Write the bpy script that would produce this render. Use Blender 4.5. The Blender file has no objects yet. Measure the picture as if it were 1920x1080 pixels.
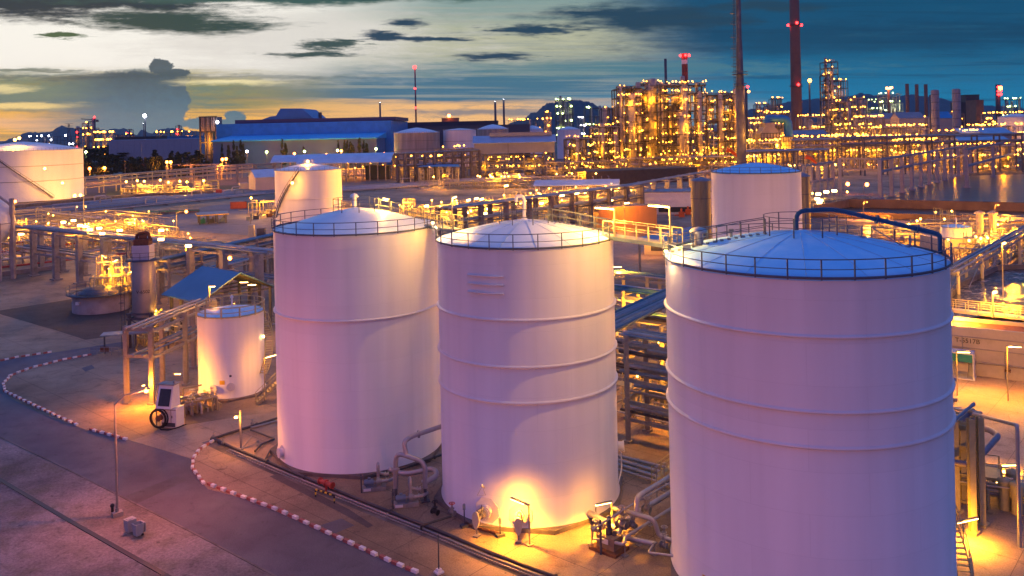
import bpy, math, random
from mathutils import Vector, Matrix
SC = bpy.context.scene
COL = SC.collection
R = math.radians
sin, cos, pi = math.sin, math.cos, math.pi

# ------------------------------------------------------------------ camera
F, H, ROLL = 1600.0, 29.2, R(1.26)          # focal length in 1920-wide pixels, eye height, roll
cd = bpy.data.cameras.new('camera'); cam = bpy.data.objects.new('camera', cd); COL.objects.link(cam)
cd.sensor_fit = 'HORIZONTAL'; cd.sensor_width = 36.0; cd.lens = 36.0 * F / 1920.0
cd.shift_x = 300 * sin(ROLL) / 1920.0; cd.shift_y = -300 * cos(ROLL) / 1920.0
cd.clip_start = 0.5; cd.clip_end = 30000
cam.matrix_world = Matrix.Translation((0, 0, H)) @ Matrix.Rotation(pi/2, 4, 'X') @ Matrix.Rotation(-ROLL, 4, 'Z')
SC.camera = cam

def lin(c):
    return tuple((v/12.92 if v <= 0.04045 else ((v+0.055)/1.055)**2.4) for v in [x/255.0 for x in c])

# ------------------------------------------------------------------ sky
W = bpy.data.worlds.new('World'); SC.world = W; W.use_nodes = True
nt = W.node_tree; nt.nodes.clear()
class E:                                     # tiny node-expression helper
    def __init__(s, k): s.k = k
    def _b(a, b, op, sw=False):
        n = nt.nodes.new('ShaderNodeMath'); n.operation = op
        for i, v in enumerate((b, a) if sw else (a, b)):
            if isinstance(v, E): nt.links.new(v.k, n.inputs[i])
            else: n.inputs[i].default_value = v
        return E(n.outputs[0])
    def __add__(a, b): return E._b(a, b, 'ADD')
    __radd__ = __add__
    def __sub__(a, b): return E._b(a, b, 'SUBTRACT')
    def __rsub__(a, b): return E._b(a, b, 'SUBTRACT', True)
    def __mul__(a, b): return E._b(a, b, 'MULTIPLY')
    __rmul__ = __mul__
    def __truediv__(a, b): return E._b(a, b, 'DIVIDE')
    def mx(a, b): return E._b(a, b, 'MAXIMUM')
    def mn(a, b): return E._b(a, b, 'MINIMUM')
    def pw(a, b): return E._b(a, b, 'POWER')
def ss(x, a, b):                             # smoothstep
    n = nt.nodes.new('ShaderNodeMapRange'); n.interpolation_type = 'SMOOTHSTEP'
    nt.links.new(x.k, n.inputs[0])
    if a < b: n.inputs[1].default_value, n.inputs[2].default_value, n.inputs[3].default_value, n.inputs[4].default_value = a, b, 0, 1
    else: n.inputs[1].default_value, n.inputs[2].default_value, n.inputs[3].default_value, n.inputs[4].default_value = b, a, 1, 0
    return E(n.outputs[0])
def noise(x, y, z, sx, sy, det=4, rough=.55, dist=0):
    c = nt.nodes.new('ShaderNodeCombineXYZ')
    for i, v in enumerate((x*(1/sx), y*(1/sy), z)):
        if isinstance(v, E): nt.links.new(v.k, c.inputs[i])
        else: c.inputs[i].default_value = v
    n = nt.nodes.new('ShaderNodeTexNoise'); n.inputs['Scale'].default_value = 1; n.inputs['Detail'].default_value = det
    n.inputs['Roughness'].default_value = rough; n.inputs['Distortion'].default_value = dist
    nt.links.new(c.outputs[0], n.inputs['Vector'])
    return E(n.outputs[0])
def mixc(f, a, b):
    n = nt.nodes.new('ShaderNodeMix'); n.data_type = 'RGBA'; n.clamp_factor = True
    if isinstance(f, E): nt.links.new(f.k, n.inputs[0])
    else: n.inputs[0].default_value = f
    for i, v in ((6, a), (7, b)):
        if isinstance(v, tuple): n.inputs[i].default_value = (*lin(v), 1)
        else: nt.links.new(v, n.inputs[i])
    return n.outputs[2]
tc = nt.nodes.new('ShaderNodeTexCoord'); sp = nt.nodes.new('ShaderNodeSeparateXYZ'); nt.links.new(tc.outputs['Generated'], sp.inputs[0])
dx, dy, dz = E(sp.outputs[0]), E(sp.outputs[1]), E(sp.outputs[2])
dyc = dy.mx(.12)
U = (dx/dyc)*F; V = (dz/dyc)*F               # azimuth and height above the horizon
PX = U + 955; PY = 240 - U*0.022 - V
def ell(cx, cy, rx, ry, soft=.5, n=None, amp=.5, skew=0):
    wx, wy = (PX, PY) if n is nG or n is None else (PX+(wA-.5)*rx*1.5, PY+(wB-.5)*(18+ry*1.6))
    ax = (wx-cx)*(1/rx); ay = (wy-cy-(PX-cx)*skew)*(1/ry)
    d = (ax*ax+ay*ay).pw(.5)
    if n is not None: d = d + (n-.5)*(4.2*amp)+(nX-.5)*(2.6*amp if n is not nG else 0)
    return ss(d, 1+soft, 1-soft)
def mixn(a, b): return a*.5+b*.5
def streak(sx, sy, z, det=8, rough=.68): return noise(PX, PY, z, sx, sy, det, rough, .25)
wA = noise(PX, PY, 20.2, 110, 26, 4, .6); wB = noise(PX, PY, 31.2, 140, 40, 5, .6)
nX = streak(38, 6, 12.1, 9, .76)
nA = streak(230, 17, 1.3); nB = streak(70, 7, 5.1); nC = noise(PX, PY, 8.8, 30, 26, 8, .62); nD = noise(PX, PY, 3.3, 520, 60, 3, .5); nG = noise(PX, PY, 2.2, 15, 12, 8, .66); nH = streak(46, 5.5, 6.6, 9, .74); nF = streak(420, 9, 9.7, 7, .6)
# vertical gradient on the left, in the middle and on the right
left = mixc(ss(PY, 150, 255), (238, 236, 226), (232, 178, 96))
left = mixc(ss(PY+(nA-.5)*60, 118, 160), left, (150, 142, 74))
left = mixc(ss(PY+(nA-.5)*60, 186, 222), left, (244, 184, 78))
left = mixc(ss(nF, .5, .62)*ss(PY, 120, 160)*.6, left, (112, 118, 92))
mid = mixc(ss(PY+(nA-.5)*60, 10, 75), (128, 152, 148), (176, 178, 150))
mid = mixc(ss(PY+(nA-.5)*50+(PX-900)*.03, 92, 140), mid, (62, 112, 132))
mid = mixc(ss(nF, .46, .62)*.7, mid, (150, 158, 148))
mid = mixc(ss(PY+(nA-.5)*40, 182, 198), mid, (246, 190, 118))
mid = mixc(ss(nB, .52, .66)*ss(PY, 185, 200)*.7, mid, (150, 138, 124))
rgt = mixc(ss(PY, 40, 215), (0, 74, 108), (10, 122, 162))
rgt = mixc(ss(nA*1.2+nD*.6, .95, 1.35), rgt, (34, 92, 118))
sky = mixc(ss(PX+(nD-.5)*300+PY*.6, 520, 860), left, mid)
sky = mixc(ss(PX+(nD-.5)*260+(PY-100)*-.8, 1090, 1400), sky, rgt)
sky = mixc(ss(PY, 155, 215)*ell(1230, 215, 190, 60, .6), sky, (92, 146, 172))
# left: yellow bands, grey veils and the towering cumulus
sky = mixc(ell(250, 70, 420, 42, .5, nA, .3)*.85, sky, (240, 238, 228))
sky = mixc(ell(560, 70, 260, 60, .7, nA, .4)*.7, sky, (206, 202, 194))
sky = mixc(ell(90, 176, 330, 34, .5, nA, .45)*.9, sky, (96, 128, 112))
sky = mixc(ell(30, 199, 130, 7, .5, nB, .3), sky, (244, 214, 134))
sky = mixc(ell(0, 163, 60, 7, .6, nB, .3)*.9, sky, (230, 214, 150))
sky = mixc(ell(50, 233, 120, 9, .6, nB, .4)*.8, sky, (236, 184, 130))
cum = (ss(PX+(nC-.5)*60+(nG-.5)*36, 356, 350)*ss(PX+(nA-.5)*260+(PY-140)*.5, 60, 250)*ss(PY+(nC-.5)*30, 128, 138))
cum = cum.mx(ell(306, 125, 24, 15, .1, nG, .3)).mx(ell(334, 137, 24, 9, .12, nG, .3)).mx(ell(345, 190, 15, 14, .1, nG, .35))
cum = cum.mx(ell(442, 221, 19, 14, .1, nG, .3)).mx(ell(395, 232, 56, 12, .12, nG, .3))
sky = mixc(cum*.96, sky, mixc(ss(PY+(nG-.5)*60, 110, 250), (34, 76, 86), (70, 124, 138)))
sky = mixc(ell(430, 152, 80, 8, .6, nB, .3)*.9, sky, (240, 226, 170))
sky = mixc(ell(250, 143, 330, 5, .5, nB, .9)*.5, sky, (36, 78, 84))
sky = mixc(ell(60, 132, 140, 2.5, .5, nB, .6)*.7, sky, (62, 92, 74))
# dark clouds along the top
sky = mixc(ell(60, 2, 330, 34, .45, nA, .45), sky, (20, 52, 60))
sky = mixc(ell(330, 42, 190, 17, .5, nA, .5, .03), sky, (28, 66, 62))
sky = mixc(ell(520, -3, 380, 9, .6, nA, .4), sky, (44, 84, 78))
sky = mixc(ell(128, 68, 44, 6, .4, nB, .9), sky, (58, 92, 60))
for cx, cy, rx, ry, nn, am in ((1205, 31, 165, 24, nA, .42), (1010, 56, 92, 8, nB, .7), (768, 42, 32, 8, nB, .7), (722, 68, 34, 8, nB, .8), (800, 72, 90, 4, nB, .8),
                               (620, 86, 60, 7, nB, .9), (590, 101, 70, 5, nB, .7), (640, 84, 60, 4, nB, .9), (930, 106, 60, 6, nB, .7), (1330, 38, 90, 5, nB, .6), (1450, 12, 90, 9, nA, .5)):
    sky = mixc(ell(cx, cy, rx, ry, .55, nn, am), sky, (26, 62, 82) if cx > 700 else (44, 74, 72))
sky = mixc(ell(930, 211, 150, 7, .5, nB, .6)*.8, sky, (112, 120, 128))
sky = mixc(ss(nF, .5, .66)*ss(PX, 1150, 1350)*.55, sky, (0, 62, 92))
sky = mixc(ell(1600, 70, 420, 26, .6, nA, .6, -.03)*.6, sky, (0, 58, 86))
sky = mixc(ell(1180, 128, 330, 12, .6, nB, .8)*.5, sky, (84, 128, 132))
# overhead the sky is deep blue, behind the camera the pink-violet belt of dusk
el = dz
zen = mixc(ss(el, .12, .75), (92, 124, 190), (58, 138, 222))
back = mixc(ss(el, .0, .62), (138, 120, 174), (88, 100, 178))
allsky = mixc(ss(dy, .62, -.25), zen, back)
allsky = mixc(ss(dy, .35, .66)*ss(V, 620, 300), allsky, sky)
nish = nt.nodes.new('ShaderNodeTexSky'); nish.sky_type = 'NISHITA'; nish.sun_disc = False
nish.sun_elevation = R(1.0); nish.sun_rotation = R(-28)
bg0 = nt.nodes.new('ShaderNodeBackground'); bg0.inputs[1].default_value = .004; nt.links.new(nish.outputs[0], bg0.inputs[0])
bg = nt.nodes.new('ShaderNodeBackground'); nt.links.new(allsky, bg.inputs[0]); bg.inputs[1].default_value = 1.03
ad = nt.nodes.new('ShaderNodeAddShader'); nt.links.new(bg0.outputs[0], ad.inputs[0]); nt.links.new(bg.outputs[0], ad.inputs[1])
wo = nt.nodes.new('ShaderNodeOutputWorld'); nt.links.new(ad.outputs[0], wo.inputs[0])
W.cycles.sampling_method = 'MANUAL'; W.cycles.sample_map_resolution = 512

SC.view_settings.view_transform = 'Standard'; SC.view_settings.look = 'None'
SC.view_settings.exposure = 0.12; SC.view_settings.gamma = 1.0
SC.cycles.use_denoising = True
SC.cycles.max_bounces = 5; SC.cycles.diffuse_bounces = 3; SC.cycles.glossy_bounces = 2
SC.cycles.sample_clamp_indirect = 4.0; SC.cycles.use_light_tree = True

# ------------------------------------------------------------------ photograph pixel -> place
def unroll(px, py):
    u, v = px-960.0, py-540.0
    return u*cos(ROLL)-v*sin(ROLL), u*sin(ROLL)+v*cos(ROLL)+300.0
def G(px, py, z=0.0):
    u, w = unroll(px, py); Y = F*(H-z)/w
    return Vector((u/F*Y, Y, z))
def P(px, py, Y):
    u, w = unroll(px, py)
    return Vector((u/F*Y, Y, H-w/F*Y))
# ------------------------------------------------------------------ mesh builder
class MB:
    def __init__(s): s.v = []; s.f = []; s.s = []; s.m = []; s.mi = 0
    def add(s, vs, fs, smooth=False):
        o = len(s.v); s.v += [tuple(v) for v in vs]
        for f in fs: s.f.append([i+o for i in f]); s.s.append(smooth); s.m.append(s.mi)
        return s
    def box(s, c, d, rz=0.0, tilt=None):
        x, y, z = d[0]/2, d[1]/2, d[2]/2; M = Matrix.Rotation(rz, 3, 'Z')
        if tilt is not None: M = M @ tilt
        vs = [Vector(c)+M @ Vector((a*x, b*y, e*z)) for a in (-1, 1) for b in (-1, 1) for e in (-1, 1)]
        return s.add(vs, [(0, 1, 3, 2), (4, 6, 7, 5), (0, 4, 5, 1), (2, 3, 7, 6), (0, 2, 6, 4), (1, 5, 7, 3)])
    def beam(s, p, q, w, h=None):
        p, q = Vector(p), Vector(q); d = q-p; L = d.length
        if L < 1e-6: return s
        h = h or w; d /= L; up = Vector((0, 0, 1)) if abs(d.z) < .95 else Vector((0, 1, 0))
        a = d.cross(up).normalized(); b = a.cross(d)
        vs = [e+a*(i*w/2)+b*(j*h/2) for e in (p, q) for i in (-1, 1) for j in (-1, 1)]
        return s.add(vs, [(0, 1, 3, 2), (4, 6, 7, 5), (0, 4, 5, 1), (2, 3, 7, 6), (0, 2, 6, 4), (1, 5, 7, 3)])
    def ibeam(s, p, q, w):
        p, q = Vector(p), Vector(q); d = (q-p).normalized(); up = Vector((0, 0, 1)) if abs(d.z) < .95 else Vector((0, 1, 0))
        a = d.cross(up).normalized(); b = a.cross(d)
        for sg in (-1, 1): s.beam(p+b*(sg*w*.45), q+b*(sg*w*.45), w, w*.12)
        return s.beam(p, q, w*.12, w*.8)
    def tube(s, pts, r, n=8, closed=False, caps=True):
        pts = [Vector(p) for p in pts]; N = len(pts); rings = []; prev = None
        for i, p in enumerate(pts):
            if closed: t = (pts[(i+1) % N]-pts[i-1])
            else: t = pts[min(i+1, N-1)]-pts[max(i-1, 0)]
            t.normalize()
            if prev is None:
                up = Vector((0, 0, 1)) if abs(t.z) < .9 else Vector((1, 0, 0)); a = t.cross(up).normalized()
            else:
                a = prev-t*prev.dot(t)
                a = a.normalized() if a.length > 1e-5 else t.orthogonal().normalized()
            prev = a; b = t.cross(a); k = r[i] if isinstance(r, (list, tuple)) else r
            rings.append([p+a*(cos(2*pi*j/n)*k)+b*(sin(2*pi*j/n)*k) for j in range(n)])
        vs = [v for g in rings for v in g]; fs = []
        for i in range(N if closed else N-1):
            for j in range(n):
                i2 = (i+1) % N; fs.append((i*n+j, i*n+(j+1) % n, i2*n+(j+1) % n, i2*n+j))
        s.add(vs, fs, n > 5)
        if caps and not closed:
            s.add(rings[0], [tuple(reversed(range(n)))]); s.add(rings[-1], [tuple(range(n))])
        return s
    def pipe(s, pts, r, n=8, bend=None):                     # polyline with rounded elbows
        pts = [Vector(p) for p in pts]; bend = bend or r*2.5; out = [pts[0]]
        for i in range(1, len(pts)-1):
            a, b, c = pts[i-1], pts[i], pts[i+1]; d1 = (a-b); d2 = (c-b)
            k = min(bend, d1.length*.45, d2.length*.45)
            if d1.length < 1e-4 or d2.length < 1e-4: continue
            A = b+d1.normalized()*k; B = b+d2.normalized()*k
            for t in (0, .25, .5, .75, 1): out.append(A*(1-t)**2+b*(2*t*(1-t))+B*t*t)
        out.append(pts[-1]); return s.tube(out, r, n)
    def cyl(s, p, q, r, n=16, r2=None): return s.tube([p, q], [r, r if r2 is None else r2], n)
    def lathe(s, c, prof, n=32, a0=0, a1=2*pi, caps=False, smooth=True):
        c = Vector(c); full = abs(a1-a0-2*pi) < 1e-6; m = n if full else n+1; vs = []
        for (r, z) in prof:
            for j in range(m):
                a = a0+(a1-a0)*j/n; vs.append(c+Vector((r*cos(a), r*sin(a), z)))
        fs = []
        for i in range(len(prof)-1):
            for j in range(n):
                k = (j+1) % m if full else j+1
                fs.append((i*m+j, i*m+k, (i+1)*m+k, (i+1)*m+j))
        return s.add(vs, fs, smooth)
    def ring(s, c, R_, z, r, n=64, a0=0, a1=2*pi, k=6):
        c = Vector(c); full = abs(a1-a0-2*pi) < 1e-6
        pts = [c+Vector((R_*cos(a0+(a1-a0)*i/n), R_*sin(a0+(a1-a0)*i/n), z)) for i in range(n if full else n+1)]
        return s.tube(pts, r, k, closed=full)
    def ball(s, c, r, n=8, m=6, sz=1):
        return s.lathe(c, [(max(1e-4, r*sin(pi*i/m)), -r*sz*cos(pi*i/m)) for i in range(m+1)], n)
    def poly(s, pts, z0, z1):                                # vertical prism over a ground polygon
        n = len(pts); a = [(p[0], p[1], z0) for p in pts]; b = [(p[0], p[1], z1) for p in pts]
        ar = sum(pts[i][0]*pts[(i+1) % n][1]-pts[(i+1) % n][0]*pts[i][1] for i in range(n))
        if ar < 0: a.reverse(); b.reverse()
        s.add(b, [tuple(range(n))])
        if z1 != z0:
            s.add(a, [tuple(reversed(range(n)))])
            for i in range(n): j = (i+1) % n; s.add([a[i], a[j], b[j], b[i]], [(0, 1, 2, 3)])
        return s
    def build(s, name, mat, parent=None, loc=None):
        if parent is not None: o0 = Vector(ORG[parent.name]); base = Vector((0, 0, 0))
        else:
            if loc is None:
                xs = [v[0] for v in s.v]; ys = [v[1] for v in s.v]; zs = [v[2] for v in s.v]
                loc = ((min(xs)+max(xs))/2, (min(ys)+max(ys))/2, min(zs))
            o0 = Vector(loc); base = o0
        me = bpy.data.meshes.new(name); me.from_pydata([(v[0]-o0.x, v[1]-o0.y, v[2]-o0.z) for v in s.v], [], s.f)
        me.polygons.foreach_set('use_smooth', s.s)
        for mm in (mat if isinstance(mat, (list, tuple)) else [mat]): me.materials.append(mm)
        if isinstance(mat, (list, tuple)): me.polygons.foreach_set('material_index', s.m)
        me.update()
        ob = bpy.data.objects.new(name, me); COL.objects.link(ob); ob.location = base
        if parent is not None: ob.parent = parent
        ORG[ob.name] = tuple(o0); return ob
ORG = {}
def tag(o, label=None, cat=None, group=None, kind=None):
    if label: o['label'] = label
    if cat: o['category'] = cat
    if group: o['group'] = group
    if kind: o['kind'] = kind
    return o
def thing(name, label, cat, loc, group=None):
    o = bpy.data.objects.new(name, None); COL.objects.link(o); o.location = loc; o.empty_display_size = .3
    ORG[o.name] = tuple(loc); return tag(o, label, cat, group)
def struct(o): o['kind'] = 'structure'; return o
def children(o): return [c for c in list(COL.objects) if c.parent == o]
def copy_tree(o, parent=None):
    c = o.copy(); COL.objects.link(c); c.parent = parent; ORG[c.name] = ORG.get(o.name, (0, 0, 0))
    for ch in [x for x in o.children]: copy_tree(ch, c)
    return c
def place(proto, used, loc, rz, label, group=None, scale=1):
    o = proto if not used else copy_tree(proto)
    o.location = loc; o.rotation_euler = (0, 0, rz); o.scale = (scale,)*3; ORG[o.name] = tuple(loc)
    if label: o['label'] = label
    if group: o['group'] = group
    return o

# ------------------------------------------------------------------ materials
MATS = {}
def pm(name, col, rough=.6, metal=0.0, var=.25, scale=1.0, bump=0.0, stain=None, amt=.4, sscale=.25, coord='Object', spec=.5, streak=False, col2=None):
    if name in MATS: return MATS[name]
    m = bpy.data.materials.new(name); m.use_nodes = True; t = m.node_tree; b = t.nodes['Principled BSDF']
    L = t.links.new; N = t.nodes.new
    tcn = N('ShaderNodeTexCoord'); co = tcn.outputs[coord]
    if streak:
        mp = N('ShaderNodeMapping'); mp.inputs['Scale'].default_value = (1, 1, .12); L(co, mp.inputs[0]); co = mp.outputs[0]
    n1 = N('ShaderNodeTexNoise'); n1.inputs['Scale'].default_value = scale; n1.inputs['Detail'].default_value = 8; n1.inputs['Roughness'].default_value = .65; L(co, n1.inputs['Vector'])
    rp = N('ShaderNodeMapRange'); rp.inputs[1].default_value = .25; rp.inputs[2].default_value = .75; rp.inputs[3].default_value = 1-var; rp.inputs[4].default_value = 1+var; L(n1.outputs[0], rp.inputs[0])
    mu = N('ShaderNodeMix'); mu.data_type = 'RGBA'; mu.blend_type = 'MULTIPLY'; mu.inputs[0].default_value = 1
    mu.inputs[6].default_value = (*col, 1)
    cb = N('ShaderNodeCombineColor'); [L(rp.outputs[0], cb.inputs[i]) for i in range(3)]; L(cb.outputs[0], mu.inputs[7])
    out = mu.outputs[2]
    if stain:
        n2 = N('ShaderNodeTexNoise'); n2.inputs['Scale'].default_value = sscale; n2.inputs['Detail'].default_value = 7; n2.inputs['Roughness'].default_value = .6; L(co, n2.inputs['Vector'])
        r2 = N('ShaderNodeMapRange'); r2.inputs[1].default_value = .48; r2.inputs[2].default_value = .68; r2.inputs[3].default_value = 0; r2.inputs[4].default_value = amt; L(n2.outputs[0], r2.inputs[0])
        m2 = N('ShaderNodeMix'); m2.data_type = 'RGBA'; L(r2.outputs[0], m2.inputs[0]); L(out, m2.inputs[6]); m2.inputs[7].default_value = (*stain, 1); out = m2.outputs[2]
    L(out, b.inputs['Base Color'])
    b.inputs['Roughness'].default_value = rough; b.inputs['Metallic'].default_value = metal
    b.inputs['Specular IOR Level'].default_value = spec
    if bump:
        bp = N('ShaderNodeBump'); bp.inputs['Strength'].default_value = bump; bp.inputs['Distance'].default_value = .05
        n3 = N('ShaderNodeTexNoise'); n3.inputs['Scale'].default_value = scale*6; n3.inputs['Detail'].default_value = 6; L(co, n3.inputs['Vector'])
        L(n3.outputs[0], bp.inputs['Height']); L(bp.outputs[0], b.inputs['Normal'])
    MATS[name] = m; m['out'] = 0; return m
def glow(name, col, st):
    m = bpy.data.materials.new(name); m.use_nodes = True; t = m.node_tree; t.nodes.clear()
    e = t.nodes.new('ShaderNodeEmission'); e.inputs[0].default_value = (*col, 1); e.inputs[1].default_value = st
    o = t.nodes.new('ShaderNodeOutputMaterial'); t.links.new(e.outputs[0], o.inputs[0]); MATS[name] = m; return m
SOD = (1.0, .42, .055); KL = 2.2
g_far = glow('sodium_glow_far', (1.0, .36, .03), 22); g_mid = glow('sodium_glow', (1.0, .44, .06), 24); g_tube = glow('tube_glow', (1.0, .55, .16), 26)
g_red = glow('red_glow', (1.0, .02, .02), 14); g_wht = glow('cool_glow', (.85, .85, 1.0), 24); g_grn = glow('mercury_glow', (.75, 1.0, .3), 18)
g_org = glow('orange_glow', (1.0, .22, .03), 34)
steel = pm('galvanised_steel', (.30, .29, .28), .5, .5, .2, 2.0)
steel_d = pm('dark_steel', (.09, .095, .11), .55, .3, .3, 1.5)
steel_b = pm('blue_grey_steel', (.16, .22, .30), .5, .3, .25, 1.2)
rail_m = pm('railing_paint', (.10, .12, .16), .55, .2, .2, 3)
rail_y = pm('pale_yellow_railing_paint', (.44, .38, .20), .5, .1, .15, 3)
pipe_m = pm('aluminium_clad_pipe', (.42, .40, .40), .42, .6, .2, 1.2)
pipe_dk = pm('dark_pipe_paint', (.06, .055, .06), .45, .2, .35, 1.5)
pipe_r = pm('red_pipe_paint', (.38, .05, .03), .5, 0, .25, 1.5)
pipe_b = pm('blue_pipe_paint', (.03, .10, .17), .45, .1, .25, 2)
conc = pm('concrete', (.32, .30, .27), .85, 0, .25, 1.0, .3, (.10, .08, .06), .6, .4)
conc_d = pm('stained_concrete', (.17, .15, .14), .9, 0, .3, .8, .3, (.04, .035, .03), .7, .3)
rust = pm('rusty_steel', (.16, .07, .035), .8, .1, .4, 3)
white_p = pm('white_paint', (.74, .73, .72), .5, 0, .06, 2, 0, (.5, .45, .4), .25, .8)
red_p = pm('red_paint', (.42, .06, .04), .55, 0, .2, 3)
yel_p = pm('yellow_paint', (.72, .48, .03), .5, 0, .15, 4)
blk_p = pm('black_paint', (.02, .02, .022), .5, 0, .2, 4)
grn_p = pm('green_canvas', (.02, .20, .13), .7, 0, .15, 4)
rubber = pm('black_rubber', (.015, .014, .014), .7, 0, .3, 5)
blue_sheet = pm('blue_sheet_metal', (.03, .22, .46), .55, .1, .15, .3, 0, (.06, .18, .30), .4, .1)
grey_sheet = pm('grey_sheet_metal', (.26, .27, .30), .6, .2, .12, .3, 0, (.2, .2, .22), .5, .1)
roof_blue = pm('pale_blue_roof_sheet', (.30, .46, .62), .5, .2, .12, .5, 0, (.2, .3, .4), .5, .2)
brown_m = pm('brown_concrete_stack', (.19, .11, .085), .85, 0, .15, .15, 0, (.1, .07, .06), .4, .1)
vessel_m = pm('insulated_vessel', (.40, .38, .36), .45, .5, .2, .5)
foliage = pm('dark_foliage', (.03, .05, .025), .8, 0, .5, .5)
bark = pm('bark', (.08, .06, .05), .9, 0, .3, 2)

# white tank paint with faint plate courses
def tank_paint(name, col, radius, dirt=.2):
    m = bpy.data.materials.new(name); m.use_nodes = True; t = m.node_tree; b = t.nodes['Principled BSDF']; L = t.links.new; N = t.nodes.new
    tcn = N('ShaderNodeTexCoord'); s = N('ShaderNodeSeparateXYZ'); L(tcn.outputs['Object'], s.inputs[0])
    at = N('ShaderNodeMath'); at.operation = 'ARCTAN2'; L(s.outputs[1], at.inputs[0]); L(s.outputs[0], at.inputs[1])
    mr = N('ShaderNodeMath'); mr.operation = 'MULTIPLY'; L(at.outputs[0], mr.inputs[0]); mr.inputs[1].default_value = radius
    cb = N('ShaderNodeCombineXYZ'); L(mr.outputs[0], cb.inputs[0]); L(s.outputs[2], cb.inputs[1])
    br = N('ShaderNodeTexBrick'); L(cb.outputs[0], br.inputs['Vector']); br.inputs['Scale'].default_value = 1
    br.inputs['Brick Width'].default_value = 6.0; br.inputs['Row Height'].default_value = 2.4; br.inputs['Mortar Size'].default_value = .02; br.inputs['Mortar Smooth'].default_value = .6
    br.inputs['Color1'].default_value = (1, 1, 1, 1); br.inputs['Color2'].default_value = (.965, .965, .965, 1); br.inputs['Mortar'].default_value = (.90, .90, .90, 1)
    n1 = N('ShaderNodeTexNoise'); n1.inputs['Scale'].default_value = .35; n1.inputs['Detail'].default_value = 8
    mp = N('ShaderNodeMapping'); mp.inputs['Scale'].default_value = (2.2, .09, 1); L(cb.outputs[0], mp.inputs[0]); L(mp.outputs[0], n1.inputs['Vector'])
    rp = N('ShaderNodeMapRange'); rp.inputs[1].default_value = .3; rp.inputs[2].default_value = .75; rp.inputs[3].default_value = 1; rp.inputs[4].default_value = 1-dirt; L(n1.outputs[0], rp.inputs[0])
    c1 = N('ShaderNodeMix'); c1.data_type = 'RGBA'; c1.blend_type = 'MULTIPLY'; c1.inputs[0].default_value = 1; L(br.outputs[0], c1.inputs[6]); c1.inputs[7].default_value = (*col, 1)
    c2 = N('ShaderNodeMix'); c2.data_type = 'RGBA'; c2.blend_type = 'MULTIPLY'; c2.inputs[0].default_value = 1; L(c1.outputs[2], c2.inputs[6])
    cc = N('ShaderNodeCombineColor'); [L(rp.outputs[0], cc.inputs[i]) for i in range(3)]; L(cc.outputs[0], c2.inputs[7]); L(c2.outputs[2], b.inputs['Base Color'])
    b.inputs['Roughness'].default_value = .5
    bp = N('ShaderNodeBump'); bp.inputs['Strength'].default_value = .25; bp.inputs['Distance'].default_value = .03; L(br.outputs['Fac'], bp.inputs['Height']); bp.invert = True
    n4 = N('ShaderNodeTexNoise'); n4.inputs['Scale'].default_value = .5; L(cb.outputs[0], n4.inputs['Vector'])
    b2 = N('ShaderNodeBump'); b2.inputs['Strength'].default_value = .25; b2.inputs['Distance'].default_value = .08; L(n4.outputs[0], b2.inputs['Height']); L(bp.outputs[0], b2.inputs['Normal']); L(b2.outputs[0], b.inputs['Normal'])
    return m

def lamp_light(name, parent, loc, power, col=SOD, r=.15, spot=None, aim=None):
    if name != 'unit_light' and col[0] == 1 and 'rim' not in name: power *= KL*(4.6 if name in ('yard_light', 'skid_light', 'service_light') else 1.5 if name == 'tube_light' else 1); col = (1, col[1]*.8, col[2]*.25)
    d = bpy.data.lights.new(name, 'SPOT' if spot else 'POINT'); d.energy = power; d.color = col; d.shadow_soft_size = r
    if spot: d.spot_size = spot; d.spot_blend = .7
    o = bpy.data.objects.new(name, d); COL.objects.link(o); o.parent = parent
    o.location = Vector(loc)-Vector(ORG[parent.name]) if parent is not None else Vector(loc)
    if aim is not None: o.rotation_euler = (Vector(aim)-Vector(loc)).to_track_quat('-Z', 'Y').to_euler()
    return o
BULB = None
def bulb(parent, loc, r, mat, name='lamp'):                  # bulbs share one mesh per material
    key = mat.name
    if key not in BULBS:
        mb = MB(); mb.ball((0, 0, 0), 1, 8, 4); o = mb.build(name, mat, None, (0, 0, 0)); BULBS[key] = o.data; ob = o; ob.parent = parent
    else:
        ob = bpy.data.objects.new(name, BULBS[key]); COL.objects.link(ob); ob.parent = parent
    ob.location = Vector(loc)-Vector(ORG[parent.name]) if parent is not None else Vector(loc)
    ob.scale = (r,)*3; return ob
BULBS = {}

def rail_run(mb, pts, h=1.05, r=.03, gap=1.8, mid=True, closed=False, toe=True):
    pts = [Vector(p) for p in pts]; up = Vector((0, 0, h)); seg = list(zip(pts, pts[1:]+([pts[0]] if closed else [])))
    if not closed: seg = seg[:len(pts)-1]
    mb.tube([p+up for p in pts], r, 5, closed=closed)
    if mid: mb.tube([p+up*.52 for p in pts], r*.8, 5, closed=closed)
    tot = 0; nxt = 0
    for a, b in seg:
        L = (b-a).length
        while nxt <= tot+L:
            p = a+(b-a)*((nxt-tot)/L if L else 0); mb.cyl(p, p+up, r*1.15, 5); nxt += gap
        tot += L
    mb.cyl(pts[-1], pts[-1]+up, r*1.15, 5)
def text_mesh(s, size, depth=.02):
    c = bpy.data.curves.new('t', 'FONT'); c.body = s; c.size = size; c.extrude = depth; c.align_x = 'CENTER'
    o = bpy.data.objects.new('t', c); COL.objects.link(o)
    dg = bpy.context.evaluated_depsgraph_get(); dg.update(); me = bpy.data.meshes.new_from_object(o.evaluated_get(dg))
    vs = [v.co.copy() for v in me.vertices]; fs = [tuple(p.vertices) for p in me.polygons]
    bpy.data.objects.remove(o); bpy.data.curves.remove(c); bpy.data.meshes.remove(me); return vs, fs
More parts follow.
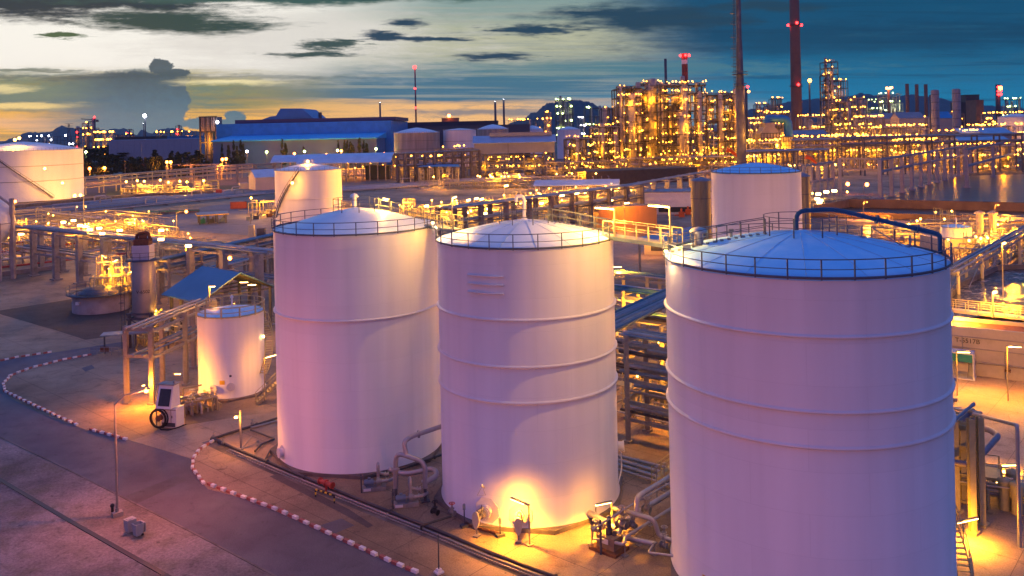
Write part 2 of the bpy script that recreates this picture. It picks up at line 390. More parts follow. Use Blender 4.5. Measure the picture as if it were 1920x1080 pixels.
def text_on_cyl(mb, s, size, c, rad, ang, z):                # lettering wrapped on a round shell, ang = direction faced
    vs, fs = text_mesh(s, size)
    mb.add([Vector(c)+Vector(((rad+.012+v.z)*cos(ang+v.x/rad), (rad+.012+v.z)*sin(ang+v.x/rad), z+v.y)) for v in vs], fs)
def text_flat(mb, s, size, c, rz):
    vs, fs = text_mesh(s, size); M = Matrix.Rotation(rz, 3, 'Z')
    mb.add([Vector(c)+M @ Vector((v.x, -v.z-.012, v.y)) for v in vs], fs)
# ------------------------------------------------------------------ ground
def ground_mat(name, base, dark, joint=0.0, jw=6.0, ang=40, rough=.85, fine=.12, big=.05, grain=9.0, warm=None, dk=.75):
    m = bpy.data.materials.new(name); m.use_nodes = True; t = m.node_tree; b = t.nodes['Principled BSDF']; L = t.links.new; N = t.nodes.new
    g = N('ShaderNodeNewGeometry'); mp = N('ShaderNodeMapping'); mp.inputs['Rotation'].default_value = (0, 0, R(ang)); L(g.outputs['Position'], mp.inputs[0]); co = mp.outputs[0]
    def nz(s, d=8, r=.6, v=None, dist=0):
        n = N('ShaderNodeTexNoise'); n.inputs['Scale'].default_value = s; n.inputs['Detail'].default_value = d; n.inputs['Roughness'].default_value = r; n.inputs['Distortion'].default_value = dist; L(v or co, n.inputs['Vector']); return n.outputs[0]
    def rg(v, a, b_, c, d):
        n = N('ShaderNodeMapRange'); n.inputs[1].default_value = a; n.inputs[2].default_value = b_; n.inputs[3].default_value = c; n.inputs[4].default_value = d; L(v, n.inputs[0]); return n.outputs[0]
    def mx(f, a, b_, bt='MIX'):
        n = N('ShaderNodeMix'); n.data_type = 'RGBA'; n.blend_type = bt
        for i, v in ((0, f), (6, a), (7, b_)):
            if isinstance(v, tuple): n.inputs[i].default_value = (*v, 1)
            elif isinstance(v, (int, float)): n.inputs[i].default_value = v
            else: L(v, n.inputs[i])
        return n.outputs[2]
    c = mx(rg(nz(big, 9, .62), .42, .66, 0, dk), base, dark)
    c = mx(rg(nz(fine*3, 8, .7, None, .6), .52, .72, 0, .7), c, dark)
    if warm: c = mx(rg(nz(fine, 5), .5, .7, 0, .6), c, warm)
    mp2 = N('ShaderNodeMapping'); mp2.inputs['Rotation'].default_value = (0, 0, R(ang)); mp2.inputs['Scale'].default_value = (.12, 1.2, 1); L(g.outputs['Position'], mp2.inputs[0])
    c = mx(rg(nz(.5, 6, .6, mp2.outputs[0]), .56, .74, 0, .45), c, dark)
    gr = rg(nz(grain, 3, .8), .3, .7, .66, 1.34); cc = N('ShaderNodeCombineColor'); [L(gr, cc.inputs[i]) for i in range(3)]
    c = mx(1, c, cc.outputs[0], 'MULTIPLY')
    if joint:
        br = N('ShaderNodeTexBrick'); L(co, br.inputs['Vector']); br.offset = 0; br.inputs['Scale'].default_value = 1; br.inputs['Brick Width'].default_value = jw; br.inputs['Row Height'].default_value = jw
        br.inputs['Mortar Size'].default_value = .03; br.inputs['Mortar Smooth'].default_value = .3
        c = mx(rg(br.outputs['Fac'], 0, 1, 0, joint), c, tuple(x*.3 for x in dark))
    vo = N('ShaderNodeTexVoronoi'); vo.feature = 'DISTANCE_TO_EDGE'; vo.inputs['Scale'].default_value = .16
    dm = N('ShaderNodeMix'); dm.data_type = 'VECTOR'; dm.inputs[0].default_value = .12; nn_ = N('ShaderNodeTexNoise'); nn_.inputs['Scale'].default_value = .5; nn_.inputs['Detail'].default_value = 6; L(co, nn_.inputs['Vector']); L(co, dm.inputs[4])
    va = N('ShaderNodeVectorMath'); va.operation = 'MULTIPLY_ADD'; L(nn_.outputs['Color'], va.inputs[0]); va.inputs[1].default_value = (2.2, 2.2, 0); L(co, va.inputs[2]); L(va.outputs[0], vo.inputs['Vector'])
    c = mx(rg(vo.outputs['Distance'], .0, .006, .4 if joint else 0, 0), c, tuple(x*.4 for x in dark))
    c = mx(rg(nz(.9, 4, .5), .66, .72, 0, .6), c, tuple(x*.6 for x in dark))
    L(c, b.inputs['Base Color']); L(rg(nz(.3), .3, .7, rough-.18, rough+.1), b.inputs['Roughness'])
    bp = N('ShaderNodeBump'); bp.inputs['Strength'].default_value = .5; bp.inputs['Distance'].default_value = .03; L(nz(grain*.7, 6, .8), bp.inputs['Height']); L(bp.outputs[0], b.inputs['Normal'])
    MATS[name] = m; return m
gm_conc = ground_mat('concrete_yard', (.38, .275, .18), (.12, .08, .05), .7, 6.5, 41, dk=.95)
gm_asph = ground_mat('asphalt', (.125, .112, .135), (.075, .068, .08), 0, ang=41, rough=.8, fine=.2, big=.12, grain=14, dk=.6)
gm_grav = ground_mat('gravel', (.29, .245, .225), (.075, .06, .055), 0, ang=41, rough=.95, fine=.35, big=.13, grain=4.5, warm=(.12, .11, .05))
gm_soil = ground_mat('soil', (.10, .075, .055), (.05, .04, .03), 0, ang=20, rough=.95, fine=.3, grain=5)
gm_far = ground_mat('far_ground', (.13, .125, .12), (.05, .055, .05), 0, ang=30, rough=.9, fine=.02, big=.006, grain=.8)
gm_grass = ground_mat('grass', (.07, .10, .035), (.04, .055, .03), 0, ang=10, rough=.95, fine=.1, grain=3)
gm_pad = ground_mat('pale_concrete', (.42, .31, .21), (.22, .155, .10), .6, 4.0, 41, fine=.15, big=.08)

def sheet(name, pix, mat, z, world=False):
    mb = MB(); pts = [tuple(p)[:2] for p in pix] if world else [tuple(G(*p, z))[:2] for p in pix]
    mb.poly(pts, z, z); return struct(mb.build(name, mat))
mb = MB(); n = 48
mb.add([(0, 2000, 0)]+[(14000*cos(2*pi*i/n), 2000+14000*sin(2*pi*i/n), 0) for i in range(n)], [(0, i+1, (i+1) % n+1) for i in range(n)])
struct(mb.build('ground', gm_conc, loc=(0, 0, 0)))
sheet('far_ground', [(-9000, 640), (-3000, 560), (-900, 470), (-200, 420), (200, 600), (900, 610), (9000, 700), (9000, 13000), (-9000, 13000)], gm_far, .006, True)
road_px = [(-300, 640), (-10, 678), (95, 662), (235, 640), (240, 652), (165, 668), (60, 688), (12, 708), (4, 728), (20, 747), (80, 777), (160, 805), (240, 824), (365, 862), (366, 890), (390, 917), (470, 938), (620, 1003), (790, 1078), (1000, 1172), (760, 1195), (520, 1080), (215, 925), (0, 820), (-300, 688)]
sheet('road', road_px, gm_asph, .008)
sheet('gravel_verge', [(-400, 650), (-300, 688), (0, 820), (215, 925), (520, 1080), (760, 1195), (900, 1280), (-700, 1280)], gm_grav, .012)
sheet('soil_patch', [(-60, 590), (0, 582), (140, 560), (250, 553), (232, 627), (160, 637), (100, 618), (0, 589)], gm_soil, .012)
sheet('concrete_drive', [(245, 826), (330, 800), (520, 770), (522, 785), (400, 826), (365, 860)], gm_pad, .010)
sheet('road_patch', [(235, 930), (330, 893), (352, 900), (255, 945)], ground_mat('patched_asphalt', (.10, .095, .10), (.06, .055, .06), 0, ang=41, grain=14), .012)
sheet('drain_strip', [(505, 893), (520, 889), (655, 955), (700, 985), (690, 990), (640, 962)], ground_mat('dark_patch', (.14, .11, .10), (.05, .04, .04), 0, ang=41, grain=14), .018)
sheet('stain_patch', [(153, 690), (172, 684), (178, 690), (160, 697)], gm_asph, .016)
sheet('repair_patch', [(600, 985), (640, 972), (665, 985), (628, 1000)], gm_asph, .015)
# the long dark cable trench and the narrow joint beside the road
def strip(name, pts, w, mat, z, h=0.0):
    mb = MB(); P_ = [Vector(p) for p in pts]
    for a, b in zip(P_, P_[1:]):
        d = (b-a).normalized(); nrm = Vector((-d.y, d.x, 0))*(w/2)
        mb.poly([a+nrm, a-nrm, b-nrm, b+nrm], z, z+h)
    return mb.build(name, mat)
tag(strip('cable_trench_cover', [G(-60, 872), G(0, 900), G(130, 977), G(315, 1082), G(420, 1150)], .34, blk_p, .0, .06), 'black rubber trench cover running across the gravel verge', 'trench cover')
struct(strip('road_edge', [G(-60, 790), G(0, 820), G(110, 872), G(215, 925), G(360, 998), G(530, 1088)], .16, conc_d, .013, .03))

# painted kerb stones, half red, half white
mb = MB(); mb.mi = 0; mb.box((-.28, 0, .1), (.50, .25, .2)); mb.mi = 1; mb.box((.22, 0, .1), (.50, .254, .204))
kerb0 = mb.build('kerb_stone', [pm('faded_red_paint', (.36, .11, .09), .7, 0, .35, 3), white_p], loc=(0, 0, 0)); kused = 0
for o_, lab in (((0, 0), 0),): pass
def kerbs(px, label, group, step=1.34):
    global kused
    pts = [G(*p) for p in px]; rnd = random.Random(3)
    acc = 0
    for a, b in zip(pts, pts[1:]):
        L = (b-a).length
        while acc < L:
            p = a+(b-a)*(acc/L); ang = math.atan2(b.y-a.y, b.x-a.x)
            o = kerb0 if not kused else kerb0.copy()
            if kused: COL.objects.link(o)
            kused = 1; o.location = (p.x, p.y, 0); o.rotation_euler = (0, 0, ang+rnd.uniform(-.06, .06)); o.scale = (1, 1, rnd.uniform(.9, 1.1))
            tag(o, label, 'kerb stone', group); acc += .96*step*rnd.uniform(.95, 1.05)
        acc -= L
kerbs([(400, 828), (375, 843), (362, 862), (361, 880), (380, 905), (420, 920), (520, 957), (620, 1003), (700, 1040), (800, 1083)], 'red and white kerb stone between the road and the large tanks', 'kerb stones before the large tanks')
kerbs([(163, 667), (120, 675), (60, 690), (22, 704), (6, 720), (10, 735), (45, 752), (100, 778), (150, 800)], 'red and white kerb stone along the bend at the far left yard', 'kerb stones round the left bend')
kerbs([(175, 808), (240, 826)], 'red and white kerb stone in the short row beside the lamp post', 'kerb stones beside the lamp post', 1.3)
kerbs([(-30, 684), (30, 671), (95, 661)], 'red and white kerb stone on the far side of the side road', 'kerb stones across the side road')

# ------------------------------------------------------------------ storage tanks
paint = tank_paint('white_tank_paint', (.79, .775, .78), 8, .13)
paint_old = tank_paint('weathered_tank_paint', (.42, .37, .31), 8, .5)
roof_w = pm('white_roof_paint', (.74, .77, .82), .45, 0, .07, .6, 0, (.55, .6, .68), .5, .35)
roof_bl = pm('blue_white_roof_paint', (.27, .63, .95), .42, 0, .08, .6, 0, (.6, .76, .93), .6, .3)
seam_m = pm('roof_seam', (.42, .48, .58), .6, 0, .2, 2)
def octa(mb, c, r, z0, z1, n=8, rot=.2): mb.poly([(c[0]+r*cos(2*pi*i/n+rot), c[1]+r*sin(2*pi*i/n+rot)) for i in range(n)], z0, z1)
def dome_z(r, Rr, zr, rise): return zr+rise*(1-(r/Rr)**2*.55-(r/Rr)*.45)
def tank(label, c, Rr, zr, rings, rise=1.5, roof=None, pnt=None, plinth=.3, rail=True, rail_mat=None, seams=16, group=None, nseg=96, center_rail=2.1, flat=0.0, name='storage_tank', ring_mat=None, cap=.15, rt=1.0):
    pnt = pnt or paint; roof = roof or roof_w
    t = thing(name, label, 'storage tank', (c[0], c[1], 0), group)
    if plinth: mb = MB(); octa(mb, c, Rr+.75, 0, plinth); mb.build('plinth', conc_d, t)
    mb = MB(); mb.lathe((c[0], c[1], 0), [(Rr+.10, plinth), (Rr+.10, plinth+.06), (Rr, plinth+.10), (Rr, zr)], nseg); mb.build('shell', pnt, t)
    mb = MB(); prof = [(Rr+.05, zr-.10), (Rr+.05, zr), (Rr-.02, zr+.015)]
    for i in range(14): r = (Rr-flat-.03)*(1-i/14); prof.append((r, dome_z(r, Rr-flat, zr+.03+(.05 if flat else 0), rise)))
    prof.append((.001, zr+.03+rise)); mb.lathe((c[0], c[1], 0), prof, nseg)
    ro = mb.build('roof', roof, t)
    mb = MB()
    for k in range(seams):
        a = 2*pi*k/seams+.1; pr = []
        for i in range(9):
            r = .6+(Rr-flat-.7)*i/8; pr.append(Vector((c[0]+r*cos(a), c[1]+r*sin(a), dome_z(r, Rr-flat, zr+.045, rise))))
        mb.tube(pr, .012, 4)
    if seams: mb.build('seam', seam_m, ro)
    for z in rings: mb = MB(); mb.lathe((c[0], c[1], z), [(Rr-.01, -.09), (Rr+cap, -.09), (Rr+cap, 0), (Rr+cap*.8, .05), (Rr-.01, .09)], nseg); mb.build('stiffener_ring', ring_mat or pnt, t)
    if rail:
        mb = MB(); N = max(12, int(2*pi*Rr/1.75)); ra = Rr+.12
        for h, r in ((1.1, .034), (.55, .026)): mb.ring((c[0], c[1], zr+h), ra, 0, r*rt, 64, k=5)
        mb.lathe((c[0], c[1], zr), [(ra-.01, .0), (ra+.03, .0), (ra+.03, .14), (ra-.01, .14)], 72)
        for i in range(N): a = 2*pi*i/N+.05; mb.beam((c[0]+ra*cos(a), c[1]+ra*sin(a), zr-.05), (c[0]+ra*cos(a), c[1]+ra*sin(a), zr+1.1), .075*rt)
        mb.build('railing', rail_mat or rail_m, t)
    if center_rail:
        mb = MB(); rr = center_rail; zz = zr+rise
        for k in range(8):
            a = 2*pi*k/8+.3; b_ = dome_z(rr, Rr-flat, zr, rise); mb.beam((c[0]+rr*cos(a), c[1]+rr*sin(a), b_), (c[0]+rr*cos(a), c[1]+rr*sin(a), b_+1.25), .07)
        for h in (1.25, .65): mb.ring((c[0], c[1], dome_z(rr, Rr-flat, zr, rise)+h), rr, 0, .026, 32, k=5)
        mb.build('roof_platform_railing', rail_mat or rail_m, t)
    return t
def manway(t, c, Rr, ang, z, r=.36, out=.3, mat=None, plate=True):
    mb = MB(); d = Vector((cos(ang), sin(ang), 0)); p = Vector((c[0], c[1], z))+d*(Rr-.05)
    mb.cyl(p, p+d*out, r*.86, 20); mb.cyl(p+d*out, p+d*(out+.05), r, 20); mb.cyl(p+d*(out+.05), p+d*(out+.09), r, 20)
    for k in range(12):
        a = 2*pi*k/12; s_ = Vector((-d.y, d.x, 0))*(cos(a)*r*.9)+Vector((0, 0, sin(a)*r*.9)); mb.cyl(p+d*(out+.08)+s_, p+d*(out+.13)+s_, .025, 5)
    if plate: mb.cyl(p+d*.03, p+d*.07, r*1.5, 24)
    return mb.build('manway', mat or white_p, t)
T1c, T1r = (-14.37, 79.6), 7.5
T2c, T2r = (1.13, 68.7), 7.05
T3c, T3r = (19.0, 56.1), 8.75
T4c, T4r = (44.4, 154.0), 7.8
ZR = 20.4
GRP = 'tall white tanks in the front row'
t1 = tank('tall white tank at the left of the front row, one ring round its waist', T1c, T1r, ZR, [13.2], 1.65, flat=.9, group=GRP)
t2 = tank('tall white tank in the middle of the row, lamp-lit at its foot', T2c, T2r, ZR, [15.3, 11.9, 9.3], 1.4, group=GRP)
t3 = tank('widest white tank, with a blue pipe across its blue dome', T3c, T3r, ZR, [17.2, 13.0, 11.0], 1.65, roof=roof_bl, group=GRP, center_rail=2.3)
t4 = tank('white tank with a pale blue roof standing between two metal silos', T4c, T4r, ZR, [], 1.6, roof=roof_bl, center_rail=0)
mb = MB(); mb.cyl((T4c[0], T4c[1], ZR+1.5), (T4c[0], T4c[1], ZR+2.6), .09, 6); mb.ball((T4c[0], T4c[1], ZR+2.7), .16); mb.build('vent', white_p, t4)
# plain flat joint plates behind the railing of the left tank
mb = MB()
for k in range(36):
    a = 2*pi*k/36; mb.beam((T1c[0]+(T1r-.85)*cos(a), T1c[1]+(T1r-.85)*sin(a), ZR+.045), (T1c[0]+(T1r-.05)*cos(a), T1c[1]+(T1r-.05)*sin(a), ZR+.045), .06, .03)
mb.build('deck_joint', rust, t1)
# three short bars welded on the middle tank
for i in range(3):
    mb = MB(); z = 18.45-i*.62; a0 = math.atan2(P(858, 530, 62).y-T2c[1], -6.0)
    mb.lathe((T2c[0], T2c[1], z), [(T2r, -.03), (T2r+.2, -.05), (T2r+.2, .03), (T2r, .04)], 12, R(-128), R(-104)); mb.build('welded_bar', paint, t2)
manway(t1, T1c, T1r, R(-146), 1.0, .42, .35)
manway(t2, T2c, T2r, R(-4), 3.6, .42, .45)
mb = MB(); mb.pipe([(T2c[0]+T2r+.25, T2c[1]-.4, 3.1), (T2c[0]+T2r+.3, T2c[1]-.4, 1.8), (T2c[0]+T2r-.6, T2c[1]-2.6, .35)], .06, 6, .6); mb.build('drain_pipe', white_p, t2)
# goose-neck vents and roof fittings
def vent(t, p, h, r, hook=True, mat=None):
    mb = MB(); p = Vector(p)
    if hook: mb.pipe([p, p+Vector((0, 0, h)), p+Vector((-r*4.5, 0, h)), p+Vector((-r*4.5, 0, h-.45))], r, 10, r*2.2)
    else: mb.cyl(p, p+Vector((0, 0, h)), r, 10); mb.cyl(p+Vector((0, 0, h)), p+Vector((0, 0, h+.12)), r*2, 12); mb.lathe(p+Vector((0, 0, h+.12)), [(r*2, 0), (r*1.6, .15), (.01, .28)], 12)
    mb.cyl(p, p+Vector((0, 0, .1)), r*1.8, 10); return mb.build('vent', mat or white_p, t)
vent(t2, (T2c[0]+.0, T2c[1]+.6, ZR+1.35), 1.9, .14)
vent(t1, (T1c[0]-.3, T1c[1]+.8, ZR+1.5), 1.1, .2, False)
vent(t3, (T3c[0]-6.3, T3c[1]+1.6, ZR+.55), .9, .3, False, pipe_m)
mb = MB(); mb.box((T3c[0]-7.3, T3c[1]+.8, ZR+.55), (.5, .35, .4)); mb.cyl((T3c[0]-4.0, T3c[1]+2, ZR+.9), (T3c[0]-4.0, T3c[1]+2, ZR+1.5), .1, 8); mb.box((T3c[0]-4.0, T3c[1]+2, ZR+1.5), (.3, .2, .2))
mb.cyl((T1c[0]+4.4, T1c[1]+1.4, ZR+.5), (T1c[0]+4.4, T1c[1]+1.4, ZR+.6), .3, 12); mb.v and mb.build('roof_valve', steel, t3)
# sloping hand rails from the rim up to the crown
def roof_stair(t, c, Rr, a, rise, r0=2.2, side=.42, flat=0):
    mb = MB(); d = Vector((cos(a), sin(a), 0)); s_ = Vector((-d.y, d.x, 0))
    for sg in (-1, 1):
        pts = []
        for i in range(5):
            r = Rr-.3-(Rr-.3-r0)*i/4; b_ = Vector((c[0], c[1], 0))+d*r+s_*(sg*side); b_.z = dome_z(r, Rr, ZR, rise)
            pts.append(b_); mb.beam(b_, b_+Vector((0, 0, 1.05)), .06)
        up = Vector((0, 0, 1.05)); mb.tube([p+up for p in pts], .03, 5); mb.tube([p+up*.5 for p in pts], .024, 5)
    for i in range(14):
        r = Rr-.5-(Rr-.5-r0)*i/13; b_ = Vector((c[0], c[1], dome_z(r, Rr, ZR, rise)+.05))+d*r; mb.beam(b_-s_*side, b_+s_*side, .22, .03)
    return mb.build('roof_stair', rail_m, t)
roof_stair(t1, T1c, T1r-.9, R(18), 1.65); roof_stair(t2, T2c, T2r, R(8), 1.4); roof_stair(t3, T3c, T3r, R(168), 1.65)
# the big blue pipe over the right tank
cr = Vector((T3c[0]+.05, T3c[1]+.2, 0)); zc = ZR+1.65
mb = MB(); e = Vector((T3c[0]+T3r+.05, T3c[1]-1.0, 0))
mb.pipe([cr+Vector((-.2, 0, zc-.1)), cr+Vector((-.2, 0, zc+1.25)), cr+Vector((2.2, -.1, zc+1.35)), Vector((T3c[0]+T3r-.5, T3c[1]-.75, ZR+1.45)), Vector((T3c[0]+T3r-.05, T3c[1]-1.0, ZR+1.3)), Vector((T3c[0]+T3r-.05, T3c[1]-1.0, ZR+.1))], .15, 12, .7)
for q in (.45, .86):
    p = (cr+Vector((2.2, -.1, zc+1.35)))*(1-q)+Vector((T3c[0]+T3r-.5, T3c[1]-.75, ZR+1.45))*q; dd = Vector((6, -.7, -1.6)).normalized(); mb.cyl(p-dd*.05, p+dd*.05, .29, 14)
mb.build('vapour_pipe', pipe_b, t3)
mb = MB()
for r in (3.9, 6.9):
    x = T3c[0]+r; b_ = dome_z(r, T3r, ZR, 1.65); mb.cyl((x, T3c[1]-.1*r, b_), (x, T3c[1]-.1*r, b_+.75), .07, 8); mb.box((x, T3c[1]-.1*r, b_+.04), (.4, .4, .04))
mb.beam((T3c[0]+4.6, T3c[1]-.5, ZR+1.75), (T3c[0]+6.2, T3c[1]-1.3, ZR+.62), .07); mb.box((T3c[0]+6.25, T3c[1]-1.3, ZR+.62), (.6, .3, .08))
mb.build('pipe_support', steel_b, t3)
# yellow plate and small markings near the foot of the right tank
mb = MB(); mb.lathe((T3c[0], T3c[1], 0), [(T3r+.012, .95), (T3r+.012, 1.75)], 3, R(-152.5), R(-150)); mb.build('warning_plate', yel_p, t3)
# flood lamps on two rims; the middle tank's one is added to light the left shell
def rim_lamp(t, p, power, aim=None, spot=None):
    mb = MB(); p = Vector(p); mb.cyl(p-Vector((0, 0, 1.0)), p, .03, 6); mb.box(p+Vector((0, 0, .06)), (.4, .3, .12)); f_ = mb.build('lamp_bracket', rail_m, t)
    mb = MB(); mb.ball(p-Vector((0, 0, .06)), .11, 8, 5); mb.build('lamp', g_tube, t)
    lamp_light('rim_light', t, p-Vector((0, 0, .3)), power, (1, .62, .26), .2, spot, aim)
rim_lamp(t3, (T3c[0]-T3r-.3, T3c[1]-1.2, ZR+.75), 480)
rim_lamp(t2, (T2c[0]-T2r-.25, T2c[1]-1.0, ZR+1.5), 700)  # added small lamp tucked behind the rail, warms the left tank's side

def spiral_stair(t, c, Rr, a0, a1, z0, z1, w=.75, mat=None, lm=None):
    mat = mat or rail_y; n = max(4, int((z1-z0)/.22)); mb = MB()
    def pt(r, k): a = a0+(a1-a0)*k/n; return Vector((c[0]+r*cos(a), c[1]+r*sin(a), z0+(z1-z0)*k/n))
    for k in range(n+1): mb.beam(pt(Rr+.12, k), pt(Rr+.12+w, k), .24, .04)
    for r in (Rr+.1, Rr+.14+w): mb.tube([pt(r, k)-Vector((0, 0, .05)) for k in range(0, n+1)], .06, 4)
    mb.build('stair', mat, t); mb = MB()
    for r in (Rr+.14+w,):
        for h in (1.05, .55): mb.tube([pt(r, k)+Vector((0, 0, h)) for k in range(n+1)], .035, 5)
        for k in range(0, n+1, 4): mb.cyl(pt(r, k), pt(r, k)+Vector((0, 0, 1.05)), .03, 5)
    mb.build('handrail', mat, t)
# stair at the right foot of the widest tank
spiral_stair(t3, T3c, T3r, R(-22), R(34), .2, 7.6, .8)
# walkway bridges between the tank tops
def bridge(label, p, q, w=1.0, mat=None, lamps=()):
    p, q = Vector(p), Vector(q); d = (q-p).normalized(); s_ = Vector((-d.y, d.x, 0))*(w/2); t = thing('walkway_bridge', label, 'walkway', tuple(p))
    mb = MB(); mb.beam(p-Vector((0, 0, .03)), q-Vector((0, 0, .03)), w, .05); mb.build('deck', steel, t)
    mb = MB()
    for sg in (-1, 1): mb.beam(p+s_*sg-Vector((0, 0, .18)), q+s_*sg-Vector((0, 0, .18)), .08, .26)
    mb.build('girder', steel_b, t)
    for sg in (-1, 1): mb = MB(); rail_run(mb, [p+s_*sg, q+s_*sg], 1.1, .035, 1.3); mb.build('handrail', mat or rail_y, t)
    return t
b23 = bridge('yellowish railed bridge from the middle tank top to the right tank top', (T2c[0]+T2r*.93, T2c[1]-1.6, ZR+.28), (T3c[0]-T3r*.82, T3c[1]+4.7, ZR+.28), 1.1)
b12 = bridge('short railed bridge between the left and middle tank tops', (T1c[0]+T1r*.93, T1c[1]-1.8, ZR+.25), (T2c[0]-T2r*.80, T2c[1]+4.3, ZR+.25), 1.0)
A_ = Vector((.766, -.643, 0)); B_ = Vector((.643, .766, 0)); UP = Vector((0, 0, 1))     # the plant's two building axes
def tube_lamp(label, base, h, arm, power=260, L=1.2, col=(1, .45, .07), group=None, thick=.055, mat=None, pole=True, mound=True, down=0):
    base = Vector(base); arm = Vector(arm); t = thing('tube_lamp', label, 'lamp', tuple(base), group); top = base+UP*h
    if pole:
        mb = MB(); mb.beam(base, top, .11); 
        if mound: mb.box(base+UP*.04, (.5, .4, .08), .7)
        mb.build('pole', mat or rail_y, t)
    d = arm.normalized(); q = top+arm
    mb = MB(); mb.beam(top+UP*.06-d*.05, q+UP*.06, .16, .09); mb.build('housing', steel, t)
    mb = MB(); mb.tube([q-d*min(L, arm.length), q], thick, 8); mb.build('tube', g_tube, t)
    lamp_light('tube_light', t, q-d*(L/2)-UP*.22, power*(1 if down == 0 else .4), col, .25)
    if down: lamp_light('down_light', t, q-d*(L/2)-UP*.3, power*down*.62, col, .25, R(150), q-d*(L/2)-UP*5+Vector((0, -.6, 0)))
    return t
def street_lamp(label, base, h, arm, power=900, col=(1, .30, .08), gm=None, group=None, br=.16, r=.09, mat=None):
    base = Vector(base); arm = Vector(arm); t = thing('street_lamp', label, 'street lamp', tuple(base), group)
    mb = MB(); mb.tube([base, base+UP*h], [r*1.15, r*.85], 8); mb.cyl(base, base+UP*.3, r*1.6, 8)
    mb.build('pole', mat or steel, t)
    if arm.length > .1:
        mb = MB(); mb.tube([base+UP*(h-.1), base+UP*h+arm*.35+UP*.25, base+UP*(h)+arm], r*.8, 6); mb.build('arm', mat or steel, t)
    q = base+UP*h+arm; d = Vector((arm.x, arm.y, 0)); d = d.normalized() if d.length > .05 else Vector((1, 0, 0))
    mb = MB(); mb.beam(q-d*.1+UP*.08, q+d*.55+UP*.12, .26, .12); mb.build('lamp_head', mat or steel, t)
    bulb(t, q+d*.25-UP*.02, br, gm or g_org)
    if power: lamp_light('lamp_light', t, q+d*.25-UP*.25, power, col, .2)
    return t
def handwheel(mb, c, r, n=None, axis='Z'):
    c = Vector(c); pts = []
    for i in range(16):
        a = 2*pi*i/16; pts.append(c+(Vector((cos(a)*r, sin(a)*r, 0)) if axis == 'Z' else Vector((cos(a)*r, 0, sin(a)*r))))
    mb.tube(pts, r*.13, 5, closed=True)
    for i in range(3): a = pi*i/3; e = (Vector((cos(a)*r, sin(a)*r, 0)) if axis == 'Z' else Vector((cos(a)*r, 0, sin(a)*r))); mb.cyl(c-e, c+e, r*.08, 4)
def valve(label, c, s=1.0, d=A_, mat=None, wmat=None, axis='Z', group=None, stem=1.0, parent=None):
    c = Vector(c); t = parent or thing('gate_valve', label, 'valve', tuple(c), group)
    mb = MB(); mb.cyl(c-d*.3*s+UP*.25*s, c-d*.24*s+UP*.25*s, .22*s, 12); mb.cyl(c+d*.24*s+UP*.25*s, c+d*.3*s+UP*.25*s, .22*s, 12); mb.cyl(c-d*.3*s+UP*.25*s, c+d*.3*s+UP*.25*s, .13*s, 12)
    mb.ball(c+UP*.3*s, .2*s, 10, 6); mb.cyl(c+UP*.3*s, c+UP*.62*s, .12*s, 10); mb.cyl(c+UP*.55*s, c+UP*.6*s, .2*s, 10); mb.cyl(c+UP*.6*s, c+UP*(.6+.5*stem)*s, .035*s, 6)
    for sg in (-1, 1): mb.beam(c+d*.1*s*sg+UP*.6*s, c+d*.06*s*sg+UP*(.95)*s, .04*s)
    mb.build('valve_body', mat or steel, t); mb = MB(); handwheel(mb, c+UP*(.6+.4*stem)*s, .24*s, axis=axis); mb.build('hand_wheel', wmat or steel, t); return t

# ---------- street lamp, bollard, bins on the verge
lp = G(220, 968)
street_lamp('slim street lamp with a red-orange head, standing beside the two bins', lp+UP*.35, 8.35, (2.05, .3, .85), 1900, (1, .27, .26), None, None, .2)
for x_, y_, lab, pw_ in ((-17.0, 32.5, 'assumed slim grey street lamp beside the road, added outside the left foot of the picture', 1500), (1.5, 27.5, 'assumed slim grey street lamp beside the road, added out of view nearest the viewer', 1600)):  # assumed lamps out of view, added to cast pink light on road and tanks
    street_lamp(lab, (x_, y_, .3), 8.4, (2.05, .3, .85), pw_, (1, .27, .30), None, None, .17)
mb = MB(); mb.box(lp+UP*.18, (.75, .6, .36), .7); tag(mb.build('lamp_footing', conc), 'square concrete block under the street lamp on the verge', 'footing')
mb = MB(); p = G(211, 968); mb.cyl(p, p+UP*.75, .11, 10); mb.ball(p+UP*.82, .17, 10, 6); tag(mb.build('bollard', blk_p), 'black round-topped bollard beside the foot of the street lamp', 'bollard')
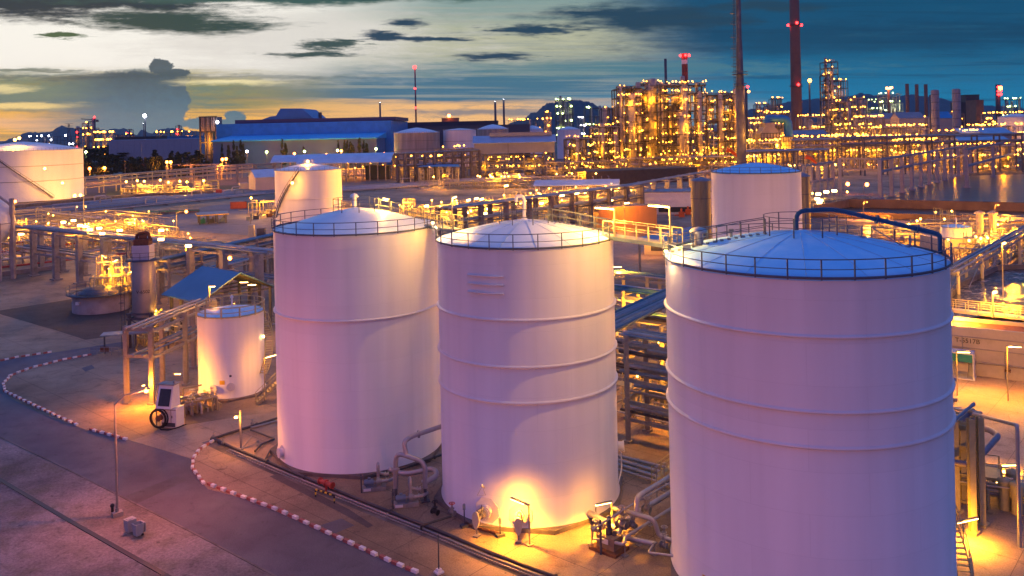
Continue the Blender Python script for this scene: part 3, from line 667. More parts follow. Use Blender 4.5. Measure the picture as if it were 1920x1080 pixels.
def bin_(label, p, rz, lid_open):
    p = Vector(p); t = thing('wheeled_bin', label, 'bin', tuple(p)); M = Matrix.Rotation(rz, 3, 'Z')
    def T(x, y, z): return p+M @ Vector((x, y, z))
    mb = MB(); w, w2, h = .24, .31, .95
    lo = [T(a*w, b*w, .1) for a, b in ((-1, -1), (1, -1), (1, 1), (-1, 1))]; hi = [T(a*w2, b*w2*1.1, h) for a, b in ((-1, -1), (1, -1), (1, 1), (-1, 1))]; hi2 = [T(a*w2*.85, b*w2*.95, h) for a, b in ((-1, -1), (1, -1), (1, 1), (-1, 1))]; lo2 = [T(a*w*.8, b*w*.8, .2) for a, b in ((-1, -1), (1, -1), (1, 1), (-1, 1))]
    vs = lo+hi+hi2+lo2; fs = [(3, 2, 1, 0)]
    for i in range(4): j = (i+1) % 4; fs += [(i, j, 4+j, 4+i), (4+i, 4+j, 8+j, 8+i), (8+i, 8+j, 12+j, 12+i)]
    fs.append((12, 13, 14, 15)); mb.add(vs, fs); mb.beam(T(-.2, .36, h-.05), T(.2, .36, h-.05), .05); mb.build('bin_body', bin_m, t)
    for sg in (-1, 1): mb = MB(); mb.cyl(T(sg*.22-.03, .2, .1), T(sg*.22+.03, .2, .1), .1, 12); mb.build('wheel', rubber, t)
    mb = MB()
    if lid_open: mb.box(T(0, .42, h-.38), (.6, .05, .7), rz)
    else: mb.box(T(0, 0, h+.03), (.64, .7, .06), rz); mb.box(T(0, -.05, h+.08), (.4, .4, .05), rz)
    mb.build('lid', bin_m, t)
bin_m = pm('grey_bin_plastic', (.33, .35, .38), .5, 0, .1, 3)
bin_('grey wheeled bin with its lid closed, left of the pair on the verge', G(244, 998), R(-38), False)
bin_('grey wheeled bin standing open, right of the pair on the verge', G(259, 1005), R(-38), True)

# ---------- pipes in the shallow trench along the tanks
def pipeline(label, pts, r, mat, cat='pipe', name='ground_pipe', n=10, flanges=0, group=None):
    mb = MB(); pts = [Vector(p) for p in pts]; mb.pipe(pts, r, n)
    for a, b in zip(pts, pts[1:]):
        L = (b-a).length
        if flanges and L > flanges:
            for k in range(1, int(L/flanges)+1): p = a+(b-a)*(k*flanges/L); d = (b-a)/L; mb.cyl(p-d*.05, p+d*.05, r*1.55, 12)
    return tag(mb.build(name, mat), label, cat, group)
tr = [(392, 826), (432, 845), (640, 932), (820, 1004), (913, 1044), (1060, 1100)]
mb = MB()
for a, b in zip(tr, tr[1:]):
    a, b = G(*a), G(*b); d = (b-a).normalized(); nn = Vector((-d.y, d.x, 0))*.75; mb.poly([a+nn, a-nn, b-nn, b+nn], .016, .016)
struct(mb.build('trench_floor', conc_d))
for k, (off, r, m_, lab) in enumerate(((.28, .13, pipe_dk, 'thick dark pipe nearest the tanks along the kerb-side trench'), (-.12, .085, steel, 'grey pipe lying in the middle of the kerb-side trench'), (-.4, .05, steel, 'thin grey pipe on the road side of the kerb-side trench'))):
    pp = []
    for px in tr[1 if k else 0:]:
        p = G(*px); pp.append(p+Vector((.66, .75, 0))*off+UP*(r+.06))
    pipeline(lab, pp, r, m_, flanges=5.5)
pipeline('dark pipe rising from the trench corner towards the left tank', [G(395, 824, .2), G(430, 812, .2), G(530, 781, .2)], .13, pipe_dk, flanges=3)
pipeline('pale pipe lying beside the dark pipe next to the left tank', [G(470, 802, .15), G(530, 786, .15)], .09, pipe_m)
pipeline('bent dark pipe loop beside the foot of the left tank', [G(470, 806, .2), G(515, 823, .2), G(490, 833, .2), G(478, 846, .2)], .09, pipe_dk)
pipeline('dark pipe slanting to the left tank from the trench', [G(495, 865, .2), G(508, 842, .2), G(530, 828, .2)], .08, pipe_dk)
pipeline('thin rod lying near the grey post beside the left tank', [G(448, 846, .08), G(472, 818, .08)], .03, steel)
for i, (px, py, lab) in enumerate(((401, 823, 'small valve at the left corner of the trench'), (473, 799, 'small valve on the dark pipe above the trench'), (418, 836, 'pale flanged valve on the trench bend'), (484, 840, 'small valve lying by the bent pipe loop'))):
    valve(lab, G(px, py)+UP*.1, .55)
p = G(452, 842); t = thing('lamp_post', 'short grey post with a small white floodlight beside the left tank', 'post', tuple(p))
mb = MB(); mb.beam(p, p+UP*3.6, .16); mb.box(p+UP*.06, (.5, .5, .12), .7); mb.build('post', steel, t)
mb = MB(); mb.box(p+Vector((-.35, -.05, 3.0)), (.3, .22, .2)); mb.beam(p+UP*3.05, p+Vector((-.3, 0, 3.05)), .05); mb.build('floodlight', white_p, t); lamp_light('flood_light', t, p+Vector((-.4, -.3, 2.9)), 260, (1, .42, .12), .2)
# red hydrant body on its black and yellow stand
p = G(608, 935); t = thing('fire_hydrant', 'red pipe fitting carried by a black and yellow striped stand near the left tank', 'hydrant', tuple(p))
a = G(592, 932)+UP*.62; b = G(627, 944)+UP*.62; mb = MB()
q = G(600, 918)+UP*.75; q2 = G(624, 928)+UP*.75; mb.cyl(q, q2, .19, 14); mb.cyl(q, q+(q2-q)*.08, .27, 14); mb.cyl(q+(q2-q)*.45, q+(q2-q)*.53, .27, 14); mb.cyl(q+(q2-q)*.93, q2, .27, 14); mb.cyl(q+(q2-q)*.5, q+(q2-q)*.5-UP*.7, .1, 10); mb.build('hydrant_body', red_p, t)
st = MB(); st2 = MB()
for i in range(8): (st if i % 2 == 0 else st2).beam(a+(b-a)*(i/8), a+(b-a)*((i+1)/8), .1)
for e in (a, b):
    for i in range(3): (st2 if i % 2 == 0 else st).beam(Vector((e.x, e.y, .62*i/3)), Vector((e.x, e.y, .62*(i+1)/3)), .1)
st.mi = 1; off = len(st.v); st.add(st2.v, st2.f); st.build('striped_stand', [yel_p, blk_p], t)

# ---------- the two pumps and their pipework between the left and middle tanks
def pump(label, p, s=1.0, rz=0.0):
    p = Vector(p); t = thing('pump', label, 'pump', tuple(p)); M = Matrix.Rotation(rz, 3, 'Z')
    def T(x, y, z): return p+M @ (Vector((x, y, z))*s)
    mb = MB(); mb.box(T(0, 0, .15), (1.9*s, .8*s, .3*s), rz); mb.build('plinth', conc, t)
    mb = MB(); mb.cyl(T(-.75, 0, .62), T(-.05, 0, .62), .26*s, 16); mb.cyl(T(-.82, 0, .62), T(-.75, 0, .62), .2*s, 12); mb.box(T(-.4, 0, .38), (.6*s, .4*s, .14*s), rz); mb.box(T(-.4, 0, .93), (.24*s, .2*s, .14*s), rz)
    for k in range(7): mb.cyl(T(-.66+k*.09, 0, .62), T(-.64+k*.09, 0, .62), .285*s, 16)
    mb.build('motor', steel_b, t)
    mb = MB(); mb.cyl(T(-.05, 0, .62), T(.2, 0, .62), .1*s, 10); mb.cyl(T(.2, 0, .62), T(.48, 0, .62), .33*s, 18); mb.cyl(T(.48, 0, .62), T(.62, 0, .62), .2*s, 14); mb.box(T(.32, 0, .35), (.4*s, .5*s, .1*s), rz); mb.build('casing', steel, t)
    mb = MB(); mb.pipe([T(.34, .1, .9), T(.34, .1, 1.9), T(.34, .55, 1.95), T(.34, .62, 1.1), T(.95, .62, .9), T(1.25, .62, .9)], .125*s, 12); mb.cyl(T(.9, .62, .9), T(1.0, .62, .9), .22*s, 14); mb.cyl(T(1.15, .62, .9), T(1.22, .62, .9), .22*s, 14); mb.build('discharge_pipe', pipe_m, t)
    mb = MB(); mb.pipe([T(.6, 0, .62), T(1.3, 0, .62), T(1.7, .5, .62)], .13*s, 12); mb.cyl(T(.95, 0, .62), T(1.03, 0, .62), .22*s, 14); mb.build('suction_pipe', pipe_m, t)
    mb = MB(); mb.beam(T(-1.05, -.35, 0), T(-1.05, -.35, 1.55), .09*s); mb.box(T(-1.05, -.42, 1.2), (.16*s, .12*s, .3*s), rz); mb.build('switch_post', steel_d, t)
    mb = MB(); mb.box(T(-.6, -.43, .2), (.6*s, .05*s, .2*s), rz); mb.build('name_plate', white_p, t)
    return t
pump('grey pump nearer the left tank, left of the pair between the tanks', G(702, 918), 1.0, R(12)); pump('grey pump nearer the trench, right of the pair between the tanks', G(762, 948), 1.0, R(12))
h = thing('pump_header', 'grey arched header pipe standing over the two pumps between the tanks', 'pipe', tuple(G(770, 918)))
Yh = 67.5
mb = MB(); mb.pipe([P(742, 916, Yh), P(742, 848, Yh), P(797, 866, Yh-.6), P(797, 915, Yh-.6)], .19, 12, .7)
for px, py in ((742, 880), (797, 902), (776, 859)): p = P(px, py, Yh-.3); mb.cyl(p-UP*.05, p+UP*.05, .3, 14)
mb.build('header_arch', pipe_m, h)
mb = MB(); mb.pipe([P(762, 855, Yh-.2), P(757, 828, Yh), P(772, 818, Yh+.4), P(850, 792, Yh+3.5)], .19, 12, .8); p = P(785, 814, Yh+.9); mb.cyl(p-Vector((.06, .02, 0)), p+Vector((.06, .02, 0)), .3, 14); mb.build('riser', pipe_m, h)
mb = MB(); mb.pipe([P(797, 905, Yh-.6), P(822, 890, Yh+.3), P(812, 878, Yh+1.2), P(760, 890, Yh+1.5), P(730, 880, Yh+2.5)], .2, 12, .9); mb.build('return_pipe', pipe_m, h)
for px in (742, 797):
    q = P(px, 912, Yh-.4); b0 = Vector((q.x, q.y, 0)); mb = MB(); mb.cyl(b0, b0+UP*1.0, .12, 10); mb.box(b0+UP*.04, (.7, .5, .08), .3); mb.build('pipe_stand', steel_d, h)
pipeline('dark pipe lying behind the pumps along the left tank', [G(690, 895, .25), G(745, 882, .3), G(850, 845, .3)], .1, pipe_dk, flanges=4)

# ---------- agitators and fittings round the foot of the middle tank
def agitator(label, ang, z, s=1.0):
    d = Vector((cos(ang), sin(ang), 0)); w = Vector((-d.y, d.x, 0)); p = Vector((T2c[0], T2c[1], z))+d*T2r; t = thing('agitator', label, 'machine', tuple(p))
    mb = MB(); n = 8; mb.add([p+d*.03+w*(cos(2*pi*i/n+.39)*1.0*s)+UP*(sin(2*pi*i/n+.39)*1.0*s) for i in range(n)]+[p-d*.1+w*(cos(2*pi*i/n+.39)*1.0*s)+UP*(sin(2*pi*i/n+.39)*1.0*s) for i in range(n)], [tuple(range(n))]+[(i, i+n, (i+1) % n+n, (i+1) % n) for i in range(n)]); mb.build('shell_plate', white_p, t)
    mb = MB(); mb.cyl(p, p+d*.55, .42*s, 20); mb.cyl(p+d*.4, p+d*.5, .52*s, 20)
    for k in range(10): e = w*(cos(2*pi*k/10)*.46*s)+UP*(sin(2*pi*k/10)*.46*s); mb.cyl(p+d*.35+e, p+d*.56+e, .03, 5)
    mb.build('nozzle', white_p, t)
    mb = MB(); mb.cyl(p+d*.55, p+d*1.0, .26*s, 14); mb.cyl(p+d*1.0, p+d*1.5, .18*s, 12); mb.box(p+d*1.1+UP*.28, (.35, .3, .25), ang); mb.cyl(p+d*.7+UP*.42, p+d*1.4+UP*.42, .15, 12); mb.build('gearbox', steel, t)
    mb = MB(); q = p+d*1.55-UP*.05; pr = []
    for i in range(24):
        a = 2*pi*i/24; pr.append(w*(cos(a)*(.27+.05*sin(a)))+UP*(sin(a)*.62))
    mb.add([q+e for e in pr]+[q+d*.16+e for e in pr], [tuple(reversed(range(24))), tuple(range(24, 48))]+[(i, (i+1) % 24, (i+1) % 24+24, i+24) for i in range(24)]); mb.build('belt_guard', yguard, t)
    mb = MB(); mb.beam(q-UP*1.0, q-UP*.5, .1); mb.box(Vector((q.x, q.y, .06)), (.5, .4, .12), ang); mb.build('stand', steel, t)
    mb = MB(); mb.pipe([q+w*.2+UP*.1, q+w*.45+UP*.75, q+w*.15+UP*.9-d*.5], .025, 5); mb.build('cable', rubber, t)
    return t
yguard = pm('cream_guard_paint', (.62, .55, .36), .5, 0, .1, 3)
agitator('belt-driven agitator on the shell of the middle tank, left one, away from the lamp', R(-118), 1.25); agitator('belt-driven agitator on the shell of the middle tank, right under the bright lamp', R(-97), 1.2, .9)
tube_lamp('arched lamp on a square pole shining onto the foot of the middle tank', G(993, 1022), 2.75, (-1.25, .95, .12), 620, 1.15, (1, .44, .07), down=3.6)
p = G(902, 925)+Vector((0, 0, 0)); d = Vector((cos(R(-119)), sin(R(-119)), 0)); p = Vector((T2c[0], T2c[1], 2.9))+d*(T2r+.05)
t = thing('davit', 'small triangular davit with a white cap hung on the middle tank above the left agitator', 'bracket', tuple(p))
mb = MB(); mb.tube([p, p+d*.4+UP*.3], .04, 5); mb.tube([p+d*.35+UP*.25, p+d*.5-UP*.35+Vector((-.3, 0, 0)), p+d*.5-UP*.35+Vector((.3, 0, 0))], .03, 5, closed=True); mb.build('bracket', steel, t)
mb = MB(); mb.ball(p+d*.4+UP*.35, .14, 10, 6); mb.build('cap', white_p, t)
for px, py, h_, lab in ((871, 988, 1.7, 'small switch post left of the agitators at the middle tank'), (938, 1006, 1.35, 'small switch post between the two agitators')):
    p = G(px, py); t = thing('switch_post', lab, 'post', tuple(p)); mb = MB(); mb.beam(p, p+UP*h_, .09); mb.box(p+UP*.1, (.6, .4, .2), .5); mb.build('post', steel_d, t); mb = MB(); mb.box(p+Vector((0, -.08, h_-.2)), (.2, .14, .38)); mb.build('switch_box', steel_b, t)
mb = MB(); a, b = G(872, 985), G(938, 1005); mb.beam(a+UP*.12, b+UP*.12, .22, .16); tag(mb.build('steel_channel', rust), 'long rusty steel channel on the ground before the middle tank', 'channel')
for px, py, lab in ((1112, 968, 'gate valve with a hand wheel against the middle tank, left of two'), (1128, 958, 'gate valve with a hand wheel against the middle tank, right of two')): valve(lab, G(px, py)+UP*.35, 1.35, A_, stem=1.3)
pipeline('thick grey pipe running out from the valves at the middle tank', [G(1105, 962, .7), G(1130, 975, .7), G(1156, 992, .7)], .24, pipe_m)
pipeline('bent dark pipe standing left of the middle tank', [G(790, 992, .05), G(790, 985, .75), G(846, 968, .75)], .09, pipe_dk)
valve('small red-wheeled valve left of the middle tank', G(848, 975)+UP*.35, .9, wmat=red_p)
valve('small dark valve behind the bent pipe at the middle tank', G(816, 968)+UP*.1, 1.0, mat=blk_p, wmat=blk_p)
p = G(823, 1074); t = thing('marker_post', 'thin grey post on a white painted block next to the kerb', 'post', tuple(p))
mb = MB(); mb.tube([p, p+UP*.28], [.28, .2], 4); mb.box(p+UP*.06, (.5, .5, .12), .7); mb.build('block', white_p, t); mb = MB(); mb.cyl(p+UP*.2, p+UP*2.45, .045, 8); mb.box(p+UP*2.45, (.14, .14, .08)); mb.build('post', steel_d, t)

# ---------- rusty pump skid and pipework between the middle and right tanks
p = G(1142, 1030); t = thing('pump_skid', 'rusty pump skid with a dark standing pump before the right tank', 'pump', tuple(p)); M = Matrix.Rotation(R(-41), 3, 'Z')
def T(x, y, z): return p+M @ Vector((x, y, z))
mb = MB(); mb.box(T(0, 0, .1), (2.2, 1.7, .2), R(-41)); mb.build('skid_base', rust, t)
mb = MB(); mb.box(T(0, .05, .6), (1.45, 1.0, .8), R(-41)); mb.build('block', pm('stained_block', (.22, .16, .11), .85, 0, .4, 2), t)
mb = MB(); mb.box(T(-.1, -.47, .72), (.7, .03, .34), R(-41)); mb.build('name_plate', white_p, t)
mb = MB(); mb.cyl(T(-.05, .1, 1.0), T(-.05, .1, 1.5), .22, 14); mb.cyl(T(-.05, .1, 1.5), T(-.05, .1, 2.05), .16, 12); mb.ball(T(-.05, .1, 2.15), .17, 10, 6, .7); mb.cyl(T(.35, .2, 1.0), T(.35, .2, 1.35), .16, 10); mb.build('pump_head', steel_d, t)
mb = MB(); mb.cyl(T(-.05, -.9, 0), T(-.05, -.9, 2.3), .08, 8); mb.build('post', steel_d, t)
tube_lamp('tube lamp on a square pole above the rusty pump skid', G(1148, 1003), 2.35, (-1.15, -.25, -.1), 300, 1.15, down=6)
pl = [('thick grey pipe arching from the lamp pole to the right tank', [G(1150, 952, 1.9), G(1205, 968, 1.9), G(1226, 974, 1.9), G(1236, 1006, .7), G(1262, 1014, .7)], .17, pipe_m),
      ('thick grey pipe dropping from the upper right between the tanks', [G(1262, 890, 2.9), G(1212, 921, 2.9), G(1194, 932, 2.9), G(1194, 962, 1.9)], .19, pipe_m),
      ('thin pale pipe slanting across the bay between the tanks', [G(1262, 902, 2.2), G(1170, 955, 2.2), G(1112, 992, 2.0), G(1110, 1010, .9), G(1132, 1012, .9)], .07, pipe_m),
      ('grey pipe slanting behind the skid towards the right tank', [G(1262, 920, 1.0), G(1175, 975, 1.0), G(1158, 1000, .9), G(1158, 1010, .5)], .2, pipe_m),
      ('pale pipe running from the skid to the right tank', [G(1262, 951, 1.0), G(1192, 995, 1.0), G(1172, 1008, 1.0), G(1170, 1022, .8), G(1146, 1015, .8)], .12, pipe_m),
      ('low grey pipe beside the skid', [G(1150, 1003, .6), G(1200, 1014, .6), G(1228, 1020, .6)], .18, pipe_m),
      ('small bent pipe by the foot of the right tank', [G(1228, 1016, .7), G(1216, 1036, .7), G(1262, 1042, .7)], .08, pipe_m)]
for lab, pts, r, m_ in pl: pipeline(lab, pts, r, m_, flanges=0)
for px, py, z, s, ax, lab in ((1167, 985, 1.0, 1.2, 'Z', 'gate valve with a flat wheel behind the pump skid'), (1166, 992, .9, 1.35, 'Y', 'valve with an upright pale wheel facing the road'), (1186, 992, .8, .95, 'Z', 'small valve right of the upright wheel'), (1212, 962, 1.2, 1.1, 'Z', 'valve beside the pipe stand near the right tank'), (1246, 1012, .4, .9, 'Z', 'valve close to the foot of the right tank, upper one'), (1244, 1028, .3, .9, 'Z', 'valve close to the foot of the right tank, lower one'), (1117, 1000, .6, .9, 'Z', 'small valve left of the skid')):
    valve(lab, G(px, py, z), s, mat=steel, wmat=pipe_m, axis=ax)
for px, py, h_, lab in ((1110, 1022, 1.2, 'thin stand under the pale pipe left of the skid'), (1172, 1042, .9, 'thin stand under the pale pipe right of the skid'), (1218, 985, 2.0, 'tall thin pipe stand near the right tank'), (1232, 938, 2.6, 'thin pipe stand behind the bay, left one'), (1246, 920, 2.2, 'thin pipe stand behind the bay, right one'), (1190, 1000, 1.6, 'pipe stand behind the skid'), (1198, 1022, .6, 'short pipe stand right of the skid'), (1228, 1040, .8, 'short stand by the foot of the right tank')):
    p = G(px, py); mb = MB(); mb.beam(p, p+UP*h_, .07); mb.box(p+UP*.03, (.4, .4, .06), .7); mb.box(p+UP*h_, (.3, .2, .06), .7); tag(mb.build('pipe_stand', steel), lab, 'pipe stand')
# yellow steps over the pipes
def steps(label, p, d, w, n, rise, run, mat=None):
    p = Vector(p); d = Vector(d).normalized(); s_ = Vector((-d.y, d.x, 0)); t = thing('steel_steps', label, 'steps', tuple(p)); m_ = mat or rail_y
    mb = MB()
    for k in range(n): c = p+d*(run*(k+.5))+UP*(rise*(k+1)); mb.beam(c-s_*w/2, c+s_*w/2, run*.9, .04)
    for sg in (-1, 1): mb.beam(p+s_*sg*w/2+UP*.05, p+s_*sg*w/2+d*(run*n)+UP*(rise*n), .06, .2)
    mb.build('flight', m_, t)
    for sg in (-1, 1): mb = MB(); rail_run(mb, [p+s_*sg*w/2+UP*.1, p+s_*sg*w/2+d*run*n+UP*rise*n, p+s_*sg*w/2+d*(run*n+1.0)+UP*rise*n], 1.0, .03, 1.0); mb.build('handrail', m_, t)
    mb = MB(); c = p+d*(run*n+.5)+UP*(rise*n-.03); mb.beam(c-d*.5, c+d*.5, w, .05)
    for sg in (-1, 1): mb.beam(c+s_*sg*w*.45+d*.4, Vector((c.x, c.y, 0))+s_*sg*w*.45+d*.4, .07)
    mb.build('landing', m_, t); return t
steps('yellow steel steps climbing over the pipes behind the right tank', G(1222, 905), B_*.5+A_*.9, 1.0, 7, .22, .26)
for k, (a, b, r) in enumerate((((1140, 858), (1262, 892), .16), ((1140, 866), (1262, 903), .16), ((1140, 850), (1262, 880), .13), ((1140, 874), (1262, 912), .1))):
    pipeline(['upper thick pipe of the four low pipes behind the middle tank', 'second of the four low pipes behind the middle tank', 'farthest of the four low pipes behind the middle tank', 'nearest thin pipe of the four low pipes behind the middle tank'][k], [G(*a, .4), G(*b, .4)], r, pipe_m, flanges=3)

# ---------- small tank at the left with its stair, and the loading kiosk
ST, SR, SZ = (-32.1, 97.2), 3.62, 9.0
small = tank('small white tank with a curved yellow stair at its right side', ST, SR, SZ, [], .45, seams=10, center_rail=0, nseg=64, plinth=.2, rail_mat=rail_y, rt=1.9)
manway(small, ST, SR, R(-103), 1.35, .42, .18, plate=False); manway(small, ST, SR, R(-74), 1.5, .46, .2, plate=False)
mb = MB(); mb.lathe((ST[0], ST[1], 0), [(SR+.015, 1.75), (SR+.015, 2.2)], 4, R(-93), R(-84)); mb.build('warning_plate', yel_p, small)
mb = MB(); mb.lathe((ST[0], ST[1], 0), [(SR+.02, 2.55), (SR+.02, 2.75)], 2, R(-76), R(-72.5)); mb.build('gauge_plate', blk_p, small)
vent(small, (ST[0]+.1, ST[1]+.2, SZ+.4), 1.1, .09, False)
spiral_stair(small, ST, SR, R(-18), R(45), 2.3, 7.2, .8)
steps('short flight of grey steps at the right foot of the small tank', G(480, 757), Vector((.8, .35, 0)), .9, 8, .24, .28)
tube_lamp('tube lamp fixed at the right side of the small tank by the stair', G(497, 752), 4.7, (1.35, -.1, .35), 200, 1.2, mound=False)
tube_lamp('round-headed lamp on a pole behind the top of the small tank', G(396, 700), 10.6, (.7, -.1, .05), 350, .7)
bulb(small, (ST[0]+SR+.2, ST[1]-.5, 6.2), .14, g_tube)
p = G(316, 800); t = thing('loading_kiosk', 'white loading kiosk with a dark screen and a coiled black hose', 'machine', tuple(p)); M = Matrix.Rotation(R(-14), 3, 'Z'); rzk = R(-14)
def T(x, y, z): return p+M @ Vector((x, y, z))
mb = MB(); mb.box(T(.2, .4, .95), (1.75, 1.3, 1.9), rzk); mb.build('cabinet', white_p, t)
pf = [(-.95, -.7, 2.0), (.75, -.7, 2.0), (.75, .9, 2.0), (-.95, .9, 2.0), (-1.05, .1, 4.1), (.6, .1, 4.1), (.6, 1.0, 4.1), (-1.05, 1.0, 4.1)]
mb = MB(); mb.add([T(*q) for q in pf], [(3, 2, 1, 0), (4, 5, 6, 7), (0, 1, 5, 4), (1, 2, 6, 5), (2, 3, 7, 6), (3, 0, 4, 7)]); mb.build('hood', white_p, t)
mb = MB(); mb.add([T(-.72, -.6, 2.25), T(.58, -.6, 2.25), T(.47, .0, 3.8), T(-.8, .0, 3.8)], [(0, 1, 2, 3)]); o_ = mb; o_.v = [(v[0], v[1]-.06, v[2]) for v in o_.v]; o_.build('screen', pm('dark_screen', (.03, .03, .035), .25, 0, .3, 3), t)
mb = MB(); mb.box(T(-.15, -.27, .95), (.03, .03, 1.7), rzk); mb.box(T(.5, -.27, .95), (.03, .03, 1.7), rzk); mb.box(T(.2, -.27, 1.78), (1.7, .03, .04), rzk); mb.box(T(.62, -.29, 1.1), (.06, .05, .25), rzk); mb.build('cabinet_trim', steel_d, t)
mb = MB(); mb.box(T(.2, -.28, .3), (1.5, .02, .4), rzk); mb.build('grille', steel_d, t)
mb = MB(); mb.box(T(-.2, .5, 4.2), (1.9, 1.1, .1), rzk); mb.cyl(T(.4, .5, 4.25), T(.4, .5, 4.5), .12, 8); mb.build('hood_cap', steel, t)
mb = MB(); mb.pipe([T(-.55, -.7, .2), T(-.1, -1.1, .08), T(.8, -1.0, .08), T(1.3, -.2, .1), T(1.9, .2, .3)], .06, 6); mb.build('loose_hose', rubber, t)
mb = MB(); mb.pipe([T(-1.35, .0, 0), T(-1.35, 0, 2.3)], .07, 6); mb.pipe([T(-1.35, .9, 0), T(-1.35, .9, 2.3)], .07, 6); mb.beam(T(-1.35, 0, 2.3), T(-1.35, .9, 2.3), .1)
for z in (.6, 1.2, 1.8): mb.beam(T(-1.35, 0, z), T(-1.35, .9, z), .07)
mb.build('rack', steel_d, t)
for k, (rr, off) in enumerate(((.95, -.62), (.9, -.75), (.82, -.68))):
    mb = MB(); mb.tube([T(-.55+cos(a_)*rr, off-k*.1, 1.05+sin(a_)*rr) for a_ in [2*pi*i/28 for i in range(28)]], .075, 8, closed=True); mb.build('hose', rubber, t)
mb = MB(); mb.cyl(T(-.55, -.85, 1.05), T(-.55, -.45, 1.05), .3, 14); mb.build('hose_hub', rust, t)
tube_lamp('orange lamp on a leaning post beside the loading kiosk', G(268, 765), 2.4, (.3, -.2, .1), 900, .35, (1, .32, .05), pole=False)
tube_lamp('small lamp above the loading kiosk on the rack leg', G(327, 760), 3.4, (.75, -.1, 0), 450, .6, pole=False)
def clutter(label, c, ang, W_, D_, n, seed, hmax=2.0, lamps=0, mats=None, name='pipe_manifold', group=None, lampr=.12, cat='pipework', gm=None, rmin=.05, rmax=.14, rails=1, pl=0):
    """a low pipe manifold: headers, risers, valves, frames"""
    rd = random.Random(seed); c = Vector(c); t = thing(name, label, cat, tuple(c), group); M = Matrix.Rotation(ang, 3, 'Z'); mats = mats or [pipe_m, steel, rail_y, pipe_m]
    def T(x, y, z): return c+M @ Vector((x, y, z))
    for k in range(min(n, 100)):
        mb = MB(); r = rd.uniform(rmin, rmax); z = rd.choice([.4, .8, 1.2, hmax*.7, hmax]); 
        if rd.random() < .6:
            y = rd.uniform(-D_/2, D_/2); x0 = rd.uniform(-W_/2, W_/4); x1 = min(W_/2, x0+rd.uniform(.3, .9)*W_)
            pts = [T(x0, y, 0), T(x0, y, z), T(x1, y, z)]+([T(x1, y, 0)] if rd.random() < .5 else [T(x1, y+rd.uniform(-2, 2), z)])
        else:
            x = rd.uniform(-W_/2, W_/2); y0 = rd.uniform(-D_/2, 0); y1 = min(D_/2, y0+rd.uniform(.3, .9)*D_)
            pts = [T(x, y0, 0), T(x, y0, z), T(x, y1, z), T(x+rd.uniform(-1, 1), y1, .2)]
        mb.pipe(pts, r, 6)
        if rd.random() < .6:
            q = pts[1]+(pts[2]-pts[1])*rd.random(); mb.ball(q, r*2.2, 6, 4); mb.cyl(q, q+UP*(.5+r), r*.4, 5); mb.cyl(q+UP*(.48+r), q+UP*(.53+r), r*2.2, 8)
        mb.build('pipe', rd.choice(mats), t)
    for k in range(rails):
        mb = MB(); x = W_/2*.95; y = D_/2*.95*(1-2*k/max(1, rails-1) if rails > 1 else 1); rail_run(mb, [T(-x, y, hmax*.3), T(x, y, hmax*.3)], 1.05, .035, 1.6); mb.build('handrail', rail_y, t)
    for k in range(pl):
        mb = MB(); x, y = rd.uniform(-W_*.4, W_*.4), rd.uniform(-D_*.35, D_*.35); z = rd.uniform(hmax*.8, hmax*1.5); w = rd.uniform(1.5, 3.5); mb.box(T(x, y, z), (w, w*.7, .07), ang)
        for a in (-1, 1):
            for b in (-1, 1): mb.beam(T(x+a*w*.45, y+b*w*.3, 0), T(x+a*w*.45, y+b*w*.3, z+1), .09)
        mb.beam(T(x-w*.45, y-w*.3, z+1), T(x+w*.45, y-w*.3, z+1), .06); mb.beam(T(x-w*.45, y+w*.3, z+1), T(x+w*.45, y+w*.3, z+1), .06); mb.build('platform', rail_y, t)
    for k in range(lamps): 
        x, y = rd.uniform(-W_/2, W_/2), rd.uniform(-D_/2, D_/2); z = hmax+rd.uniform(.8, 1.6); mb = MB(); mb.beam(T(x, y, 0), T(x, y, z), .07); mb.build('lamp_post', rail_y, t); bulb(t, T(x, y, z+.05), lampr, gm or g_mid)
    return t
clutter('low yellow-lit pipe manifold between the kiosk and the small tank', G(367, 772), R(35), 4.6, 2.6, 26, 5, 1.4)
pipeline('tall pale bent pipe standing left of the small tank', [G(343, 762, 0), G(343, 728, 2.4), G(378, 722, 2.4)], .09, rail_y)

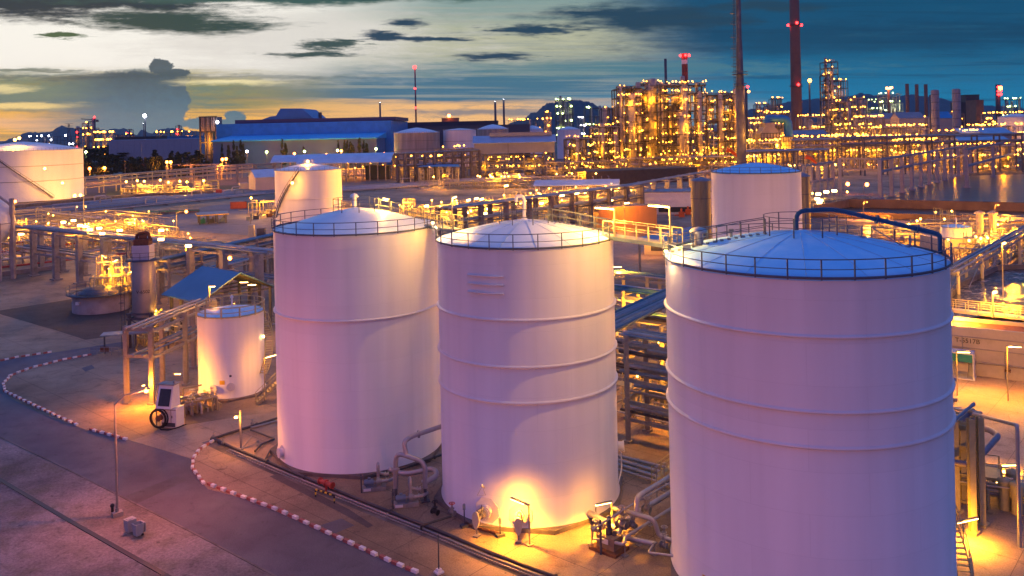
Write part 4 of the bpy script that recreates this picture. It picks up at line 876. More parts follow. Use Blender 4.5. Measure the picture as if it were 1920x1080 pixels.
# ---------- lit rack leg structure left of the small tank
def rack(label, p, q, width, tiers, ncol, pipes, seed=0, post=None, postw=.5, beam=None, pmats=None, rng=(.08, .2), name='pipe_rack', brace=False, girder=True, group=None, concp=True, top=None, overhang=.3):
    rd = random.Random(seed); p, q = Vector(p), Vector(q); p.z = q.z = 0; d = (q-p).normalized(); L = (q-p).length; s_ = Vector((-d.y, d.x, 0)); t = thing(name, label, 'pipe rack', tuple(p), group)
    post = post or conc; beam = beam or steel; pmats = pmats or [pipe_m, steel, pipe_m, steel_b]; zt = top or max(tiers)+.2
    for i in range(ncol):
        c = p+d*(L*i/max(1, ncol-1))
        for sg in ((-1, 1) if width > .3 else (0,)):
            mb = MB(); b = c+s_*(sg*width/2)
            if concp: mb.box(b+UP*zt/2, (postw, postw, zt), math.atan2(d.y, d.x)); mb.box(b+UP*.15, (postw*1.8, postw*1.8, .3), math.atan2(d.y, d.x))
            else: mb.ibeam(b, b+UP*zt, postw); mb.box(b+UP*.1, (postw*1.7, postw*1.7, .2), math.atan2(d.y, d.x))
            mb.build('post', post, t)
        if width > .3:
            mb = MB()
            for z in tiers: mb.beam(c-s_*(width/2+overhang)+UP*(z-.2), c+s_*(width/2+overhang)+UP*(z-.2), .25, .34)
            mb.build('crossbeam', beam, t)
    if girder:
        for sg in ((-1, 1) if width > .3 else (0,)):
            mb = MB()
            for z in tiers: mb.beam(p-d*.4+s_*sg*(width/2+.01)+UP*(z-.45), q+d*.4+s_*sg*(width/2+.01)+UP*(z-.45), .2, .3)
            if brace:
                for i in range(ncol-1):
                    a = p+d*(L*i/(ncol-1))+s_*sg*width/2; b = p+d*(L*(i+1)/(ncol-1))+s_*sg*width/2; mb.beam(a+UP*.3, b+UP*tiers[0], .1)
            mb.build('girder', beam, t)
    for z in tiers:
        for k in range(pipes):
            o_ = -width/2+width*(k+.5)/pipes+rd.uniform(-.1, .1); r = rd.uniform(*rng); a0, a1 = (0, L) if rd.random() < .8 else sorted((rd.uniform(0, L), rd.uniform(0, L)))
            mb = MB(); mb.tube([p+d*(a0-1)+s_*o_+UP*(z+r), p+d*(a1+1)+s_*o_+UP*(z+r)], r, 8); mb.build('pipe', rd.choice(pmats), t)
    return t
rack('rust-tinged steel rack standing between the tower vessel and the small tank', G(262, 757), G(384, 690), 3.0, [5.4, 8.3], 3, 3, 3, steel, .45, steel, concp=False, rng=(.08, .14))
# ---------- gabled shed with blue roof
def gable(label, c, ang, L, W_, he, hr, roofm, wallm, over=.5, openf=False, name='shed', posts=4, slab=False):
    c = Vector(c); t = thing(name, label, 'building', tuple(c)); M = Matrix.Rotation(ang, 3, 'Z')
    def T(x, y, z): return c+M @ Vector((x, y, z))
    if openf:
        for i in range(posts):
            for sg in (-1, 1): mb = MB(); x = -L/2+.4+(L-.8)*i/(posts-1); mb.ibeam(T(x, sg*(W_/2-.3), 0), T(x, sg*(W_/2-.3), he), .35); mb.build('post', wallm, t)
        mb = MB()
        for i in range(posts):
            x = -L/2+.4+(L-.8)*i/(posts-1); mb.beam(T(x, -W_/2, he-.1), T(x, 0, hr-.2), .16, .25); mb.beam(T(x, W_/2, he-.1), T(x, 0, hr-.2), .16, .25); mb.beam(T(x, -W_/2, he-.2), T(x, W_/2, he-.2), .14, .2)
        mb.build('truss', steel_d, t)
    else:
        mb = MB(); vs = [T(x, y, z) for x in (-L/2, L/2) for (y, z) in ((-W_/2, 0), (W_/2, 0), (W_/2, he), (0, hr-.05), (-W_/2, he))]
        mb.add(vs, [(4, 3, 2, 1, 0), (5, 6, 7, 8, 9), (0, 1, 6, 5), (1, 2, 7, 6), (4, 0, 5, 9)]); mb.build('wall', wallm, t)
    mb = MB(); k = (hr-he)/(W_/2); e = W_/2+over; ze = he-over*k; x = L/2+over
    vs = [T(-x, -e, ze), T(x, -e, ze), T(x, 0, hr), T(-x, 0, hr), T(x, e, ze), T(-x, e, ze)]; vs += [v+UP*.12 for v in vs]
    mb.add(vs, [(6, 7, 8, 9), (9, 8, 10, 11), (3, 2, 1, 0), (5, 4, 2, 3), (0, 1, 7, 6), (4, 5, 11, 10), (1, 2, 8, 7), (2, 4, 10, 8), (3, 0, 6, 9), (5, 3, 9, 11)]); mb.build('roof', roofm, t)
    return t, T
def corr(name, col, ang, pitch=.4, rough=.5, metal=.2):
    m = bpy.data.materials.new(name); m.use_nodes = True; t = m.node_tree; b = t.nodes['Principled BSDF']; L = t.links.new; N = t.nodes.new
    g = N('ShaderNodeNewGeometry'); mp = N('ShaderNodeMapping'); mp.inputs['Rotation'].default_value = (0, 0, ang); L(g.outputs['Position'], mp.inputs[0])
    w = N('ShaderNodeTexWave'); w.inputs['Scale'].default_value = .314/pitch*2; w.inputs['Distortion'].default_value = 0; L(mp.outputs[0], w.inputs['Vector'])
    n = N('ShaderNodeTexNoise'); n.inputs['Scale'].default_value = .25; n.inputs['Detail'].default_value = 7; L(mp.outputs[0], n.inputs['Vector'])
    r = N('ShaderNodeValToRGB'); r.color_ramp.elements[0].position = .35; r.color_ramp.elements[0].color = (*[c*.85 for c in col], 1); r.color_ramp.elements[1].position = .62; r.color_ramp.elements[1].color = (*col, 1); L(n.outputs[0], r.inputs[0]); L(r.outputs[0], b.inputs['Base Color'])
    bp = N('ShaderNodeBump'); bp.inputs['Strength'].default_value = .6; bp.inputs['Distance'].default_value = .05; L(w.outputs[0], bp.inputs['Height']); L(bp.outputs[0], b.inputs['Normal']); b.inputs['Roughness'].default_value = rough; b.inputs['Metallic'].default_value = metal; return m
shed_roof = corr('blue_shed_roof', (.10, .24, .40), R(41))
# ridge (372,498)-(455,512)... eave (295,550)-(368,571)
sh, TT = gable('open-sided shed with a blue sheet roof behind the small tank', (G(414, 506, 9.3).x, G(414, 506, 9.3).y, 0), R(-41), 9.2, 11.6, 6.4, 9.3, shed_roof, steel_d, .7, True)
c0 = G(414, 506, 9.3)
clutter('lit pumps and pipes under the open blue-roofed shed', (c0.x+1, c0.y+1, 0), R(-41), 8, 12, 34, 17, 2.4, 3, pl=2)
for px, py, lab in ((450, 532, 'left tube lamp under the gable of the blue-roofed shed'), (465, 537, 'right tube lamp under the gable of the blue-roofed shed')):
    q = P(px, py, c0.y-6); tube_lamp(lab, (q.x, q.y, q.z), .2, (1.1, 0, 0), 350, 1.1, pole=False)

# ---------- tower vessel on its frame and the thickener tank
vc = G(272, 655); vc = Vector((P(270, 540, vc.y+2.5).x, vc.y+2.5, 0)); t = thing('tower_vessel', 'tall grey vessel marked V-6502 on a steel frame left of the blue-roofed shed', 'vessel', tuple(vc))
Yv = vc.y; sc = F/Yv
zb, zt = P(272, 590, Yv).z, P(272, 487, Yv).z; vr = 42/2/sc
mb = MB(); mb.lathe(vc, [(.5, zb-1.3), (vr*.9, zb-.2), (vr, zb), (vr, zt), (vr*.98, zt+.1)], 40); mb.build('shell', vessel_m, t)
mb = MB(); mb.lathe(vc, [(vr*1.55, zt), (vr*1.55, zt+.12), (.1, zt+.12)], 24); mb.lathe(vc, [(.1, zt-.02), (vr*1.55, zt)], 24); mb.build('platform', steel_d, t)
mb = MB(); 
for h_ in (.55, 1.1): mb.ring(vc, vr*1.52, zt+.1+h_, .03, 24, k=5)
for k in range(14): a = 2*pi*k/14; mb.cyl(vc+Vector((vr*1.52*cos(a), vr*1.52*sin(a), zt+.1)), vc+Vector((vr*1.52*cos(a), vr*1.52*sin(a), zt+1.2)), .035, 5)
mb.build('platform_railing', steel_d, t)
mb = MB(); mb.box(vc+UP*(zt+1.1), (vr*1.5, vr*1.5, 2.0), .1); mb.build('filter_housing', pm('lilac_housing', (.5, .5, .58), .5, .1, .1, 2), t)
mb = MB(); mb.box(vc+UP*(zt+2.5), (vr*1.3, vr*1.1, .9), .1); mb.pipe([vc+Vector((-.9, 0, zt+2.2)), vc+Vector((-.9, 0, zt+3.6)), vc+Vector((.7, 0, zt+3.9)), vc+Vector((1.1, 0, zt+2.6))], .22, 8); mb.box(vc+UP*(zt+3.2), (1.1, .8, .7), .4); mb.build('fan_unit', rust, t)
mb = MB(); text_on_cyl(mb, 'V-6502', .62, vc, vr, R(-72), (zb+zt)/2-.6); mb.build('marking', blk_p, t)
mb = MB()
for a in (-1, 1):
    for b in (-1, 1): mb.ibeam(vc+Vector((a*vr*.95, b*vr*.95, 0)), vc+Vector((a*vr*.95, b*vr*.95, zb+.2)), .36)
for z in (2.4, 4.6, zb-.3):
    for a in (-1, 1): mb.beam(vc+Vector((a*vr*.95, -vr*1.2, z)), vc+Vector((a*vr*.95, vr*1.2, z)), .2, .3); mb.beam(vc+Vector((-vr*1.2, a*vr*.95, z)), vc+Vector((vr*1.2, a*vr*.95, z)), .2, .3)
mb.beam(vc+Vector((-vr*.95, -vr*.97, 2.4)), vc+Vector((vr*.95, -vr*.97, zb-.3)), .12); mb.beam(vc+Vector((vr*.95, -vr*.97, 2.4)), vc+Vector((-vr*.95, -vr*.97, zb-.3)), .12)
mb.build('support_frame', steel_d, t)
mb = MB()
for sg in (-.25, .25): mb.cyl(vc+Vector((-vr-1.2+sg, -.6, 0)), vc+Vector((-vr-1.2+sg, -.6, zt+1)), .045, 5)
for k in range(50): z = .4+k*.4; 
for k in range(int((zt)/.4)): mb.beam(vc+Vector((-vr-1.45, -.6, .4+k*.4)), vc+Vector((-vr-.95, -.6, .4+k*.4)), .03)
for k in range(int(zt/1.2)): mb.ring(vc+Vector((-vr-1.2, -.95, 0)), .38, 2.5+k*1.2 if 2.5+k*1.2 < zt else zt, .02, 10, k=4)
mb.build('caged_ladder', steel_d, t)
clutter('yellow-lit pumps under the frame of the tower vessel', vc+Vector((1.0, 1.5, 0)), R(-41), 7, 5, 30, 23, 3.2, 2, pl=1)
lamp_light('service_light', t, vc+Vector((1.5, 0.5, 4.0)), 260, (1, .45, .06), .3)
deck = thing('service_deck', 'dark blue steel deck under the tower vessel', 'platform', (vc.x, vc.y-3.2, 0)); mb = MB(); mb.box((vc.x+.2, vc.y-3.4, 6.2-3.6), (8.5, 2.2, .15), R(14)); mb.build('deck', steel_b, deck)
mb = MB()
for x in (-3.8, 0, 4.0): mb.beam((vc.x+.2+x, vc.y-3.4+x*.25, 0), (vc.x+.2+x, vc.y-3.4+x*.25, 2.6), .16)
mb.build('leg', steel_d, deck)
bc = G(195, 590); br_ = 4.6; bc = Vector((P(191, 540, bc.y+br_).x, bc.y+br_, 0)); sc = F/(bc.y-br_); th = thing('thickener_tank', 'low round pink-grey concrete tank crowded with yellow-lit pipework on top', 'tank', tuple(bc))
tz = P(190, 571, bc.y-br_).z if False else 2.9
mb = MB(); mb.lathe(bc, [(br_, 0), (br_, tz), (br_-.3, tz), (br_-.3, tz-.4), (.1, tz-.4)], 48); mb.build('wall', conc_w := pm('pinkish_concrete', (.42, .36, .33), .8, 0, .2, .6, .2, (.2, .15, .12), .5, .4), th)
mb = MB(); mb.lathe(bc, [(br_, tz), (br_+.9, tz+.05), (br_+.9, tz+.15), (br_, tz+.15)], 48); mb.build('walkway', steel_d, th)
mb = MB(); 
for h_ in (.6, 1.15): mb.ring(bc, br_+.85, tz+.1+h_, .035, 48, k=5)
for k in range(20): a = 2*pi*k/20; mb.cyl(bc+Vector((cos(a)*(br_+.85), sin(a)*(br_+.85), tz+.1)), bc+Vector((cos(a)*(br_+.85), sin(a)*(br_+.85), tz+1.25)), .035, 5)
mb.build('railing', rail_m, th)
mb = MB(); mb.lathe(bc, [(br_*.8, tz+.1), (br_*.55, tz+.9), (.1, tz+1.2)], 24); mb.build('cover', steel_d, th)
mb = MB(); mb.box(bc+Vector((-1.9, -br_+.22, 1.9)), (.6, .5, .5)); mb.build('sign_plate', white_p, th)
cl = clutter('yellow-lit pipework standing on and behind the round concrete tank', bc+Vector((1.5, 1.8, 0)), R(10), 7.5, 5, 60, 31, 5.4, 2, mats=[rail_y, rail_y, steel, pipe_m], rails=2, pl=4)
for px, py, dx_, lab in ((213, 492, (1.1, .1, .4), 'brightest tilted tube lamp above the round concrete tank'), (196, 478, (.7, .1, -.5), 'small tilted tube lamp farther left above the round tank'), (245, 512, (1.0, 0, .35), 'tube lamp beside the tower vessel at the round tank')):
    q = P(px, py, bc.y+1.5); tube_lamp(lab, (q.x-.5, q.y, 0), q.z, dx_, 300, .95, mound=False)
lamp_light('service_light', th, bc+Vector((1.5, 1.0, 5.6)), 420, (1, .45, .06), .3)
# sign board and service gate on the road
p = G(197, 665); t = thing('barrier', 'low wire barrier with a small sign board standing on the side road', 'barrier', tuple(p))
mb = MB(); rail_run(mb, [p+Vector((-2.2, .3, 0)), p+Vector((2.4, -.6, 0))], 1.0, .04, 1.1); mb.build('frame', steel, t); mb = MB(); mb.box(p+Vector((0, -.12, .75)), (1.3, .05, .7), -.2); mb.build('sign_board', rust, t)
# ================================================================== middle distance
def PXW(px, Y): return P(px, 540, Y).x
# concrete pipe rack and crowded piping at the left
pa = G(22, 511); qa = G(482, 474, 10.0); qa.z = 0; off = B_*3.2
rack('long concrete pipe rack with square posts across the left yard', pa+off, qa+off, 6.0, [5.2, 9.6], 10, 3, 1, conc, 1.0, conc, rng=(.12, .3), overhang=.5)
for i, (a, b, z, r, m_, lab) in enumerate((((-60, 508), (300, 468), 1.3, .22, pipe_r, 'lowest red pipe in front of the concrete rack at the left'), ((-60, 480), (210, 448), 1.3, .2, pipe_r, 'middle red pipe behind the posts of the left rack'), ((10, 458), (150, 441), 1.6, .2, pipe_r, 'highest red pipe seen between the posts of the left rack'), ((-60, 494), (290, 458), 1.5, .24, pipe_m, 'pale grey pipe between two red pipes at the left rack'), ((30, 446), (290, 452), 2.0, .3, pipe_m, 'pale pipe beyond the red pipes at the left rack'), ((250, 470), (330, 455), 5.0, .2, pipe_r, 'red pipe beside the head of the tower vessel'))):
    pipeline(lab, [G(*a, z), G(*b, z)], r, m_)
LB = pm('lilac_concrete_kerb', (.3, .27, .27), .9, 0, .25, 1)
tag(strip('low_bund', [G(-60, 524), G(40, 513), G(118, 503)], .5, LB, 0, .9), 'low dark bund wall along the road in front of the left rack', 'wall')
for i, (px, py, w, d, n, l) in enumerate(((60, 470, 46, 26, 46, 4), (150, 455, 48, 34, 60, 5), (230, 452, 34, 22, 40, 3), (110, 425, 70, 40, 64, 7), (330, 470, 34, 20, 36, 2))):
    clutter(['crowded yellow-lit piping next to the ball tank behind the left rack', 'crowded yellow-lit piping behind the middle of the left rack', 'crowded yellow-lit piping behind the tower vessel head', 'farthest yellow-lit piping behind the left rack', 'pipework between the left rack and the blue-roofed shed'][i], (lambda g: (g.x, g.y, 0))(G(px, py)), R(-40), w, d, n, 40+i, 4.0 if i < 4 else 2.5, l+3, lampr=.2, rmin=.08, rmax=.24, pl=5, mats=[rail_y, pipe_m, rail_y, conc])
    if i < 4: g = G(px, py); o_ = list(COL.objects)[-1]; o_ = o_ if o_.parent is None else o_.parent; [lamp_light('yard_light', o_, (g.x+w*f, g.y-4*f, 6.5), 1500, (1, .46, .05), .5) for f in (-.3, .3)]
for i, (px, py) in enumerate(((115, 415), (134, 412), (146, 421), (156, 423), (164, 429), (182, 426), (220, 430), (187, 436), (298, 430), (297, 447), (348, 459))):
    q = G(px, py, 11.0); tube_lamp('small bright tube lamp along the top of the left concrete rack', (q.x, q.y, 9.9), .9, (.9, 0, 0), 520 if i % 2 == 0 else 0, 1.2, group='tube lamps on the left rack', thick=.2, mound=False)
q = G(36, 478, 0); tube_lamp('low lamp standing among the pipes right of the ball tank', (q.x, q.y, 0), 5.2, (1.2, 0, 0), 700, 1.2, thick=.2)
rack('blue-topped pipe bundle on slim posts running right from the tower vessel', G(306, 484, 8), G(560, 428, 8), 2.2, [6.2, 7.7], 6, 4, 8, steel, .4, steel, pmats=[steel_b, pipe_b, steel_b], rng=(.12, .22), concp=False)
rack('lower pipe bridge with pale pipes behind the blue-roofed shed', G(360, 508, 5), G(560, 458, 5), 3.0, [4.6], 5, 5, 9, steel, .4, steel, rng=(.1, .2), concp=False)
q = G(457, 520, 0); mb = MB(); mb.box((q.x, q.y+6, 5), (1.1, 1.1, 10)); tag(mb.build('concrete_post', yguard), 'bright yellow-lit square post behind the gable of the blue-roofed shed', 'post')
q = G(470, 522, 0); mb = MB(); mb.box((q.x, q.y+8, 4.6), (1.6, 1.2, 9.2)); tag(mb.build('concrete_post', conc_d), 'thick dark square post behind the gable of the blue-roofed shed', 'post')
q = P(425, 484, 150); street_lamp('round orange lamp between the rack and the blue-roofed shed', (q.x, q.y, 0), q.z, (.3, 0, 0), 700, gm=g_org, br=.35)

# ball tank at the left edge
Ys = 178.0; sc_ = F/Ys; cS = P(-24, 417, Ys); rS = 46/sc_; t = thing('ball_tank', 'white spherical tank cut by the left edge, marked V-52F', 'tank', (cS.x, cS.y, 0))
mb = MB(); mb.ball(cS, rS, 48, 32); mb.build('shell', white_p, t)
mb = MB(); text_on_cyl(mb, 'V-52F', 1.5, (cS.x, cS.y, 0), rS*.985, R(-58), cS.z+.6); mb.build('marking', blk_p, t)
mb = MB(); mb.ring((cS.x, cS.y, cS.z), rS+.03, -.2, .05, 48, k=5); mb.build('seam_band', steel_d, t)
for k in range(8):
    a = 2*pi*k/8+.2; mb = MB(); b = Vector((cS.x+cos(a)*rS*.98, cS.y+sin(a)*rS*.98, 0)); mb.cyl(b, b+UP*cS.z, .3, 10); mb.build('leg', conc_w, t)
mb = MB(); q = P(22, 390, Ys); mb.beam((q.x, q.y, 0), (q.x, q.y, q.z+2), .7); mb.beam(P(-10, 362, Ys), P(22, 386, Ys), .4); mb.build('stair_tower', conc_w, t)

# pipe way crossing the middle left: many low parallel pipes
def pipeway(label, a0, a1, b0, b1, n, z, r, mats, seed, sleepers=10):
    """pipes from the line a0-b0 at one end to a1-b1 at the other"""
    rd = random.Random(seed); a0, a1, b0, b1 = [Vector(v) for v in (a0, a1, b0, b1)]; t = thing('pipe_way', label, 'pipes', tuple((a0+b1)/2*Vector((1, 1, 0)) if False else (a0.x, a0.y, 0)))
    for k in range(n):
        f = (k+.5)/n; p = a0.lerp(b0, f); q = a1.lerp(b1, f); p.z = q.z = z; s0, s1 = (0, 1) if rd.random() < .75 else (rd.uniform(0, .4), rd.uniform(.6, 1)); rr = r*rd.uniform(.7, 1.3)
        mb = MB(); u, v = p.lerp(q, s0), p.lerp(q, s1); mb.tube([u, v], rr, 6); 
        if rd.random() < .3: w = p.lerp(q, rd.uniform(.2, .8)); d_ = (q-p).normalized(); mb.pipe([w, w+UP*2.2, w+UP*2.2+d_*5, w+d_*5], rr, 6)
        mb.build('pipe', rd.choice(mats), t)
    for k in range(sleepers):
        f = (k+.5)/sleepers; mb = MB(); u = a0.lerp(a1, f); v = b0.lerp(b1, f); u.z = v.z = z-.5; mb.beam(u, v, .5, .4); mb.build('sleeper', conc_d, t)
pipeway('broad bluish pipe way sweeping from the left rack towards the middle tank', G(60, 412), G(640, 352), G(-40, 396), G(640, 342), 16, .9, .28, [pipe_m, steel_b, steel], 4)
pipeway('second pipe way passing behind the single tank towards the middle', G(640, 362), G(1010, 338), G(640, 352), G(1000, 330), 10, .9, .3, [pipe_m, steel_b, steel], 5)
tag(strip('earth_bund', [G(20, 396), G(130, 384), G(250, 373), G(400, 366)], 3.0, conc_d, 0, 2.2), 'dark earth bund before the big tank at the far left', 'wall')
struct(sheet('lawn', [(200, 352), (500, 346), (640, 343), (640, 350), (400, 360), (200, 366)], gm_grass, .02))
struct(sheet('asphalt_yard', [(170, 425), (400, 385), (520, 378), (520, 445), (300, 430)], ground_mat('blue_grey_yard', (.20, .20, .21), (.12, .12, .13), 0, ang=30, fine=.1, big=.03, grain=3), .015))
# containers, canopy shed and clutter in the yard
def container(label, c, ang, mat, L=6.1, s=1.0, group=None):
    c = Vector(c); t = thing('shipping_container', label, 'container', tuple(c), group); M = Matrix.Rotation(ang, 3, 'Z'); w, h = 2.44*s, 2.6*s; L *= s
    mb = MB(); mb.box(c+UP*(h/2+.1), (L, w, h), ang)
    for k in range(int(L/.5)):
        for sg in (-1, 1): mb.box(c+M @ Vector((-L/2+.3+k*.5, sg*(w/2+.02), h/2+.1)), (.22, .08, h*.86), ang)
    mb.build('body', mat, t)
    mb = MB()
    for sg in (-1, 1): mb.box(c+M @ Vector((L/2+.04, sg*w/4, h/2+.1)), (.06, w*.46, h*.9), ang); mb.cyl(c+M @ Vector((L/2+.1, sg*.25, .3)), c+M @ Vector((L/2+.1, sg*.25, h)), .05, 5)
    mb.build('door', mat, t); return t
cred = pm('red_container_paint', (.33, .07, .05), .6, 0, .25, 1); cblu = pm('blue_container_paint', (.04, .13, .26), .6, 0, .25, 1)
container('red shipping container standing in the open yard', G(448, 391), R(8), cred, 6.1)
container('blue shipping container next to the red one, nearer to it', G(470, 390), R(8), cblu, 4.5); container('blue shipping container farthest right of the row of three', G(484, 388), R(8), cblu, 4.5)
cs, TT = gable('low canopy with a striped yellow fascia in the open yard', (lambda g: (g.x, g.y, 0))(G(398, 418)), R(24), 9, 6.5, 3.0, 3.6, corr('pale_green_sheet', (.34, .38, .36), R(24)), steel_d, .4, True, 'canopy')
mb = MB(); mb.box(TT(0, -3.7, 3.0), (9.9, .12, .35), R(24)); mb.box(TT(-5.0, 0, 3.1), (.12, 7.2, .35), R(24)); mb.build('fascia', yel_p, cs)
for k, (x, y) in enumerate(((-3, 0), (0, .6), (3, -.4))): mb = MB(); mb.box(TT(x, y, .7), (1.6, 1.2, 1.4), .3*k); mb.cyl(TT(x+.3, y, 1.4), TT(x+.3, y, 2.0), .3, 10); mb.build('stored_machine', [grn_p, steel_d, steel_b][k], cs)
for k, (px, py) in enumerate(((468, 413), (480, 411), (494, 409), (505, 407))):
    p = G(px, py); mb = MB(); mb.box(p+UP*.6, (1.8, 1.2, 1.2), .3*k); mb.cyl(p+Vector((.6, 0, 1.1)), p+Vector((.6, 0, 2.3)), .25, 8); mb.beam(p+Vector((-.6, 0, 1.2)), p+Vector((-.6, 0, 2.2)), .1); tag(mb.build('stored_part', [steel_b, steel_d, pipe_m, rust][k]), ['blue grey machine part left in the yard', 'dark machine part left in the yard', 'pale machine part left in the yard', 'rusty machine part near the rim of the left tank'][k], 'machine part')
clutter('heap of stored pipes and frames on the pipe way side of the yard', (lambda g: (g.x, g.y, 0))(G(310, 402)), R(10), 24, 6, 22, 71, 1.2, 0, mats=[steel_d, rust, grn_p])
# lamp posts of the yard
for px, py, top, arm, gm_, pw, lab in ((332, 441, 397, (2.6, 0, .3), g_org, 1800, 'slim street lamp with an orange head in the open yard'), (470, 436, 395, (-3.0, 0, .5), g_org, 0, 'unlit bent street lamp near the left tank'), (158, 438, 372, (0, 0, 0), g_org, 0, 'bare grey mast behind the left rack'), (28, 440, 376, (0, 0, 0), g_org, 1200, 'lamp post with an orange head above the ball tank'), (352, 372, 305, (0, 0, 0), g_org, 0, 'tall bare mast by the pipe way'), (267, 330, 270, (0, 0, 0), g_org, 0, 'bare mast before the dark trees'), (235, 338, 300, (0, 0, 0), g_org, 0, 'shorter bare mast before the dark trees')):
    p = G(px, py); h_ = P(px, top, p.y).z
    if pw or arm[0]: street_lamp(lab, p, h_-.3, arm, pw, (1, .3, .1), g_org if pw else steel, None, .42 if pw else .2, .14)
    else: mb = MB(); mb.tube([p, p+UP*h_], [.2, .1], 6); tag(mb.build('mast', steel), lab, 'mast')
# lit manifolds beyond the pipe way
for i, (px, py) in enumerate(((275, 364), (355, 366))):
    g = G(px, py); cl = clutter(['bright yellow pipe skid nearer the big far-left tank', 'bright yellow pipe skid with a large bent pipe, nearer the white shed'][i], (g.x, g.y, 0), R(4), 26, 6, 44, 80+i, 4.2, 0, lampr=.4, rmin=.1, rmax=.25, mats=[rail_y, rail_y, pipe_m], rails=2, pl=4)
    for k, dx_ in enumerate((-9, -3.5, 0, 8)): bulb(cl, (g.x+dx_, g.y-2.5, 6.6+(k % 2)*.4), .55, g_mid)
    lamp_light('skid_light', cl, (g.x, g.y-4, 7), 4200, (1, .5, .1), .5)
    if i == 1: mb = MB(); mb.pipe([(g.x+8, g.y-2, 0), (g.x+8, g.y-2, 7), (g.x+15, g.y-2, 7), (g.x+15, g.y-2, 0)], .45, 8); mb.build('bent_pipe', rail_y, cl); mb = MB(); mb.box((g.x+15.5, g.y-3, 1.4), (2.6, 1.6, 2.6)); mb.build('red_cabinet', red_p, cl)
# long yellow-lit conveyor-like rack before the trees
rack('long yellow-lit pipe bridge running before the dark trees', G(120, 350, 5), G(470, 312, 7), 3.0, [4.0, 6.5, 8.5], 14, 3, 12, yguard, .45, yguard, pmats=[pipe_m, rail_y], rng=(.2, .3), concp=False)
# white gabled shed and low sheds
lilac = pm('lilac_sheet_wall', (.50, .44, .43), .7, 0, .1, .3, 0, (.4, .35, .33), .4, .2)
sd, _ = gable('pale gabled shed with a blue-white roof beside the single tank', (lambda g: (g.x+9, g.y+7, 0))(G(477, 360)), R(30), 24, 14, 7.5, 11.0, corr('white_blue_roof', (.52, .62, .74), R(30), .8), lilac, .4)
mb = MB(); g = G(455, 358); mb.box((g.x, g.y+2, 2), (4, 4, 4), R(30)); mb.build('annex', lilac, sd)

# single tank behind the left tank, with stair
t5 = tank('single white tank with a dark diagonal stair behind the left tank', (PXW(583, 260)+.0, 260.0), 9.9, 17.9, [9.6], 1.9, group=None, center_rail=1.6, rail_mat=steel, seams=12, cap=.12, ring_mat=steel_d if False else None)
def shell_stair(t, c, Rr, a0, z0, a1, z1, w=.8):
    mb = MB(); n = 24
    for r in (Rr+.1, Rr+w):
        mb.tube([(c[0]+r*cos(a0+(a1-a0)*k/n), c[1]+r*sin(a0+(a1-a0)*k/n), z0+(z1-z0)*k/n) for k in range(n+1)], .13, 4)
    for h_ in (1.1,): mb.tube([(c[0]+(Rr+w)*cos(a0+(a1-a0)*k/n), c[1]+(Rr+w)*sin(a0+(a1-a0)*k/n), h_+z0+(z1-z0)*k/n) for k in range(n+1)], .07, 4)
    for k in range(n*3+1):
        a = a0+(a1-a0)*k/(n*3); z = z0+(z1-z0)*k/(n*3); mb.beam((c[0]+Rr*cos(a), c[1]+Rr*sin(a), z), (c[0]+(Rr+w)*cos(a), c[1]+(Rr+w)*sin(a), z), .25, .06)
        if k % 6 == 0: mb.cyl((c[0]+(Rr+w)*cos(a), c[1]+(Rr+w)*sin(a), z), (c[0]+(Rr+w)*cos(a), c[1]+(Rr+w)*sin(a), z+1.1), .05, 4)
    return mb.build('stair', steel_d, t)
c5 = (PXW(583, 260), 260.0); shell_stair(t5, c5, 9.9, R(-150), 4, R(-92), 17.9)
for px, py in ((548, 343), (577, 303)): q = P(px, py, 248 if py > 310 else 258); bulb(t5, q, .45, g_mid); lamp_light('tank_light', t5, q-Vector((0, .8, 0)), 800, (1, .5, .15), .4)
# the big far-left tank
c6 = (PXW(45, 412)+1, 412.0); t6 = tank('very broad white tank with a diagonal stair at the far left', c6, 26.0, 23.6, [], 4.2, rail_mat=steel, seams=20, center_rail=2.0, nseg=128)
for z in (16.5, 9.5): mb = MB(); mb.lathe((c6[0], c6[1], z), [(26, -.1), (26.15, -.1), (26.15, .1), (26, .1)], 96); mb.build('plate_band', steel, t6)
shell_stair(t6, c6, 26.0, R(-92), 23.6, R(-34), 1.5, 1.4)
mb = MB(); q = Vector((c6[0]-7.5, c6[1]-25.2, 0)); mb.cyl(q, q+UP*23, .3, 6); mb.build('down_pipe', steel_d, t6)
for px, py, yy, sz in ((84, 316, 386, .6), (117, 343, 390, .6), (140, 367, 396, .7), (151, 366, 398, .7), (28, 262, 392, .7), (36, 259, 396, .7)):
    q = P(px, py, yy); bulb(t6, q, sz, g_mid); lamp_light('tank_light', t6, q-Vector((0, 1.2, -.2)), 2000, (1, .55, .2), .6)
rack('dark concrete gantry frames before the trees', G(318, 330, 2), G(410, 330, 2), 4, [9.5], 3, 2, 30, conc, 1.5, conc, rng=(.2, .3))
rack('pale lattice gantry at the end of the yellow pipe bridge', G(445, 330, 4), G(515, 327, 4), 3, [8, 10.5], 3, 2, 31, conc, 1.0, conc, rng=(.2, .3))

